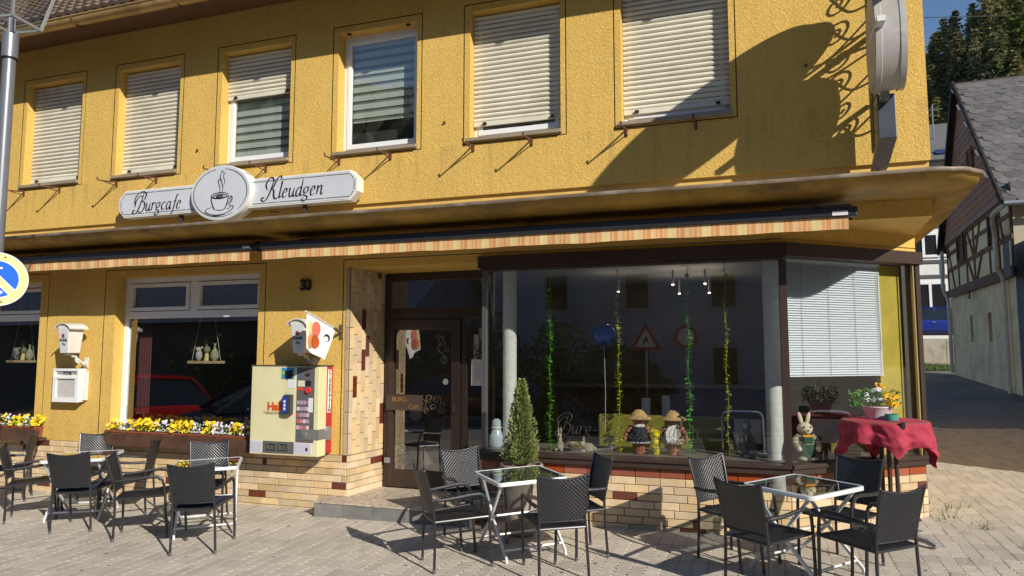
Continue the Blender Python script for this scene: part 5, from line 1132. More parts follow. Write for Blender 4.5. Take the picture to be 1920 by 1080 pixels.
for j in range(1, 15):
    t_ = j / 14; ring_ = []
    for k in range(NA):
        a_ = 2 * math.pi * k / NA; a_ = a_ - 2 * math.pi if a_ > math.pi else a_; L = drop(a_)
        ca, sa = math.cos(a_), math.sin(a_)
        f_ = .034 * math.sin(a_ * 8 + .8 + 1.2 * mnoise.noise((ca * 2, sa * 2, 3))) * t_ ** .7
        f_ += .055 * mnoise.noise((ca * 3.1, sa * 3.1, t_ * L * 9)) * min(1, t_ * 2.5) + .022 * mnoise.noise((ca * 7, sa * 7, t_ * L * 22 + 5)) * min(1, t_ * 3)
        rad = .366 + f_ + .02 * t_; tw_ = .10 * mnoise.noise((ca * 2.5, sa * 2.5, t_ * 3 + 9)) * t_
        ring_.append((rad * math.cos(a_ + tw_), rad * math.sin(a_ + tw_), bz - .004 - L * t_ - .02 * mnoise.noise((ca * 5, sa * 5, t_ * 4 + 2)) * t_))
    rings.append(ring_)
cl.add([p for r_ in rings for p in r_], [(i * NA + k, i * NA + (k + 1) % NA, (i + 1) * NA + (k + 1) % NA, (i + 1) * NA + k) for i in range(len(rings) - 1) for k in range(NA)])
clo = cl.build('tablecloth', REDC, None, smooth=True); clo.location = (bx, by, 0); sd = clo.modifiers.new('s', 'SOLIDIFY'); sd.thickness = .002; ss = clo.modifiers.new('ss', 'SUBSURF'); ss.levels = 1; ss.render_levels = 1
tag(clo, 'crumpled red cloth draped over the tall bistro table', 'tablecloth')
b = MB(); b.box(.075, .105, -.385, -.355, bz - .045, bz + .012); c_ = b.build('cloth_clip', BLACK, clo)
ot = empty('ashtray', 'round turquoise ashtray on the red tablecloth', 'ashtray', (bx + .035, by - .16, bz + .006))
b = MB(); b.lathe([(.05, 0), (.055, .003), (.055, .055), (.045, .055), (.043, .02), (.001, .02)], n=28, cap=False); b.build('bowl', M('turquoise', (.05, .27, .22), .4), ot, smooth=35)
b = MB(); b.lathe([(.044, .046), (.05, .058), (.054, .058)], n=28, cap=False); b.build('rim', M('turquoise_dark', (.04, .20, .17), .4), ot)
fp_ = empty('flower_pot', 'white pot of white daisies and yellow pansies on the red tablecloth', 'potted plant', (bx - .05, by + .0, bz + .006))
b = MB(); b.lathe([(.07, 0), (.08, .005), (.112, .10), (.118, .105), (.118, .115), (.10, .115)], n=28, cap=False, sx=1.15); b.build('pot', M('pot_pinkwhite', (.66, .56, .58), .5, vary=.08), fp_, smooth=35)
lf = MB(); fy = MB(); fw2 = MB()
for k in range(420):
    a_ = r.uniform(0, 6.283); q = r.random() ** .5 * .15; p = Vector((q * math.cos(a_) * 1.3 - .03, q * math.sin(a_), .10 + r.uniform(0, .15))); L = r.uniform(.02, .05); d = Vector((math.cos(a_), math.sin(a_), r.uniform(.1, 1.4))).normalized(); sd_ = d.orthogonal().normalized() * L * .13
    lf.add([p - sd_, p + d * L * .5 - sd_ * 1.4, p + d * L, p + d * L * .5 + sd_ * 1.4], [(0, 1, 2, 3)])
def blossom(mb, p, s, n_=7):
    q = Matrix.Translation(p) @ Matrix.Rotation(r.uniform(-.6, .6), 4, 'Z') @ Matrix.Rotation(r.uniform(.4, 1.4), 4, 'X')
    for j in range(n_):
        a_ = 2 * math.pi * j / n_; c_ = Vector((math.cos(a_), math.sin(a_), 0)); d_ = Vector((-c_.y, c_.x, 0)); mb.add([q @ v for v in (Vector((0, 0, 0)), c_ * s * .7 - d_ * s * .4 + Vector((0, 0, .004)), c_ * s * 1.1, c_ * s * .7 + d_ * s * .4 + Vector((0, 0, .004)))], [(0, 1, 2, 3)])
for k in range(12): blossom(fw2, Vector((r.uniform(-.13, .06), r.uniform(-.12, .08), .15 + r.uniform(0, .12))), r.uniform(.018, .026), 9)
for k in range(11): blossom(fy, Vector((.105 + r.uniform(-.035, .045), r.uniform(-.11, .03), .13 + r.uniform(0, .10))), r.uniform(.026, .034), 5)
for k in range(10): blossom(fy, Vector((.03 + r.uniform(-.05, .05), r.uniform(-.02, .06), .27 + r.uniform(0, .05))), .014, 5)
tag(lf.build('leaves', LEAFG, fp_), kind='stuff'); fw2.build('white_blossoms', PETW, fp_); fy.build('yellow_blossoms', M('petal_orange', (.80, .42, .01), .6, vary=.2, vs=30), fp_)

# ---------------------------------------------------------------- inside the shop window
SHZ = .73
def root(name, label, cat, x, y, z=SHZ, rz=0, group=None): return empty(name, label, cat, (x, y, z), rz, group)
COLM = M('column_plaster', (.62, .62, .58), .7, vary=.1, vs=14, bump=.2, bs=60)
for x, lab in ((-2.60, 'round pale plaster column inside the shop window, left end'), (.085, 'round pale plaster column inside the shop window beside the corner post')):
    c_ = root('column', lab, 'column', x, .32, 0.2, group='columns in the shop window')
    b = MB(); b.tube([(0, 0, .3), (0, 0, 2.68)], .075, 24); b.build('shaft', COLM, c_, smooth=True); b = MB(); b.lathe([(.085, .2), (.09, .21), (.09, .3), (.08, .31)], n=24); b.build('base', COLM, c_)
# leafy garlands
VARS = [M('garland_green', (.10, .42, .035), .5, vary=.2, vs=30), M('garland_lime', (.42, .46, .02), .5, vary=.2, vs=30), M('garland_dark', (.10, .13, .02), .6, vary=.2, vs=30)]
for x, y, mt, lab in ((-2.10, .16, 0, 'bright green leaf garland hanging in the shop window, leftmost'), (-1.38, .16, 1, 'yellow-green leaf garland hanging in the shop window, second from left'), (-.69, .16, 0, 'bright green leaf garland hanging in the shop window, third from left'), (-.335, .20, 1, 'thin olive leaf garland hanging in the shop window, rightmost')):
    G2 = root('leaf_garland', lab, 'garland', x, y, group='leaf garlands in the window'); rg = random.Random(int(x * 100))
    pts = [(.008 * math.sin(k * .5), .006 * math.sin(k * 1.1), 1.86 * (1 - k / 40) + .005) for k in range(41)]
    b = MB(); b.tube(pts, .0028, 5); b.build('stem', VARS[mt], G2)
    b = MB()
    for k in range(230):
        q = rg.random(); z = 1.87 * q + .02; a_ = rg.uniform(0, 6.28); L = rg.uniform(.035, .065) * (.75 if lab.startswith('thin') else 1); d = Vector((math.cos(a_), math.sin(a_), rg.uniform(-.4, .7))).normalized(); p = Vector((.008 * math.sin((1 - q) * 20), 0, z)); s_ = d.cross(Vector((0, 0, 1))).normalized() * L * .36
        b.add([p, p + d * L * .45 - s_, p + d * L + Vector((0, 0, -.006)), p + d * L * .45 + s_], [(0, 1, 2, 3)])
    b.build('leaves', VARS[mt], G2)
TERRA = M('terracotta', (.42, .15, .07), .7, vary=.12, vs=14); STRAW = M('straw', (.52, .34, .13), .8, vary=.2, vs=50, bump=.5, bs=90, bdist=.004)
def doll(x, y, lab, skirt, apron):
    D = root('pot_doll', lab, 'figurine', x, y, group='terracotta pot dolls'); D.scale = (1.12, 1.12, 1.12)
    b = MB(); b.lathe([(.045, 0), (.05, .005), (.062, .09), (.066, .095), (.066, .105), (.03, .11)], n=20, cap=True); b.build('pot_base', TERRA, D, smooth=35)
    b = MB(); b.lathe([(.105, .10), (.11, .105), (.085, .20), (.055, .235), (.03, .24)], n=20); b.build('skirt', skirt, D, smooth=35)
    if apron:
        b = MB(); b.quad((-.045, -.10, .12), (.045, -.10, .12), (.06, -.085, .20), (.03, -.058, .25), (-.03, -.058, .25), (-.06, -.085, .20)); o = b.build('apron', M('cloth_white', (.72, .70, .64), .9, vary=.08, vs=20), D); o.location.y = -.008
    else:
        b = MB(); b.lathe([(.112, .098), (.118, .10), (.112, .112)], n=24, cap=False); b.build('skirt_trim', M('trim_grey', (.35, .35, .36), .9), D)
    b = MB(); b.lathe([(.05, .23), (.058, .24), (.048, .26), (.035, .262)], n=16); b.build('collar', M('cloth_white', (.72, .70, .64), .9), D)
    for s in (-1, 1):
        for k in range(4):
            b = MB(); b.lathe([(.018, 0), (.026, .004), (.02, .03), (.012, .03)], n=10, T=Matrix.Translation((s * (.075 + .015 * k), -.01 - .004 * k, .215 - .032 * k))); b.build('arm_pot', TERRA, D)
    b = MB(); b.blob((0, 0, .295), .058, .055, .055); b.build('head', TERRA, D, smooth=True)
    b = MB(); b.lathe([(.118, .305), (.12, .310), (.075, .335), (.055, .365), (.03, .385), (.002, .39)], n=24, cap=False); b.lathe([(.001, .312), (.118, .3045)], n=24, cap=False); b.build('straw_hat', STRAW, D, smooth=True)
doll(-1.205, .27, 'terracotta pot doll in a black skirt and straw hat', M('cloth_black', (.015, .016, .022), .9), False)
doll(-.865, .27, 'terracotta pot doll with a white apron and pointed straw hat', M('cloth_khaki', (.35, .27, .18), .9), True)
yc_ = root('yellow_chick', 'fluffy bright yellow chick in a yellow pot between the pot dolls', 'figurine', -1.035, .24)
YF = M('yellow_fluff', (.78, .68, .01), .9, vary=.15, vs=40); b = MB(); b.lathe([(.03, 0), (.032, .004), (.043, .065), (.047, .07), (.045, .08)], n=18); b.build('pot', M('yellow_pot', (.75, .62, .02), .5), yc_, smooth=35)
b = MB(); rg = random.Random(8)
for cz, rr_, n_ in ((.115, .045, 260), (.195, .055, 320)):
    for k in range(n_):
        d = Vector((rg.gauss(0, 1), rg.gauss(0, 1), rg.gauss(0, 1))).normalized(); p = Vector((0, 0, cz)) + d * rr_ * .75; s_ = d.orthogonal().normalized() * .008; b.add([p - s_, p + s_, p + d * .022], [(0, 1, 2)])
b.build('fluff', YF, yc_)
b = MB(); b.blob((0, 0, .12), .04, .04, .045); b.blob((0, 0, .195), .045, .045, .045); b.build('body', YF, yc_, smooth=True)
STN = M('stone_figure', (.38, .33, .24), .9, vary=.25, vs=40, bump=.5, bs=90, bdist=.005)
def bunny(R0, mat, s=1, upright=True):
    b = MB()
    if upright:
        b.blob((0, 0, .055 * s), .045 * s, .05 * s, .06 * s); b.blob((0, -.01 * s, .115 * s), .03 * s, .03 * s, .045 * s); b.blob((0, -.018 * s, .165 * s), .028 * s, .032 * s, .027 * s); hz_ = .18
        for q in (-1, 1): b.blob((q * .014 * s, -.005 * s, .215 * s), .009 * s, .007 * s, .04 * s); b.blob((q * .03 * s, -.045 * s, .015 * s), .016 * s, .03 * s, .015 * s)
    else:
        b.blob((0, 0, .05 * s), .075 * s, .045 * s, .05 * s); b.blob((-.06 * s, -.01 * s, .085 * s), .032 * s, .028 * s, .03 * s)
        for q in (-1, 1): b.blob((-.045 * s, q * .014 * s, .13 * s), .010 * s, .007 * s, .035 * s); b.blob((-.05 * s, q * .03 * s, .012 * s), .03 * s, .014 * s, .012 * s)
        b.blob((.075 * s, 0, .045 * s), .02 * s, .02 * s, .02 * s)
    return b.build('body', mat, R0, smooth=True)
bunny(root('rabbit_figure', 'small upright stone rabbit in the shop window left of the dish', 'figurine', -2.01, .20), STN, .95)
bunny(root('rabbit_figure', 'small crouching stone rabbit beside the nest dish', 'figurine', -1.71, .18), STN, .95, False)
dish = root('nest_dish', 'pale dish with an Easter nest between two stone rabbits', 'dish', -1.83, .24)
b = MB(); b.lathe([(.05, 0), (.06, .004), (.125, .035), (.13, .04), (.12, .04), (.05, .012), (.001, .012)], n=28, cap=False); b.build('bowl', M('dish_pale', (.5, .47, .44), .5), dish, smooth=True)
b = MB()
for k in range(260):
    a_ = rg.uniform(0, 6.28); q = rg.uniform(.06, .12); p = Vector((q * math.cos(a_), q * math.sin(a_), .04 + rg.uniform(0, .045))); d = Vector((-math.sin(a_), math.cos(a_), rg.uniform(-.3, .3))); s_ = Vector((0, 0, .004)); b.add([p - s_, p + d * .05, p + s_], [(0, 1, 2)])
b.build('nest', M('nest_straw', (.36, .25, .12), .9), dish); b = MB(); b.blob((0, -.02, .06), .03, .03, .025); b.blob((.05, 0, .06), .028, .028, .025); b.blob((-.05, .0, .06), .03, .03, .025); b.build('eggs', M('egg_pale', (.55, .60, .40), .5), dish, smooth=True)
mr = root('metal_rabbit', 'tall grey flat metal rabbit near the right end of the shop window', 'figurine', -.17, .30)
out = [(-.06, 0), (.06, 0), (.085, .03), (.08, .12), (.055, .20), (.03, .255), (.045, .29), (.035, .33), (.030, .43), (.015, .34), (.0, .335), (-.03, .43), (-.025, .33), (-.05, .30), (-.045, .26), (-.03, .235), (-.05, .15), (-.065, .06)]
b = MB(); b.prism([(v.x, v.y) for v in crom([(x, y, 0) for x, y in out], 4, True)], .012, Matrix.Rotation(R(90), 4, 'X')); b.build('body', M('metal_rabbit', (.10, .10, .085), .45, .4, vary=.2, vs=14), mr)
for x, z, rx, rz_ in ((-.018, .30, .022, .03), (-.01, .19, .012, .035), (-.045, .17, .010, .03), (-.005, .012, .035, .014)): b = MB(); b.blob((x, -.014, z), rx, .006, rz_); b.build('pale_mark', M('metal_pale', (.5, .49, .42), .5), mr, smooth=True)
gr_ = root('green_rabbit', 'cream rabbit figure in striped shirt and green overalls behind the corner window', 'figurine', .345, .29, rz=R(20))
CRM = M('rabbit_cream', (.66, .60, .42), .8, vary=.08, vs=20); GRN = M('overall_green', (.02, .095, .055), .85, vary=.1)
STRP = stripes('striped_knit', [(0, (.55, .50, .34)), (.45, (.03, .09, .05)), (.62, (.55, .50, .34)), (.8, (.05, .12, .08))], .034, 2)
b = MB(); b.lathe([(.05, .02), (.085, .03), (.10, .08), (.095, .14), (.075, .195), (.06, .21)], n=20); b.build('overalls', GRN, gr_, smooth=True); b = MB(); b.box(-.045, .045, -.092, -.07, .165, .225); b.build('bib', GRN, gr_, bevel=.006)
b = MB(); b.lathe([(.09, .15), (.082, .19), (.055, .235), (.03, .245)], n=20); b.build('shirt', STRP, gr_, smooth=True)
for s in (-1, 1):
    b = MB(); b.tube(crom([(s * .06, -.01, .225), (s * .105, -.03, .18), (s * .098, -.075, .13)], 4), [.03] * 4 + [.027] * 5, 10); b.build('sleeve', STRP, gr_, smooth=True); b = MB(); b.blob((s * .09, -.085, .115), .025, .025, .025); b.build('paw', CRM, gr_, smooth=True)
    b = MB(); b.blob((s * .05, -.055, .022), .042, .055, .024); b.build('foot', M('rabbit_foot', (.42, .40, .30), .8), gr_, smooth=True)
    b = MB(); b.blob((s * .035, .0, .385), .021, .014, .065, T=Matrix.Rotation(R(s * 14), 4, 'Y')); b.build('ear', CRM, gr_, smooth=True)
    b = MB(); b.blob((s * .03, -.072, .315), .007, .005, .009, 8, 6); b.build('eye', BLACK, gr_)
b = MB(); b.blob((0, -.01, .295), .072, .066, .06); b.blob((0, -.06, .275), .035, .03, .028); b.build('head', CRM, gr_, smooth=True)
b = MB(); b.blob((0, -.092, .285), .010, .008, .008, 8, 6); b.build('nose', M('nose_grey', (.12, .13, .15), .5), gr_); b = MB(); b.prism([(-.055, .01), (.055, .01), (.02, -.045), (0, -.06), (-.02, -.045)], .012, Matrix.Translation((0, -.075, .235)) @ FACE); b.build('neckerchief', M('kerchief', (.75, .34, .03), .8), gr_)
g2 = root('green_figure', 'dark green striped figure half hidden behind the red tablecloth', 'figurine', .80, .74)
b = MB(); b.lathe([(.05, 0), (.07, .02), (.06, .14), (.07, .2), (.04, .27), (.02, .3)], n=16); b.build('body', STRP, g2, smooth=True); b = MB(); b.blob((0, 0, .33), .055, .055, .05); b.build('head', M('figure_green', (.04, .10, .05), .7), g2, smooth=True)
# bluish glass ornament at the left end, drinking glass, white cards
bo_ = root('glass_ornament', 'bluish glass snowman-shaped ornament at the left end of the shop window', 'ornament', -2.73, .26)
b = MB(); b.lathe([(.055, 0), (.075, .03), (.07, .12), (.05, .18), (.04, .20), (.05, .235), (.045, .28), (.02, .30)], n=24); b.build('body', M('pale_blue_glass', (.42, .52, .55), .2, spec=.8), bo_, smooth=True)
b = MB(); b.lathe([(.052, .195), (.058, .205), (.052, .215)], n=24); b.build('collar', M('ornament_band', (.62, .60, .52), .5), bo_, smooth=True)
for x, y, w_, h_, lab in ((-1.29, 1.3, .10, .24, 'left white menu card standing inside the shop'), (-1.07, 1.35, .09, .27, 'right white menu card standing inside the shop')):
    R0 = root('menu_card', lab, 'card', x, y, .98); b = MB(); b.box(-w_ / 2, w_ / 2, -.003, .003, 0, h_, Matrix.Rotation(R(-6), 4, 'X')); b.build('sheet', M('card_white', (.7, .7, .7), .8), R0); b = MB(); b.box(-w_ / 2, w_ / 2, .0, .06, -.004, .004); b.build('stand', GREYM, R0)
# low yellow seat backs, table, and tube chairs in the room
YB = M('yellow_board', (.24, .22, .02), .6, vary=.1)
b = MB(); b.box(-1.75, -.30, .86, .92, .30, 1.06); tag(b.build('bench_back', YB, bevel=.02), 'mustard yellow bench back behind the window figures', 'bench')
b = MB(); b.box(.45, 1.0, 1.15, 1.2, .3, 1.02); tag(b.build('bench_back', YB, bevel=.02), 'mustard yellow bench back behind the corner window', 'bench')
tbl = root('cafe_table', 'dark round table inside the shop behind the figures', 'table', -1.15, 1.35, .2); b = MB(); b.lathe([(.40, .74), (.42, .75), (.42, .775), (.41, .78)], n=32); b.build('top', M('table_pale', (.28, .26, .22), .4), tbl); b = MB(); b.tube([(0, 0, .02), (0, 0, .75)], .04, 12); b.lathe([(.25, 0), (.25, .015), (.04, .04)], n=24); b.build('pedestal', GREYM, tbl)
CHROME = M('chrome', (.62, .62, .62), .18, .9)
for x, y, lab in ((-.22, .70, 'chrome tube chair behind the metal rabbit'), (.62, 1.0, 'chrome tube chair behind the green rabbit figure')):
    R0 = root('tube_chair', lab, 'chair', x, y, .2, group='tube chairs in the shop'); b = MB(); b.tube(crom([(-.2, 0, 0), (-.2, 0, .75), (-.19, 0, .90), (-.14, 0, .935), (0, 0, .94), (.14, 0, .935), (.19, 0, .90), (.2, 0, .75), (.2, 0, 0)], 5), .012, 8); b.build('frame', CHROME, R0, smooth=True)
    b = MB(); b.box(-.18, .18, .0, .02, .62, .86); b.build('backrest', M('mesh_black', (.03, .03, .035), .6), R0); b = MB(); b.box(-.19, .19, .0, .42, .42, .45); b.build('seat', M('mesh_black', (.03, .03, .035), .6), R0)
    b = MB(); b.tube([(-.2, .4, 0), (-.2, .4, .44), (-.2, 0, .44)], .012, 8); b.tube([(.2, .4, 0), (.2, .4, .44), (.2, 0, .44)], .012, 8); b.build('front_legs', CHROME, R0, smooth=True)
# balloon, room lamps, counter
bl = root('balloon', 'shiny blue foil balloon floating inside the shop', 'balloon', -1.62, .60, 1.93); b = MB(); b.blob((0, 0, 0), .13, .10, .12, 16, 10); b.build('body', M('balloon_blue', (.01, .05, .38), .12, .2), bl, smooth=True); b = MB(); b.tube([(0, 0, -.12), (.01, 0, -.6), (0, 0, -1.15)], .003, 5); b.build('string', M('string', (.5, .5, .5), .6), bl)
LAMPE = bpy.data.materials.new('lamp_glow'); LAMPE.use_nodes = True; LAMPE.node_tree.nodes['Principled BSDF'].inputs['Emission Color'].default_value = (1, .85, .6, 1); LAMPE.node_tree.nodes['Principled BSDF'].inputs['Emission Strength'].default_value = 5
for k, (x, y, z) in enumerate(((-1.95, 3.2, 2.62), (-1.15, 3.0, 2.68), (-1.15, 3.8, 2.62), (-.72, 3.0, 2.68), (-.72, 3.8, 2.62))):
    R0 = root('spot_lamp', 'small lit ceiling spot inside the shop', 'lamp', x, y, z, group='ceiling spots inside the shop'); b = MB(); b.tube([(0, 0, .005), (0, 0, .2)], .016, 10); b.build('housing', GREYM, R0); b = MB(); b.blob((0, 0, 0), .018, .018, .014); b.build('bulb', LAMPE, R0, smooth=True); pl0 = bpy.data.lights.new('spot_lamp_light', 'POINT'); pl0.energy = 1.8; pl0.color = (1, .85, .65); pl0.shadow_soft_size = .03; po0 = bpy.data.objects.new('lamp_light', pl0); COL.objects.link(po0); po0.parent = R0; po0.location = (0, 0, -.05)
ct = root('counter', 'brown serving counter at the back of the shop', 'counter', -1.2, 4.6, .2); b = MB(); b.box(-2.2, 1.8, -.3, .3, 0, 1.0); b.build('body', M('counter_wood', (.12, .06, .03), .6, vary=.2), ct); b = MB(); b.box(-2.25, 1.85, -.35, .35, 1.0, 1.04); b.build('worktop', M('worktop', (.2, .17, .14), .4), ct)
# blind in the corner window
vb = empty('venetian_blind', 'half-lowered white venetian blind in the corner window', 'blind', chm(.1, -.10, 2.6))
Tb = Matrix.Translation(chm(0, -.09, 0)) @ Matrix.Rotation(cang, 4, 'Z')
VBW = M('blind_white', (.78, .83, .88), .45)
BLW = 1.255
sm = MB(); K = 4; pr = [(-.012 + .024 * k / K, -.0125 + .025 * k / K + .003 * math.sin(math.pi * k / K)) for k in range(K + 1)]
sm.add([(0, y, z) for y, z in pr] + [(BLW, y, z) for y, z in pr], [(k, K + 1 + k, K + 2 + k, k + 1) for k in range(K)]); sme = sm.mesh('blind_slat', VBW, True)
IV = vb.matrix_basis.inverted()
nsl = 46
for k in range(nsl):
    link('blind_slat', sme, vb, IV @ Tb @ Matrix.Translation((.055, 0, 2.585 - k * .0232)) @ Matrix.Rotation(rs.uniform(-.03, .03), 4, 'X'))
for s in (.22, .56, .90, 1.22):
    b = MB(); b.box(.055 + s - .0015, .055 + s + .0015, -.017, -.015, 2.585 - nsl * .0232, 2.6); o = b.build('ladder_cord', GREYM, vb); o.matrix_local = IV @ Tb
b = MB(); b.box(.055, .055 + BLW, -.015, .015, 2.595, 2.62); b.box(.055, .055 + BLW, -.013, .013, 2.585 - nsl * .0232 - .008, 2.585 - nsl * .0232 + .004); o = b.build('rails', VBW, vb); o.matrix_local = IV @ Tb
b = MB(); b.tube([(1.26, -.025, 2.5), (1.265, -.03, 1.75)], .003, 5); o = b.build('pull_cord', GREYM, vb); o.matrix_local = IV @ Tb
yw = MB(); yw.box(1.335, 1.66, -.05, .0, .73, 2.62, Tb @ Matrix.Translation((0, .1, 0))); C(yw, 'inner_pier', M('yellow_plaster', (.50, .40, .055), .8, vary=.15, vs=5), shop)
# swings with figures behind the two left windows
for x, lab in ((-6.78, 'wide left window'), (-10.05, 'far left window')):
    SWG = root('hanging_shelf', 'small wooden swing shelf hanging behind the %s' % lab, 'shelf', x, .42, 1.60, group='swing shelves behind the windows')
    WD = M('swing_wood', (.45, .33, .18), .7, vary=.15, vs=20); b = MB(); b.box(-.24, .24, -.07, .07, 0, .035); b.build('board', WD, SWG, bevel=.003)
    for s in (-1, 1): b = MB(); b.tube([(s * .23, 0, .03), (s * .12, 0, .55), (s * .10, 0, 1.0)], .004, 5); b.build('cord', M('cord_pale', (.4, .37, .3), .8), SWG)
    for k, (dx, nm) in enumerate(((-.11, 'furry white rabbit'), (.015, 'long-eared rabbit on a yellow cone'), (.14, 'egg-shaped green figure'))):
        R0 = root('easter_figure', '%s on the swing shelf behind the %s' % (nm, lab), 'figurine', x + dx, .41, 1.636)
        if k == 0: b = MB(); b.blob((0, 0, .07), .045, .04, .07); b.blob((0, -.01, .145), .035, .033, .035); b.blob((-.04, 0, .16), .02, .012, .015); b.blob((.04, 0, .17), .02, .012, .015); b.build('body', M('fur_white', (.45, .44, .40), .95, vary=.2, vs=40, bump=.8, bs=120), R0, smooth=True)
        elif k == 1:
            b = MB(); b.lathe([(.03, 0), (.034, .01), (.022, .095), (.012, .10)], n=14); b.build('cone', M('cone_yellow', (.62, .55, .22), .7), R0, smooth=True); b = MB(); b.blob((0, 0, .14), .045, .04, .05); b.build('head', M('head_olive', (.22, .19, .11), .8), R0, smooth=True)
            b = MB()
            for s in (-1, 1): b.blob((s * .015 - .01, 0, .225), .009, .007, .05, T=Matrix.Rotation(s * .1, 4, 'Y'))
            b.build('ears', M('head_olive', (.22, .19, .11), .8), R0, smooth=True)
        else: b = MB(); b.lathe([(.02, 0), (.05, .03), (.056, .07), (.04, .12), (.015, .16), (.012, .20), (.02, .225)], n=18); b.build('body', M('egg_green', (.30, .30, .18), .8, vary=.3, vs=40), R0, smooth=True)

# ---------------------------------------------------------------- lamp post with the no-stopping sign
LX, LY = -6.03, -2.868
lp = empty('street_lamp', 'grey steel street lamp post at the left edge', 'street lamp', mat=Matrix.Translation((LX, LY, gz(LX, LY))))
z0 = gz(LX, LY); POLE = M('pole_grey', (.24, .25, .28), .35, .5, vary=.06); zt = 4.42 - z0
b = MB(); b.tube([(0, 0, 0), (0, 0, zt)], .049, 20); b.build('pole', POLE, lp, smooth=True); b = MB(); b.tube([(0, 0, zt - .17), (0, 0, zt + .04)], .062, 20); b.build('collar', POLE, lp, smooth=True); b = MB(); b.tube([(0, 0, zt - .18), (0, 0, zt - .17)], .064, 20); b.build('seal', BLACK, lp)
for s in (-1, 1): b = MB(); b.tube([(s * .03, 0, zt + .04), (s * .03, 0, zt + .2)], .012, 8); b.build('rod', GREYM, lp)
T4 = Matrix.Translation((0, 0, zt + .13)) @ Matrix.Rotation(R(10), 4, 'Z'); LG = M('lamp_frame', (.34, .36, .36), .4, .4)
b = MB()
for s0, s1 in (((-1, -1), (1, -1)), ((1, -1), (1, 1)), ((1, 1), (-1, 1)), ((-1, 1), (-1, -1))):
    b.flat([T4 @ Vector((s0[0] * .15, s0[1] * .15, 0)), T4 @ Vector((s1[0] * .15, s1[1] * .15, 0))], .02, .02); b.flat([T4 @ Vector((s0[0] * .15, s0[1] * .15, 0)), T4 @ Vector((s0[0] * .24, s0[1] * .24, .5))], .02, .02, (1, 0, 0)); b.flat([T4 @ Vector((s0[0] * .24, s0[1] * .24, .5)), T4 @ Vector((s1[0] * .24, s1[1] * .24, .5))], .025, .025)
b.build('lantern_frame', LG, lp)
b = MB(); b.add([T4 @ Vector(v) for v in ((-.15, -.15, 0), (.15, -.15, 0), (.15, .15, 0), (-.15, .15, 0), (-.24, -.24, .5), (.24, -.24, .5), (.24, .24, .5), (-.24, .24, .5))], [(0, 1, 5, 4), (1, 2, 6, 5), (2, 3, 7, 6), (3, 0, 4, 7)]); b.build('lantern_glass', glass('lamp_glass', .1, 1, (.8, .83, .84)), lp)
b = MB(); b.add([T4 @ Vector(v) for v in ((-.27, -.27, .5), (.27, -.27, .5), (.27, .27, .5), (-.27, .27, .5), (0, 0, .68))], [(0, 1, 4), (1, 2, 4), (2, 3, 4), (3, 0, 4), (3, 2, 1, 0)]); b.build('lantern_roof', LG, lp)
ns = empty('no_stopping_sign', 'faded round blue restricted stopping sign with yellowed ring on the lamp post', 'sign', (LX, LY, 2.339))
fa2 = math.atan2(-7.093 - LY, 0 - LX) + R(12); Ts = Matrix.Rotation(fa2 + R(90), 4, 'Z') @ Matrix.Translation((0, -.075, 0)) @ FACE
def disc(r0, r1, z, n, m, nseg=48):
    b = MB()
    if r0 == 0: b.lathe([(.0005, z), (r1, z)], n=nseg, cap=False)
    else: b.lathe([(r0, z), (r1, z)], n=nseg, cap=False)
    o = b.build(n, m, ns); o.matrix_local = Ts; return o
b = MB(); b.lathe([(.222, -.012), (.224, 0), (.218, .001)], n=48); o = b.build('plate', GREYM, ns); o.matrix_local = Ts
YR = M('faded_ring', (.74, .66, .30), .5, vary=.12, vs=14); BLU = M('sign_blue', (.005, .12, .72), .4); WHT = M('sign_white', (.78, .80, .78), .5)
disc(0, .2215, .002, 'white_edge', WHT); disc(0, .214, .003, 'ring', YR); disc(0, .157, .004, 'inner_edge', WHT); disc(0, .150, .005, 'blue_field', BLU)
b = MB(); q = Matrix.Rotation(R(-45), 4, 'Z'); b.box(-.16, .16, -.032, .032, .0055, .006, q); o = b.build('bar_edge', WHT, ns); o.matrix_local = Ts; b = MB(); b.box(-.165, .165, -.025, .025, .0062, .0068, q); o = b.build('bar', YR, ns); o.matrix_local = Ts
b = MB(); b.prism([(-.06, .095), (.03, .085), (.032, .099), (-.06, .109)], .001, Matrix.Translation((0, 0, .0055))); b.prism([(-.06, -.09), (.02, -.09), (.045, -.108), (.02, -.128), (-.06, -.128)], .001, Matrix.Translation((0, 0, .0055))); o = b.build('arrow', WHT, ns); o.matrix_local = Ts
for x, y in ((.045, .185), (.035, -.188)): b = MB(); b.lathe([(.0005, .006), (.008, .004)], n=10, cap=False, c=(x, y, 0)); o = b.build('screw', RUST, ns); o.matrix_local = Ts
b = MB(); b.tube([(0, 0, -.05), (0, 0, .05)], .055, 16); b.build('clamp', GREYM, ns)

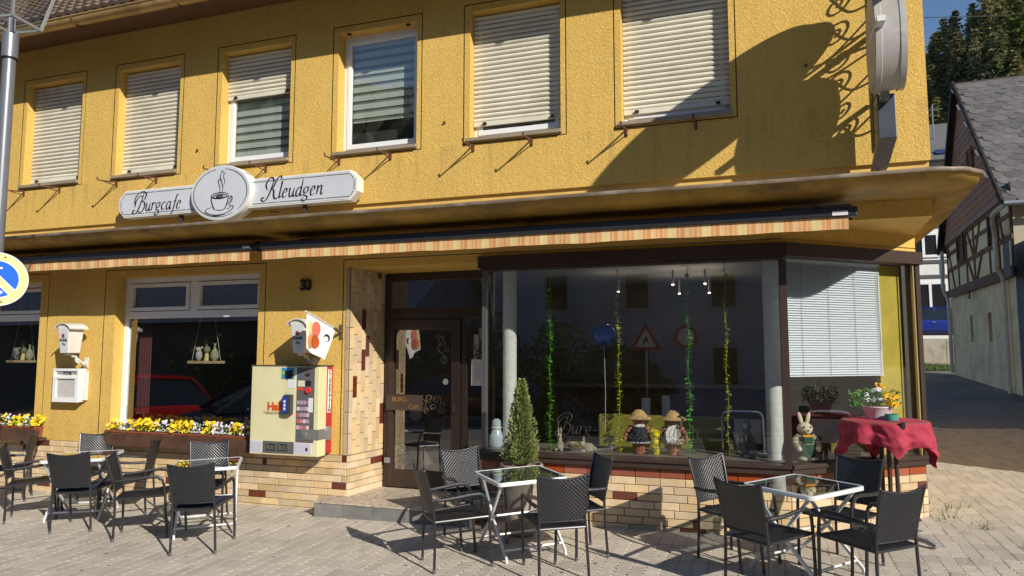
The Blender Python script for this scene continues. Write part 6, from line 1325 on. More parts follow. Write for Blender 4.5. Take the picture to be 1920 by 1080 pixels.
# ---------------------------------------------------------------- half-timbered house up the side street
PA = Vector((6.985, 25.0, 0)); PB = Vector((6.405, 15.15, 0)); HD = (PB - PA).normalized(); HN = Vector((HD.y, -HD.x, 0)); HL = (PB - PA).length
if HN.x > 0: HN = -HN
hh = empty('half_timbered_house', 'old half-timbered house with slate roof and rendered ground floor up the side street', 'house', (PB.x, PB.y, .6))
def W(s, d, z): p = PA + HD * s + HN * d; return Vector((p.x, p.y, z))
def hp(mb, n, m, parent=None, **k):
    o = mb.build(n, m, None, **k)
    if parent is None: o.parent = hh; o.matrix_parent_inverse = hh.matrix_basis.inverted()
    else: o.parent = parent
    return o
HI = hh.matrix_basis.inverted()
REND = M('old_render', (.86, .67, .40), .95, vary=.14, vs=2, bump=.5, bs=12, stain=((.60, .47, .29), 1.1, .48, .72)); PLAS = M('plaster_cream', (.90, .75, .46), .9, rnd=.12, vary=.12, vs=3); BEAM = M('oak_beam', (.19, .085, .045), .85, rnd=.2, vary=.3, vs=5); CLAD = M('brown_cladding', (.36, .18, .11), .8, rnd=.15, vary=.15, vs=2)
def wquad(mb, s0, s1, z0, z1, d=0): mb.quad(W(s0, d, z0), W(s1, d, z0), W(s1, d, z1), W(s0, d, z1))
zj, ze, zap, sap = 3.90, 5.95, 10.85, HL * .46
slits = [(3.45, 3.85, 2.12, 3.05), (6.15, 6.65, 2.10, 3.0)]
gw = MB(); xs = sorted({0, HL, *[q for s in slits for q in s[:2]]}); 
for i in range(len(xs) - 1):
    zs = [.2] + sorted([q for s in slits if s[0] <= xs[i] < s[1] for q in s[2:]]) + [zj]
    for j in range(len(zs) - 1):
        if any(s[0] <= xs[i] < s[1] and s[2] <= zs[j] < s[3] for s in slits): continue
        wquad(gw, xs[i], xs[i + 1], zs[j], zs[j + 1])
gw.quad(W(HL, 0, .2), W(HL, -9, .2), W(HL, -9, zj), W(HL, 0, zj))
hp(gw, 'ground_wall', REND)
for s0, s1, z0, z1 in slits:
    b = MB(); wquad(b, s0, s1, z0, z1, -.22); w_ = hp(b, 'window', M('slit_dark', (.05, .045, .04), .9))
    b = MB(); b.quad(W(s0, 0, z0), W(s0, 0, z1), W(s0, -.22, z1), W(s0, -.22, z0)); b.quad(W(s1, 0, z0), W(s1, -.22, z0), W(s1, -.22, z1), W(s1, 0, z1)); b.quad(W(s0, 0, z1), W(s1, 0, z1), W(s1, -.22, z1), W(s0, -.22, z1)); b.quad(W(s0, 0, z0), W(s0, -.22, z0), W(s1, -.22, z0), W(s1, 0, z0)); hp(b, 'reveal', REND, w_)
up = MB(); wquad(up, 0, HL, zj, ze + .4, .02); up.quad(W(HL, .02, zj), W(HL, -9, zj), W(HL, -9, ze - .05), W(HL, .02, ze - .05)); hp(up, 'upper_wall', M('infill_back', (.45, .40, .30), .9))
def beam(s0, z0, s1, z1, w_=.13, d=.05):
    b = MB(); a = W(s0, d, z0); c_ = W(s1, d, z1); b.flat([a, c_], w_, .04, HN); hp(b, 'beam', BEAM)
beam(-.1, zj + .13, HL + .15, zj + .02, .30, .10); beam(0, ze + .0, HL, ze - .0, .2, .08); beam(0, 4.95, HL, 4.85, .13); beam(0, 5.58, 3.75, 5.54, .11); beam(5.0, 5.52, HL, 5.45, .11)
posts = [.10, 2.25, 3.75, 5.0, 7.2, 8.35, HL - .1]
for s in posts: beam(s, zj + .2, s, ze, .14)
for q in ((.3, ze - .1, 1.5, 4.0), (4.9, 4.0, 3.9, 4.95), (5.1, 4.0, 6.2, 4.95), (4.0, 5.9, 4.9, 4.95), (6.1, 5.9, 5.15, 4.95), (8.5, 5.8, 9.2, 4.1)): beam(*q, w_=.12)
for k, (s0, s1) in enumerate(zip(posts[:-1], posts[1:])):
    for z0, z1 in ((4.12, 4.85), (5.0, 5.45), (5.55, 5.9)):
        b = MB(); a, c_ = s0 + .07, s1 - .07; b.quad(W(a, .035, z0), W(c_, .035, z0), W(c_, .035, z1), W(a, .035, z1)); hp(b, 'plaster_panel', PLAS)
for s0, s1, z0, z1 in ((2.45, 3.6, 5.0, 5.92), (7.4, 8.25, 4.85, 5.8)):
    b = MB(); b.quad(W(s0, .07, z0), W(s1, .07, z0), W(s1, .07, z1), W(s0, .07, z1)); w_ = hp(b, 'window', M('dark_opening', (.02, .012, .01), .6))
    for q in ((s0, z0, s1, z0), (s0, z1, s1, z1), (s0, z0, s0, z1), (s1, z0, s1, z1)): b = MB(); b.flat([W(q[0], .09, q[1]), W(q[2], .09, q[3])], .09, .08, HN); hp(b, 'window_frame', BEAM, w_)
# gable clad with boards
nb_ = 22
for k in range(nb_):
    z0 = ze + (zap - ze) * k / nb_; z1 = ze + (zap - ze) * (k + 1) / nb_; t0 = (z0 - ze) / (zap - ze); t1 = (z1 - ze) / (zap - ze)
    b = MB(); b.quad(W(sap * t0, .132, z0), W(HL - (HL - sap) * t0, .132, z0), W(HL - (HL - sap) * t1, .12, z1), W(sap * t1, .12, z1)); hp(b, 'cladding_board', CLAD)
b = MB(); b.quad(W(5.55, .17, 7.5), W(6.1, .17, 7.5), W(6.1, .17, 8.25), W(5.55, .17, 8.25)); w_ = hp(b, 'window', M('dark_opening', (.02, .012, .01), .6))
b = MB(); b.flat([W(5.5, .19, 7.45), W(5.5, .19, 8.3), W(6.15, .19, 8.3), W(6.15, .19, 7.45)], .08, .06, HN); hp(b, 'window_frame', CLAD, w_)
# roof: front slope with slates, rear slope dark
RX = -HN      # ridge direction away from the gable
EAVE = W(HL + .35, .3, ze - .25); RIDG = W(sap, .3, zap + .12); SLV = (RIDG - EAVE); SLl = SLV.length; SLd = SLV.normalized(); RN = RX.cross(SLd); 
if RN.z < 0: RN = -RN
rf = MB(); rf.quad(EAVE, RIDG, RIDG + RX * 12, EAVE + RX * 12); E2 = W(-.35, .3, ze - .25); rf.quad(E2, RIDG, RIDG + RX * 12, E2 + RX * 12); rf.quad(EAVE - RN * .12, RIDG - RN * .12, RIDG, EAVE)
hroof = hp(rf, 'roof', M('roof_board', (.06, .045, .035), .9))
b = MB(); b.flat([E2 - RN * .0, RIDG], .22, .08, HN); b.flat([EAVE, RIDG], .16, .06, HN); hp(b, 'verge_board', M('verge_dark', (.03, .018, .014), .8), hroof)
SLATE = M('slate_grey', (.135, .125, .12), .6, rnd=.22, vary=.18, vs=5, stain=((.50, .48, .40), 4.2, .69, .74))
sl_m = MB(); sw_, sh2 = .46, .50; pts = [(0, sh2), (0, .16)] + [(sw_ * .12, .06), (sw_ * .35, .0), (sw_ * .62, .02), (sw_ * .88, .12), (sw_ + .02, .26)] + [(sw_ + .02, sh2)]
sl_m.prism(pts, .014); slm = sl_m.mesh('slate', SLATE); nrow = int(SLl / .31)
SB = Matrix.Identity(4); SB.col[0].xyz = RX; SB.col[1].xyz = SLd; SB.col[2].xyz = RX.cross(SLd)
sg = 1 if RX.cross(SLd).z > 0 else -1
restm = MB(); cnt = 0
for r_ in range(nrow):
    for c_ in range(22):
        p = EAVE + SLd * (r_ * .31 - .03) + RX * (c_ * .44 - .1 + (r_ % 2) * .22 + .06 * math.sin(r_ * 1.3)) + RN * (.012 + .004 * ((r_ + c_) % 2))
        m_ = Matrix.Translation(p) @ SB @ Matrix.Rotation(-.035 * sg, 4, 'X') @ Matrix.Rotation(rs.uniform(-.02, .02), 4, 'Z')
        if c_ < 13: o = link('slate', slm, hroof, None); o.matrix_local = m_; cnt += 1
        else: restm.prism(pts, .014, m_)
o = restm.build('slates', SLATE, hroof); tag(o, kind='stuff')
o = None
b = MB(); b.tube([EAVE + RN * .02 + Vector((0, -.08, -.05)), EAVE + RX * 12 + Vector((0, -.08, -.05))], .07, 10); hp(b, 'gutter', GREYM, smooth=True)
DPW = M('downpipe_white', (.66, .61, .53), .5, vary=.1)
g0 = gz(PB.x, PB.y); e0 = W(HL - .85, .18, 0)
b = MB(); b.tube(crom([EAVE + Vector((.02, -.05, -.08)), W(HL - .1, .45, ze - .5), W(HL - .85, .28, ze - .9), W(HL - .85, .28, 4.5), W(HL - .85, .28, 4.1), W(HL - .95, .12, 3.75), W(HL - .95, .12, 2.5), W(HL - .95, .12, .55)], 6), .058, 10); hp(b, 'downpipe', DPW, smooth=True)
b = MB(); b.tube(crom([W(-.1, .2, ze - .2), W(.05, .25, 4.4), W(.05, .2, 4.1), W(.1, .1, 3.6), W(.1, .1, 1.0)], 6), .07, 10); hp(b, 'downpipe', DPW, smooth=True)
b = MB(); b.flat([W(4.4, .12, zj - .02), W(4.4, .16, zj - .3), W(4.5, .16, zj - .32)], .06, .04, HN); hp(b, 'iron_ring', RUST)
# dark shed at the near end of the house
b = MB(); b.add([W(HL, .0, .3), W(HL + 1.0, .1, .3), W(HL + 1.0, .1, 3.7), W(HL, 0, 3.7)], [(0, 1, 2, 3)]); b.add([W(HL + .05, .3, 3.7), W(HL + 1.2, .4, 3.7), W(HL + 1.2, .4, 4.6), W(HL + .05, .3, 4.6)], [(0, 1, 2, 3)])
b.box(6.35, 9, 13.2, 15.1, .3, 4.6)
tag(b.build('shed', M('shed_dark', (.11, .11, .12), .8, vary=.1)), 'dark grey shed at the near end of the half-timbered house', 'shed')
# neighbour out of view to the right, whose shadow lies over the side street
nbh = empty('corner_house', 'rendered house right of the side street', 'house', (9, 6, 0))
b = MB(); b.box(6.15, 12.5, 1.5, 12.8, -.2, 4.2); part(nbh, b, 'wall', M('neighbour_render', (.5, .46, .4), .9, vary=.1)); b = MB(); b.add([(6.05, 1.35, 4.2), (12.8, 1.35, 4.2), (12.8, 12.9, 4.2), (6.05, 12.9, 4.2), (9.4, 1.35, 5.6), (9.4, 12.9, 5.6)], [(0, 1, 4), (1, 2, 5, 4), (2, 3, 5), (3, 0, 4, 5), (3, 2, 1, 0)]); part(nbh, b, 'roof', SLATE)
for y in (3.5, 6, 8.5):
    b = MB(); b.box(6.10, 6.16, y, y + 1.1, 1.2, 2.6); o = part(nbh, b, 'window', WHITE); b = MB(); b.box(6.09, 6.10, y + .1, y + 1.0, 1.3, 2.5); o2 = b.build('pane', M('pane_dark', (.03, .035, .04), .1), o)

# retaining wall, lawn, car and white house at the end of the street
CONC = M('concrete_wall', (.42, .38, .30), .9, vary=.12, vs=2, stain=((.20, .16, .11), 1.3, .5, .72))
rw = empty('retaining_wall', 'low concrete retaining wall below the blue car at the street end', 'wall', (8, 30, 1))
for k in range(9): b = MB(); b.box(-1.5 + k * 1.55, -1.5 + k * 1.55 + 1.53, 30.0, 30.25, .6, 2.42); part(rw, b, 'wall_panel', CONC)
gt_ = MB(); gt_.box(-4, 60, 30.25, 48, .5, 2.38); tag(gt_.build('terrace', M('terrace_gravel', (.22, .2, .17), .95)), kind='structure')
gb = MB(); rg = random.Random(4)
for k in range(9000):
    x = rg.uniform(4.5, 11); y = rg.uniform(27.9, 29.98); z = gz(x, y); hgt = rg.uniform(.06, .20) * (1.6 if y > 29.6 else 1); a_ = rg.uniform(0, 3.14); dx, dy = .014 * math.cos(a_), .014 * math.sin(a_); gb.add([(x - dx, y - dy, z), (x + dx, y + dy, z), (x + rg.uniform(-.05, .05), y + rg.uniform(-.05, .05), z + hgt)], [(0, 1, 2)])
GRASS = M('grass', (.075, .13, .025), .8, vary=.3, vs=3)
tag(gb.build('grass', GRASS), 'strip of short grass at the foot of the retaining wall', 'grass', kind='stuff')
b = MB(); gsheet(b, [4.3, 8, 11], [27.8, 30.0], .01); tag(b.build('lawn', M('lawn_soil', (.05, .06, .02), .95)), kind='structure')
gb = MB()
for k in range(70):                                  # weeds at the corner of the cafe
    cx, cy = rg.choice(((1.72, 1.3), (1.80, 1.55), (1.9, .75), (2.05, .1), (1.66, 1.0))); q = .16 if cy > .9 else .05; x = cx + rg.gauss(0, q * .6); y = cy + rg.gauss(0, q); z = gz(x, y); hgt = rg.uniform(.02, .09); a_ = rg.uniform(0, 3.14); dx, dy = .006 * math.cos(a_), .006 * math.sin(a_); gb.add([(x - dx, y - dy, z), (x + dx, y + dy, z), (x + rg.uniform(-.05, .05), y + rg.uniform(-.05, .05), z + hgt)], [(0, 1, 2)])
tag(gb.build('weeds', M('weed_green', (.10, .15, .03), .7, vary=.2, vs=9)), 'small weeds growing in the paving joints at the corner', 'weeds', kind='stuff')

def car(name, label, col, loc, rz, group=None, L=4.2, H=1.46, Wd=1.74):
    K = empty(name, label, 'car', loc, rz, group); paint = M('paint_%s' % name + label[:8].replace(' ', '_'), col, .3, .1, coat=1); GLS = M('car_glass', (.015, .02, .025), .06, spec=.8); TY = M('tyre', (.02, .02, .02), .85); RM = M('rim', (.35, .36, .38), .35, .8)
    # stations along x: (x, z_bottom, z_belt, halfwidth)
    low = [(-.50, .36, .78, .70), (-.47, .26, .90, .80), (-.40, .22, .95, .86), (-.2, .20, .95, .87), (.1, .20, .93, .87), (.28, .20, .90, .86), (.42, .22, .80, .82), (.48, .28, .68, .74), (.5, .36, .58, .66)]
    b = MB(); n_ = len(low); vs = []
    for x, zb, zt_, hw_ in low:
        x *= L; hw_ *= Wd / 1.74; zt_ *= H / 1.46
        vs += [(x, -hw_ * .92, zb), (x, -hw_, (zb + zt_) * .5), (x, -hw_ * .96, zt_ - .03), (x, -hw_ * .88, zt_), (x, hw_ * .88, zt_), (x, hw_ * .96, zt_ - .03), (x, hw_, (zb + zt_) * .5), (x, hw_ * .92, zb)]
    fs2 = [(i * 8 + k, i * 8 + (k + 1) % 8, i * 8 + 8 + (k + 1) % 8, i * 8 + 8 + k) for i in range(n_ - 1) for k in range(8)] + [tuple(range(8))[::-1], tuple(range((n_ - 1) * 8, n_ * 8))]
    b.add(vs, fs2); o = b.build('body', paint, K, smooth=True); ss = o.modifiers.new('s', 'SUBSURF'); ss.levels = 1; ss.render_levels = 2
    b = MB(); g_ = [(-.46, .92, .72), (-.36, 1.40, .58), (-.1, 1.46, .60), (.08, 1.40, .58), (.28, .90, .72)]
    vs = []
    for x, z, hw_ in g_: vs += [(x * L, -hw_ * Wd / 1.74, z * H / 1.46), (x * L, hw_ * Wd / 1.74, z * H / 1.46)]
    base = [(-.46, .80), (-.36, .80), (-.1, .82), (.08, .82), (.28, .80)]
    vs += [(x * L, -h_ * Wd / 1.74, .90 * H / 1.46) for x, h_ in base] + [(x * L, h_ * Wd / 1.74, .90 * H / 1.46) for x, h_ in base]
    b.add(vs, [(0, 1, 3, 2), (2, 3, 5, 4), (4, 5, 7, 6), (6, 7, 9, 8)] + [(10 + k, 2 * k, 2 * k + 2, 11 + k) for k in range(4)] + [(15 + k, 16 + k, 2 * k + 3, 2 * k + 1) for k in range(4)]); b.build('windows', GLS, K, smooth=35)
    b = MB(); b.quad(*[(x * L, sy * .565 * Wd / 1.74, 1.465 * H / 1.46 + z_) for x, sy, z_ in ((-.37, -1, -.05), (-.1, -1, .012), (.08, -1, -.045))][::1], *[(x * L, sy * .565 * Wd / 1.74, 1.465 * H / 1.46 + z_) for x, sy, z_ in ((.08, 1, -.045), (-.1, 1, .012), (-.37, 1, -.05))])
    for sy in (-1, 1):
        for xa, za, xb, zb_ in ((-.46, .93, -.36, 1.42), (.28, .91, .08, 1.42), (-.1, .9, -.1, 1.47), (-.36, 1.42, -.1, 1.475), (-.1, 1.475, .08, 1.42)): b.flat([(xa * L, sy * (.74 if za < 1 else .585) * Wd / 1.74, za * H / 1.46), (xb * L, sy * .59 * Wd / 1.74, zb_ * H / 1.46)], .06, .05)
    b.build('roof', paint, K)
    for x in (-.31, .30):
        for sy in (-1, 1):
            y0 = sy * .80 * Wd / 1.74; b = MB(); b.lathe([(.2, -.1), (.30, -.1), (.315, -.06), (.315, .06), (.30, .1), (.2, .1)], n=24, T=Matrix.Translation((x * L, y0, .31)) @ FACE); wh = b.build('wheel', TY, K, smooth=35); b = MB(); b.lathe([(.02, .105), (.2, .095), (.21, .102)], n=20, T=Matrix.Translation((x * L, y0, .31)) @ Matrix.Rotation(R(90 if sy < 0 else -90), 4, 'X')); b.build('rim', RM, wh)
    for sy in (-1, 1):
        b = MB(); b.blob((.475 * L, sy * .55, .66 * H / 1.46), .09, .16, .08); b.build('headlight', M('headlight', (.6, .62, .65), .1), K, smooth=True); b = MB(); b.blob((-.485 * L, sy * .6, .80 * H / 1.46), .05, .12, .10); b.build('tail_light', M('tail_light', (.35, .01, .01), .2), K, smooth=True)
        b = MB(); b.blob((.17 * L, sy * .93 * Wd / 1.74, .96 * H / 1.46), .07, .09, .06); b.build('door_mirror', paint, K, smooth=True)
        for xx in (-.14, .10): b = MB(); b.box(xx * L, xx * L + .16, sy * .878 * Wd / 1.74 - .012, sy * .878 * Wd / 1.74 + .012, .78 * H / 1.46, .81 * H / 1.46); b.build('door_handle', M('handle_grey', (.5, .5, .5), .3, .6), K)
    return K
car('parked_car', 'blue car parked on the terrace above the retaining wall', (.01, .03, .24), (8.0, 31.6, 2.38), R(2), L=4.4, H=1.5)
car('parked_car', 'red hatchback parked left of the terrace, mirrored in the windows', (.48, .008, .018), (-12.5, -3.7, gz(-12.5, -3.7)), R(127), 'cars parked by the kerb', L=4.1, H=1.5)
car('parked_car', 'dark blue car parked left of the terrace, mirrored in the wide window', (.008, .012, .06), (-9.1, -4.4, gz(-9.1, -4.4)), R(127), 'cars parked by the kerb', L=4.1, H=1.42)
car('parked_car', 'black car parked across the street, mirrored in the door', (.008, .009, .012), (-9.0, -13.0, gz(-9, -13)), R(0), 'cars parked across the street', L=4.3, H=1.5)

wh_ = empty('white_house', 'white half-timbered house with white window frames at the street end', 'house', (9, 34, 2.4))
WW = M('white_render', (.72, .72, .70), .9, vary=.06, vs=2); DB = M('dark_beam', (.10, .09, .09), .8)
b = MB(); b.box(4.2, 16, 34, 42, 2.3, 11.5); part(wh_, b, 'wall', WW, bevel=0)
b = MB(); b.add([(3.8, 33.5, 11.5), (16.4, 33.5, 11.5), (16.4, 42.5, 11.5), (3.8, 42.5, 11.5), (3.8, 38, 14.6), (16.4, 38, 14.6)], [(0, 1, 5, 4), (2, 3, 4, 5), (3, 0, 4), (1, 2, 5), (3, 2, 1, 0)]); rfw = part(wh_, b, 'roof', M('slate_far', (.13, .125, .125), .7, vary=.2, vs=9))
b = MB(); b.box(8.55, 9.2, -.02, .02, 0, .5, Matrix.Identity(4)); sk = b.build('skylight', M('skylight_glass', (.03, .05, .12), .1), rfw); sk.rotation_euler.x = R(-53); sk.location = (.1, 33.95, 11.9)
for x0_, x1_, z0_, z1_ in ((7.25, 8.85, 3.85, 5.35), (8.95, 10.5, 3.85, 5.35), (7.15, 8.55, 6.6, 7.85), (8.65, 10.2, 6.6, 7.85), (5.0, 6.4, 6.6, 7.85), (7.5, 8.7, 9.0, 10.2)):
    b = MB(); b.box(x0_, x1_, 33.93, 34.0, z0_, z0_ + .13); b.box(x0_, x1_, 33.93, 34.0, z1_ - .12, z1_); 
    for q in (x0_, (x0_ + x1_) / 2 - .06, x1_ - .12): b.box(q, q + .12, 33.93, 34.0, z0_ + .13, z1_ - .12)
    wn = part(wh_, b, 'window', WHITE); b = MB(); b.quad((x0_ + .1, 33.97, z0_ + .1), (x1_ - .1, 33.97, z0_ + .1), (x1_ - .1, 33.97, z1_ - .1), (x0_ + .1, 33.97, z1_ - .1)); b.build('pane', M('pane_far', (.02, .022, .025), .08), wn).matrix_parent_inverse = wh_.matrix_basis.inverted() if False else Matrix()
    wn_ = wn
for z in (5.55, 6.3, 8.1): b = MB(); b.box(4.2, 16, 33.94, 34.0, z, z + .16); part(wh_, b, 'beam', DB)
for x in (4.3, 5.6, 6.9, 8.58, 10.3, 11.6): b = MB(); b.box(x, x + .16, 33.945, 34.0, 5.71, 6.3); part(wh_, b, 'beam', DB)
for x in (10.6, 6.9): b = MB(); b.box(x, x + .16, 33.945, 34.0, 6.46, 8.1); part(wh_, b, 'beam', DB)
ant = empty('roof_aerial', 'thin television aerial on the white house roof', 'aerial', (9.0, 36, 13.2)); b = MB(); b.tube([(0, 0, -.3), (0, 0, 1.9)], .035, 6); b.build('mast', GREYM, ant); b = MB(); b.tube([(-.6, 0, 1.6), (.5, 0, 1.65)], .02, 5); b.tube([(-.3, 0, 1.3), (.3, 0, 1.3)], .015, 5); b.build('elements', GREYM, ant)

# ---------------------------------------------------------------- wooded hill
def hillz(x, y):
    t_ = max(0, min(1, (y - 40) / 50)); s = t_ * t_ * (3 - 2 * t_); a_ = x / (y + 7.)
    return 2 + s * (23.5 + 13 * max(-.4, min(1.3, (a_ - .2) / .1))) + 1.0 * math.sin(x * .13 + y * .07) * s + .10 * max(0, y - 90)
hl = MB(); nx, ny = 60, 34; X = [-60 + 220 * i / nx for i in range(nx + 1)]; Y = [42 + 120 * j / ny for j in range(ny + 1)]
hl.add([(x, y, hillz(x, y)) for y in Y for x in X], [(j * (nx + 1) + i, j * (nx + 1) + i + 1, (j + 1) * (nx + 1) + i + 1, (j + 1) * (nx + 1) + i) for j in range(ny) for i in range(nx)])
tag(hl.build('hill', M('hill_floor', (.07, .065, .03), .95, vary=.35, vs=.25, stain=((.12, .095, .055), .3, .5, .7)), smooth=True), kind='structure')
BARK = M('tree_bark', (.11, .085, .06), .9, vary=.2)
NEED = [M('conifer_needles', (.17, .195, .07), .7, rnd=.35, vary=.35, vs=.8), M('pine_needles', (.26, .245, .10), .7, rnd=.30, vary=.3, vs=.8)]
for m_ in NEED:
    t_ = m_.node_tree; pr_ = t_.nodes['Principled BSDF']; tl = t_.nodes.new('ShaderNodeBsdfTranslucent'); mxs = t_.nodes.new('ShaderNodeMixShader'); mxs.inputs[0].default_value = .42
    lk = pr_.inputs['Base Color'].links[0].from_socket; t_.links.new(lk, tl.inputs[0]); t_.links.new(pr_.outputs[0], mxs.inputs[1]); t_.links.new(tl.outputs[0], mxs.inputs[2]); t_.links.new(mxs.outputs[0], t_.nodes['Material Output'].inputs[0])
def conifer(seed, h=11, r0=2.3, mat=0, n_=30):
    r = random.Random(seed); t = bpy.data.objects.new('conifer_tree', None); COL.objects.link(t)
    b = MB(); b.tube([(0, 0, -1), (.1, 0, h * .5), (0, .05, h)], [.22, .14, .02], 7); b.build('trunk', BARK, t, smooth=True)
    c_ = MB(); lev = 26
    for k in range(lev):
        f = (k + .5) / lev; z = h * (.10 + .90 * f); rad = r0 * (1 - f) ** .8 * r.uniform(.75, 1.15) + .12
        for j in range(max(4, int(9 * (1 - f) + 4))):
            a_ = r.uniform(0, 6.283); L = rad * r.uniform(.6, 1.1); d = Vector((math.cos(a_), math.sin(a_), -.25 + .4 * f))
            for m_ in range(7):
                t_ = (m_ + .6) / 7; p = Vector((0, 0, z)) + d * L * t_ + Vector((r.gauss(0, .08), r.gauss(0, .08), -.18 * t_ * t_ * L + r.gauss(0, .06))); s = r.uniform(.16, .34) * (1.1 - .4 * t_)
                u = Vector((r.gauss(0, 1), r.gauss(0, 1), r.gauss(0, .5))).normalized(); v = u.cross(Vector((r.gauss(0, 1), r.gauss(0, 1), r.gauss(0, 1)))).normalized()
                c_.add([p - u * s, p - v * s * .45, p + u * s, p + v * s * .45], [(0, 1, 2, 3)])
    c_.build('crown', NEED[mat], t); return t
def bare(seed, h=9):
    r = random.Random(seed); t = bpy.data.objects.new('bare_tree', None); COL.objects.link(t); b = MB()
    b.tube([(0, 0, -1), (.1, 0, h * .4), (.15, .1, h * .75)], [.16, .11, .05], 6); b.build('trunk', BARK, t, smooth=True); b = MB()
    for k in range(46):
        z = h * r.uniform(.3, .78); a_ = r.uniform(0, 6.283); L = h * r.uniform(.12, .3); d = Vector((math.cos(a_), math.sin(a_), r.uniform(.6, 1.6))).normalized(); p = Vector((.1, .05, z)); e_ = p + d * L; b.tube([p, p + d * L * .5 + Vector((r.gauss(0, .1), r.gauss(0, .1), 0)), e_], [.035, .022, .008], 4, cap=False)
        for q in range(4): pp = p + d * L * r.uniform(.4, 1); dd = (d + Vector((r.gauss(0, .6), r.gauss(0, .6), r.gauss(0, .4)))).normalized(); b.tube([pp, pp + dd * L * .4], [.014, .005], 3, cap=False)
    b.build('branches', M('twig', (.17, .14, .11), .9), t); return t
cps = [conifer(1), conifer(2, 12.5, 2.0, 1), conifer(3, 9.5, 2.5, 0), conifer(4, 12, 2.6, 1)]; used = [False] * 4
rh = random.Random(21); pl_ = []
for k in range(1600):
    y = rh.uniform(46, 104); d = y + 7; lat = rh.uniform(.165, .36); x = d * lat
    if any((x - a) ** 2 + (y - c_) ** 2 < (1.5 + y * .005) ** 2 for a, c_ in pl_): continue
    pl_.append((x, y))
pl_.sort(key=lambda q: q[1]); pl_ = pl_[:240]
WOODN = ('young', 'broad', 'slim', 'tall')
for i, (x, y) in enumerate(pl_):
    k = rh.randrange(4); o = cps[k] if not used[k] else copy_tree(cps[k]); used[k] = True
    s = rh.uniform(.6, 1.0); o.matrix_basis = Matrix.Translation((x, y, hillz(x, y))) @ Matrix.Rotation(rh.uniform(0, 6.28), 4, 'Z') @ Matrix.Diagonal((s * rh.uniform(1.2, 1.6), s * rh.uniform(1.2, 1.6), s, 1))
    tag(o, 'evergreen tree in the wood on the hillside', 'tree', 'evergreens on the wooded hillside')
bp_ = [bare(1), bare(2, 8)]; ub = [False, False]
for i, (px, py) in enumerate(((19.4, 82), (20.4, 84), (21.6, 83), (22.6, 85), (18.4, 82), (23.8, 86), (21.0, 87), (13.0, 54), (13.9, 57))):
    k = i % 2; o = bp_[k] if not ub[k] else copy_tree(bp_[k]); ub[k] = True; o.matrix_basis = Matrix.Translation((px, py, hillz(px, py))) @ Matrix.Rotation(i * 1.3, 4, 'Z') @ Matrix.Scale(.75 + .06 * (i % 4), 4)
    tag(o, 'leafless tree on the crest of the hill' if py > 70 else 'leafless tree low on the wooded slope', 'tree', 'leafless trees on the crest' if py > 70 else 'leafless trees on the slope')
wire = MB(); wire.tube([(4, 40, 22.5), (14, 41, 21.6), (26, 42, 22.4)], .025, 4); tag(wire.build('overhead_wire', BLACK), 'thin overhead wire before the wooded hill', 'wire')

# ---------------------------------------------------------------- across the street (seen in the panes)
oh = empty('opposite_house', 'grey rendered house with small windows across the street', 'house', (-2, -18, -.5))
GRYR = M('grey_blue_render', (.46, .50, .58), .9, vary=.22, vs=.5, stain=((.30, .31, .33), .7, .5, .75))
b = MB(); b.box(-9.5, 8, -26, -18, -.8, 5.9); part(oh, b, 'wall', GRYR); b = MB(); b.add([(-10, -17.5, 5.9), (8.5, -17.5, 5.9), (8.5, -26.5, 5.9), (-10, -26.5, 5.9), (-10, -22, 8.3), (8.5, -22, 8.3)], [(0, 1, 5, 4), (2, 3, 4, 5), (3, 0, 4), (1, 2, 5), (0, 3, 2, 1)]); part(oh, b, 'roof', SLATE)
for x in (-7.5, -4.6, -1.7, 1.4, 4.4):
    for z in (.6, 3.2):
        b = MB(); b.box(x, x + 1.0, -18.0, -17.95, z, z + 1.45); wn = part(oh, b, 'window', M('stone_frame', (.42, .40, .40), .8)); b = MB(); b.box(x + .12, x + .88, -17.95, -17.94, z + .12, z + 1.33); b.build('pane', M('pane_black', (.012, .012, .014), .1), wn)
b = MB(); b.box(-8.2, 3.2, -18.0, -17.9, 5.0, 5.55); part(oh, b, 'name_board', M('board_pale', (.50, .52, .56), .7)); 
stn = empty('barn', 'long dark stone barn with tiled roof across the street', 'barn', (-22, -17, -.6)); b = MB(); b.box(-34, -13, -24, -16, -1, 3.0); part(stn, b, 'wall', M('barn_wall', (.12, .11, .10), .9, vary=.2, vs=1)); b = MB(); b.add([(-34.5, -15.5, 3.0), (-12.5, -15.5, 3.0), (-12.5, -24.5, 3.0), (-34.5, -24.5, 3.0), (-34.5, -20, 6.0), (-12.5, -20, 6.0)], [(0, 1, 5, 4), (2, 3, 4, 5), (3, 0, 4), (1, 2, 5), (0, 3, 2, 1)]); part(stn, b, 'roof', M('barn_roof', (.20, .21, .25), .7, vary=.25, vs=3))
def bush(x, y, h, w_, lab, seed, n_=1500):
    r = random.Random(seed); t = empty('bush', lab, 'bush', (x, y, gz(x, y)), group='bushes across the street'); b = MB(); b.tube([(0, 0, -.1), (.05, 0, h * .6)], [.06, .02], 6); b.build('stem', BARK, t); b = MB()
    for k in range(n_):
        d = Vector((r.gauss(0, 1), r.gauss(0, 1), r.gauss(0, 1))).normalized() * r.random() ** .4; p = Vector((d.x * w_ * (1 + .25 * math.sin(d.z * 7)), d.y * w_ * .8, h * (.5 + .5 * d.z))); s = r.uniform(.05, .12); u = Vector((r.gauss(0, 1), r.gauss(0, 1), r.gauss(0, 1))).normalized(); v = u.orthogonal().normalized(); b.add([p - u * s, p - v * s * .6, p + u * s, p + v * s * .6], [(0, 1, 2, 3)])
    b.build('leaves', M('bush_leaf', (.18, .24, .05), .6, vary=.3, vs=5), t)
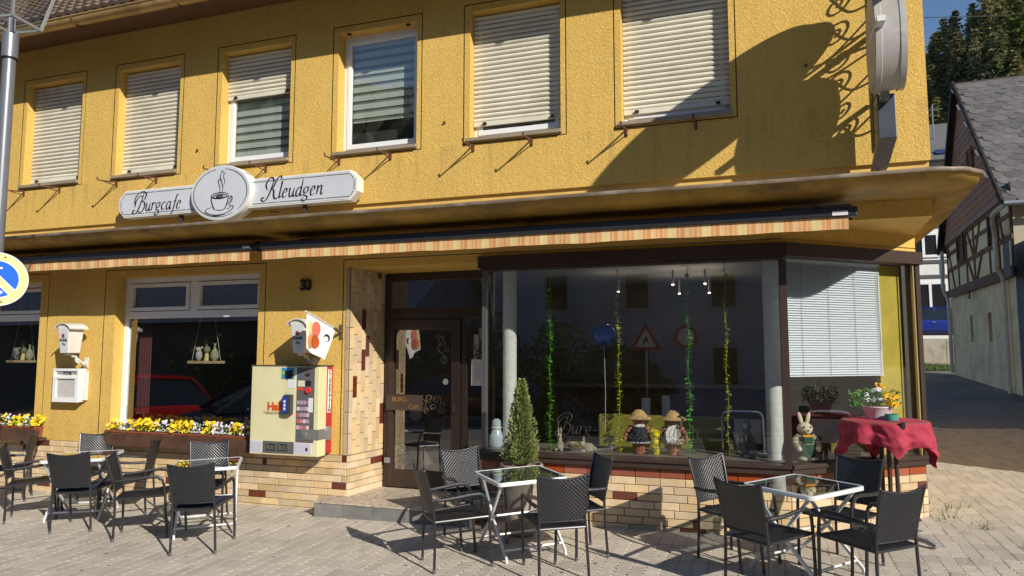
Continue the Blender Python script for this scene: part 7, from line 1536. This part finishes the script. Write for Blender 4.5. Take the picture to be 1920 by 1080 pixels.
for k, (x, y, h, w_) in enumerate(((-5.6, -13.2, 3.2, 1.3), (-4.2, -13.6, 2.6, 1.2), (-3.2, -13.4, 1.9, .8), (-12.2, -14.2, 3.4, 1.6), (-15.5, -14.0, 2.7, 1.5), (-19.5, -14.5, 3.2, 1.8), (-8.2, -14.6, 3.6, 1.4))): bush(x, y, h, w_, 'leafy green bush across the street, %s from the right' % ('third', 'second', 'first', 'fifth', 'sixth', 'seventh', 'fourth')[k], 60 + k)
def rsign(x, y, z, shape, lab):
    t = empty('traffic_sign', lab, 'sign', (x, y, gz(x, y))); b = MB(); b.tube([(0, -.04, 0), (0, -.04, z + .3)], .03, 8); b.build('post', GREYM, t)
    RED = M('traffic_red', (.45, .01, .015), .5); Tq = Matrix.Translation((0, 0, z)) @ Matrix.Rotation(R(-90), 4, 'X')
    if shape == 'round':
        b = MB(); b.lathe([(.3, -.01), (.3, .0)], n=36, T=Tq); b.build('plate', RED, t); b = MB(); b.lathe([(.22, .0), (.22, .003)], n=36, T=Tq); b.build('field', WHT, t)
    else:
        b = MB(); tri = lambda s: [(-s, s * .577), (s, s * .577), (0, -s * 1.155)]; b.prism(tri(.42), .01, Tq); b.build('plate', RED, t); b = MB(); b.prism(tri(.28), .004, Tq @ Matrix.Translation((0, 0, .01))); b.build('field', WHT, t); b = MB(); b.prism([(-.1, .12), (.02, .0), (.1, .12), (.04, -.1), (-.02, -.1)], .003, Tq @ Matrix.Translation((0, 0, .014))); b.build('pictogram', INK, t)
rsign(-2.9, -11.9, 2.4, 'tri', 'red-bordered triangular roadworks sign across the street'); rsign(-1.9, -12.2, 2.5, 'round', 'red-ringed round prohibition sign across the street'); rsign(2.3, -12.0, 2.3, 'round', 'red-ringed round weight limit sign across the street')

# wooded valley side behind the camera, shaped to block low sky light
vh = MB(); na, nr = 150, 26; rv_ = random.Random(77); VV = []
for j in range(nr + 1):
    rr_ = 42 + 120 * j / nr
    for i in range(na + 1):
        a_ = R(-150 + 167 * i / na); t_ = max(0, min(1, (rr_ - 42) / 78)); s_ = t_ * t_ * (3 - 2 * t_)
        VV.append((rr_ * math.cos(a_), rr_ * math.sin(a_) - 7, -1.5 + s_ * 46 * (1 + .10 * math.sin(a_ * 5)) + rv_.uniform(-2.2, 2.2) * min(1, j / 3)))
vh.add(VV, [(j * (na + 1) + i, j * (na + 1) + i + 1, (j + 1) * (na + 1) + i + 1, (j + 1) * (na + 1) + i) for j in range(nr) for i in range(na)])
tag(vh.build('opposite_hill', M('opposite_wood', (.055, .065, .022), .95, vary=.5, vs=.35, detail=6)), kind='structure')
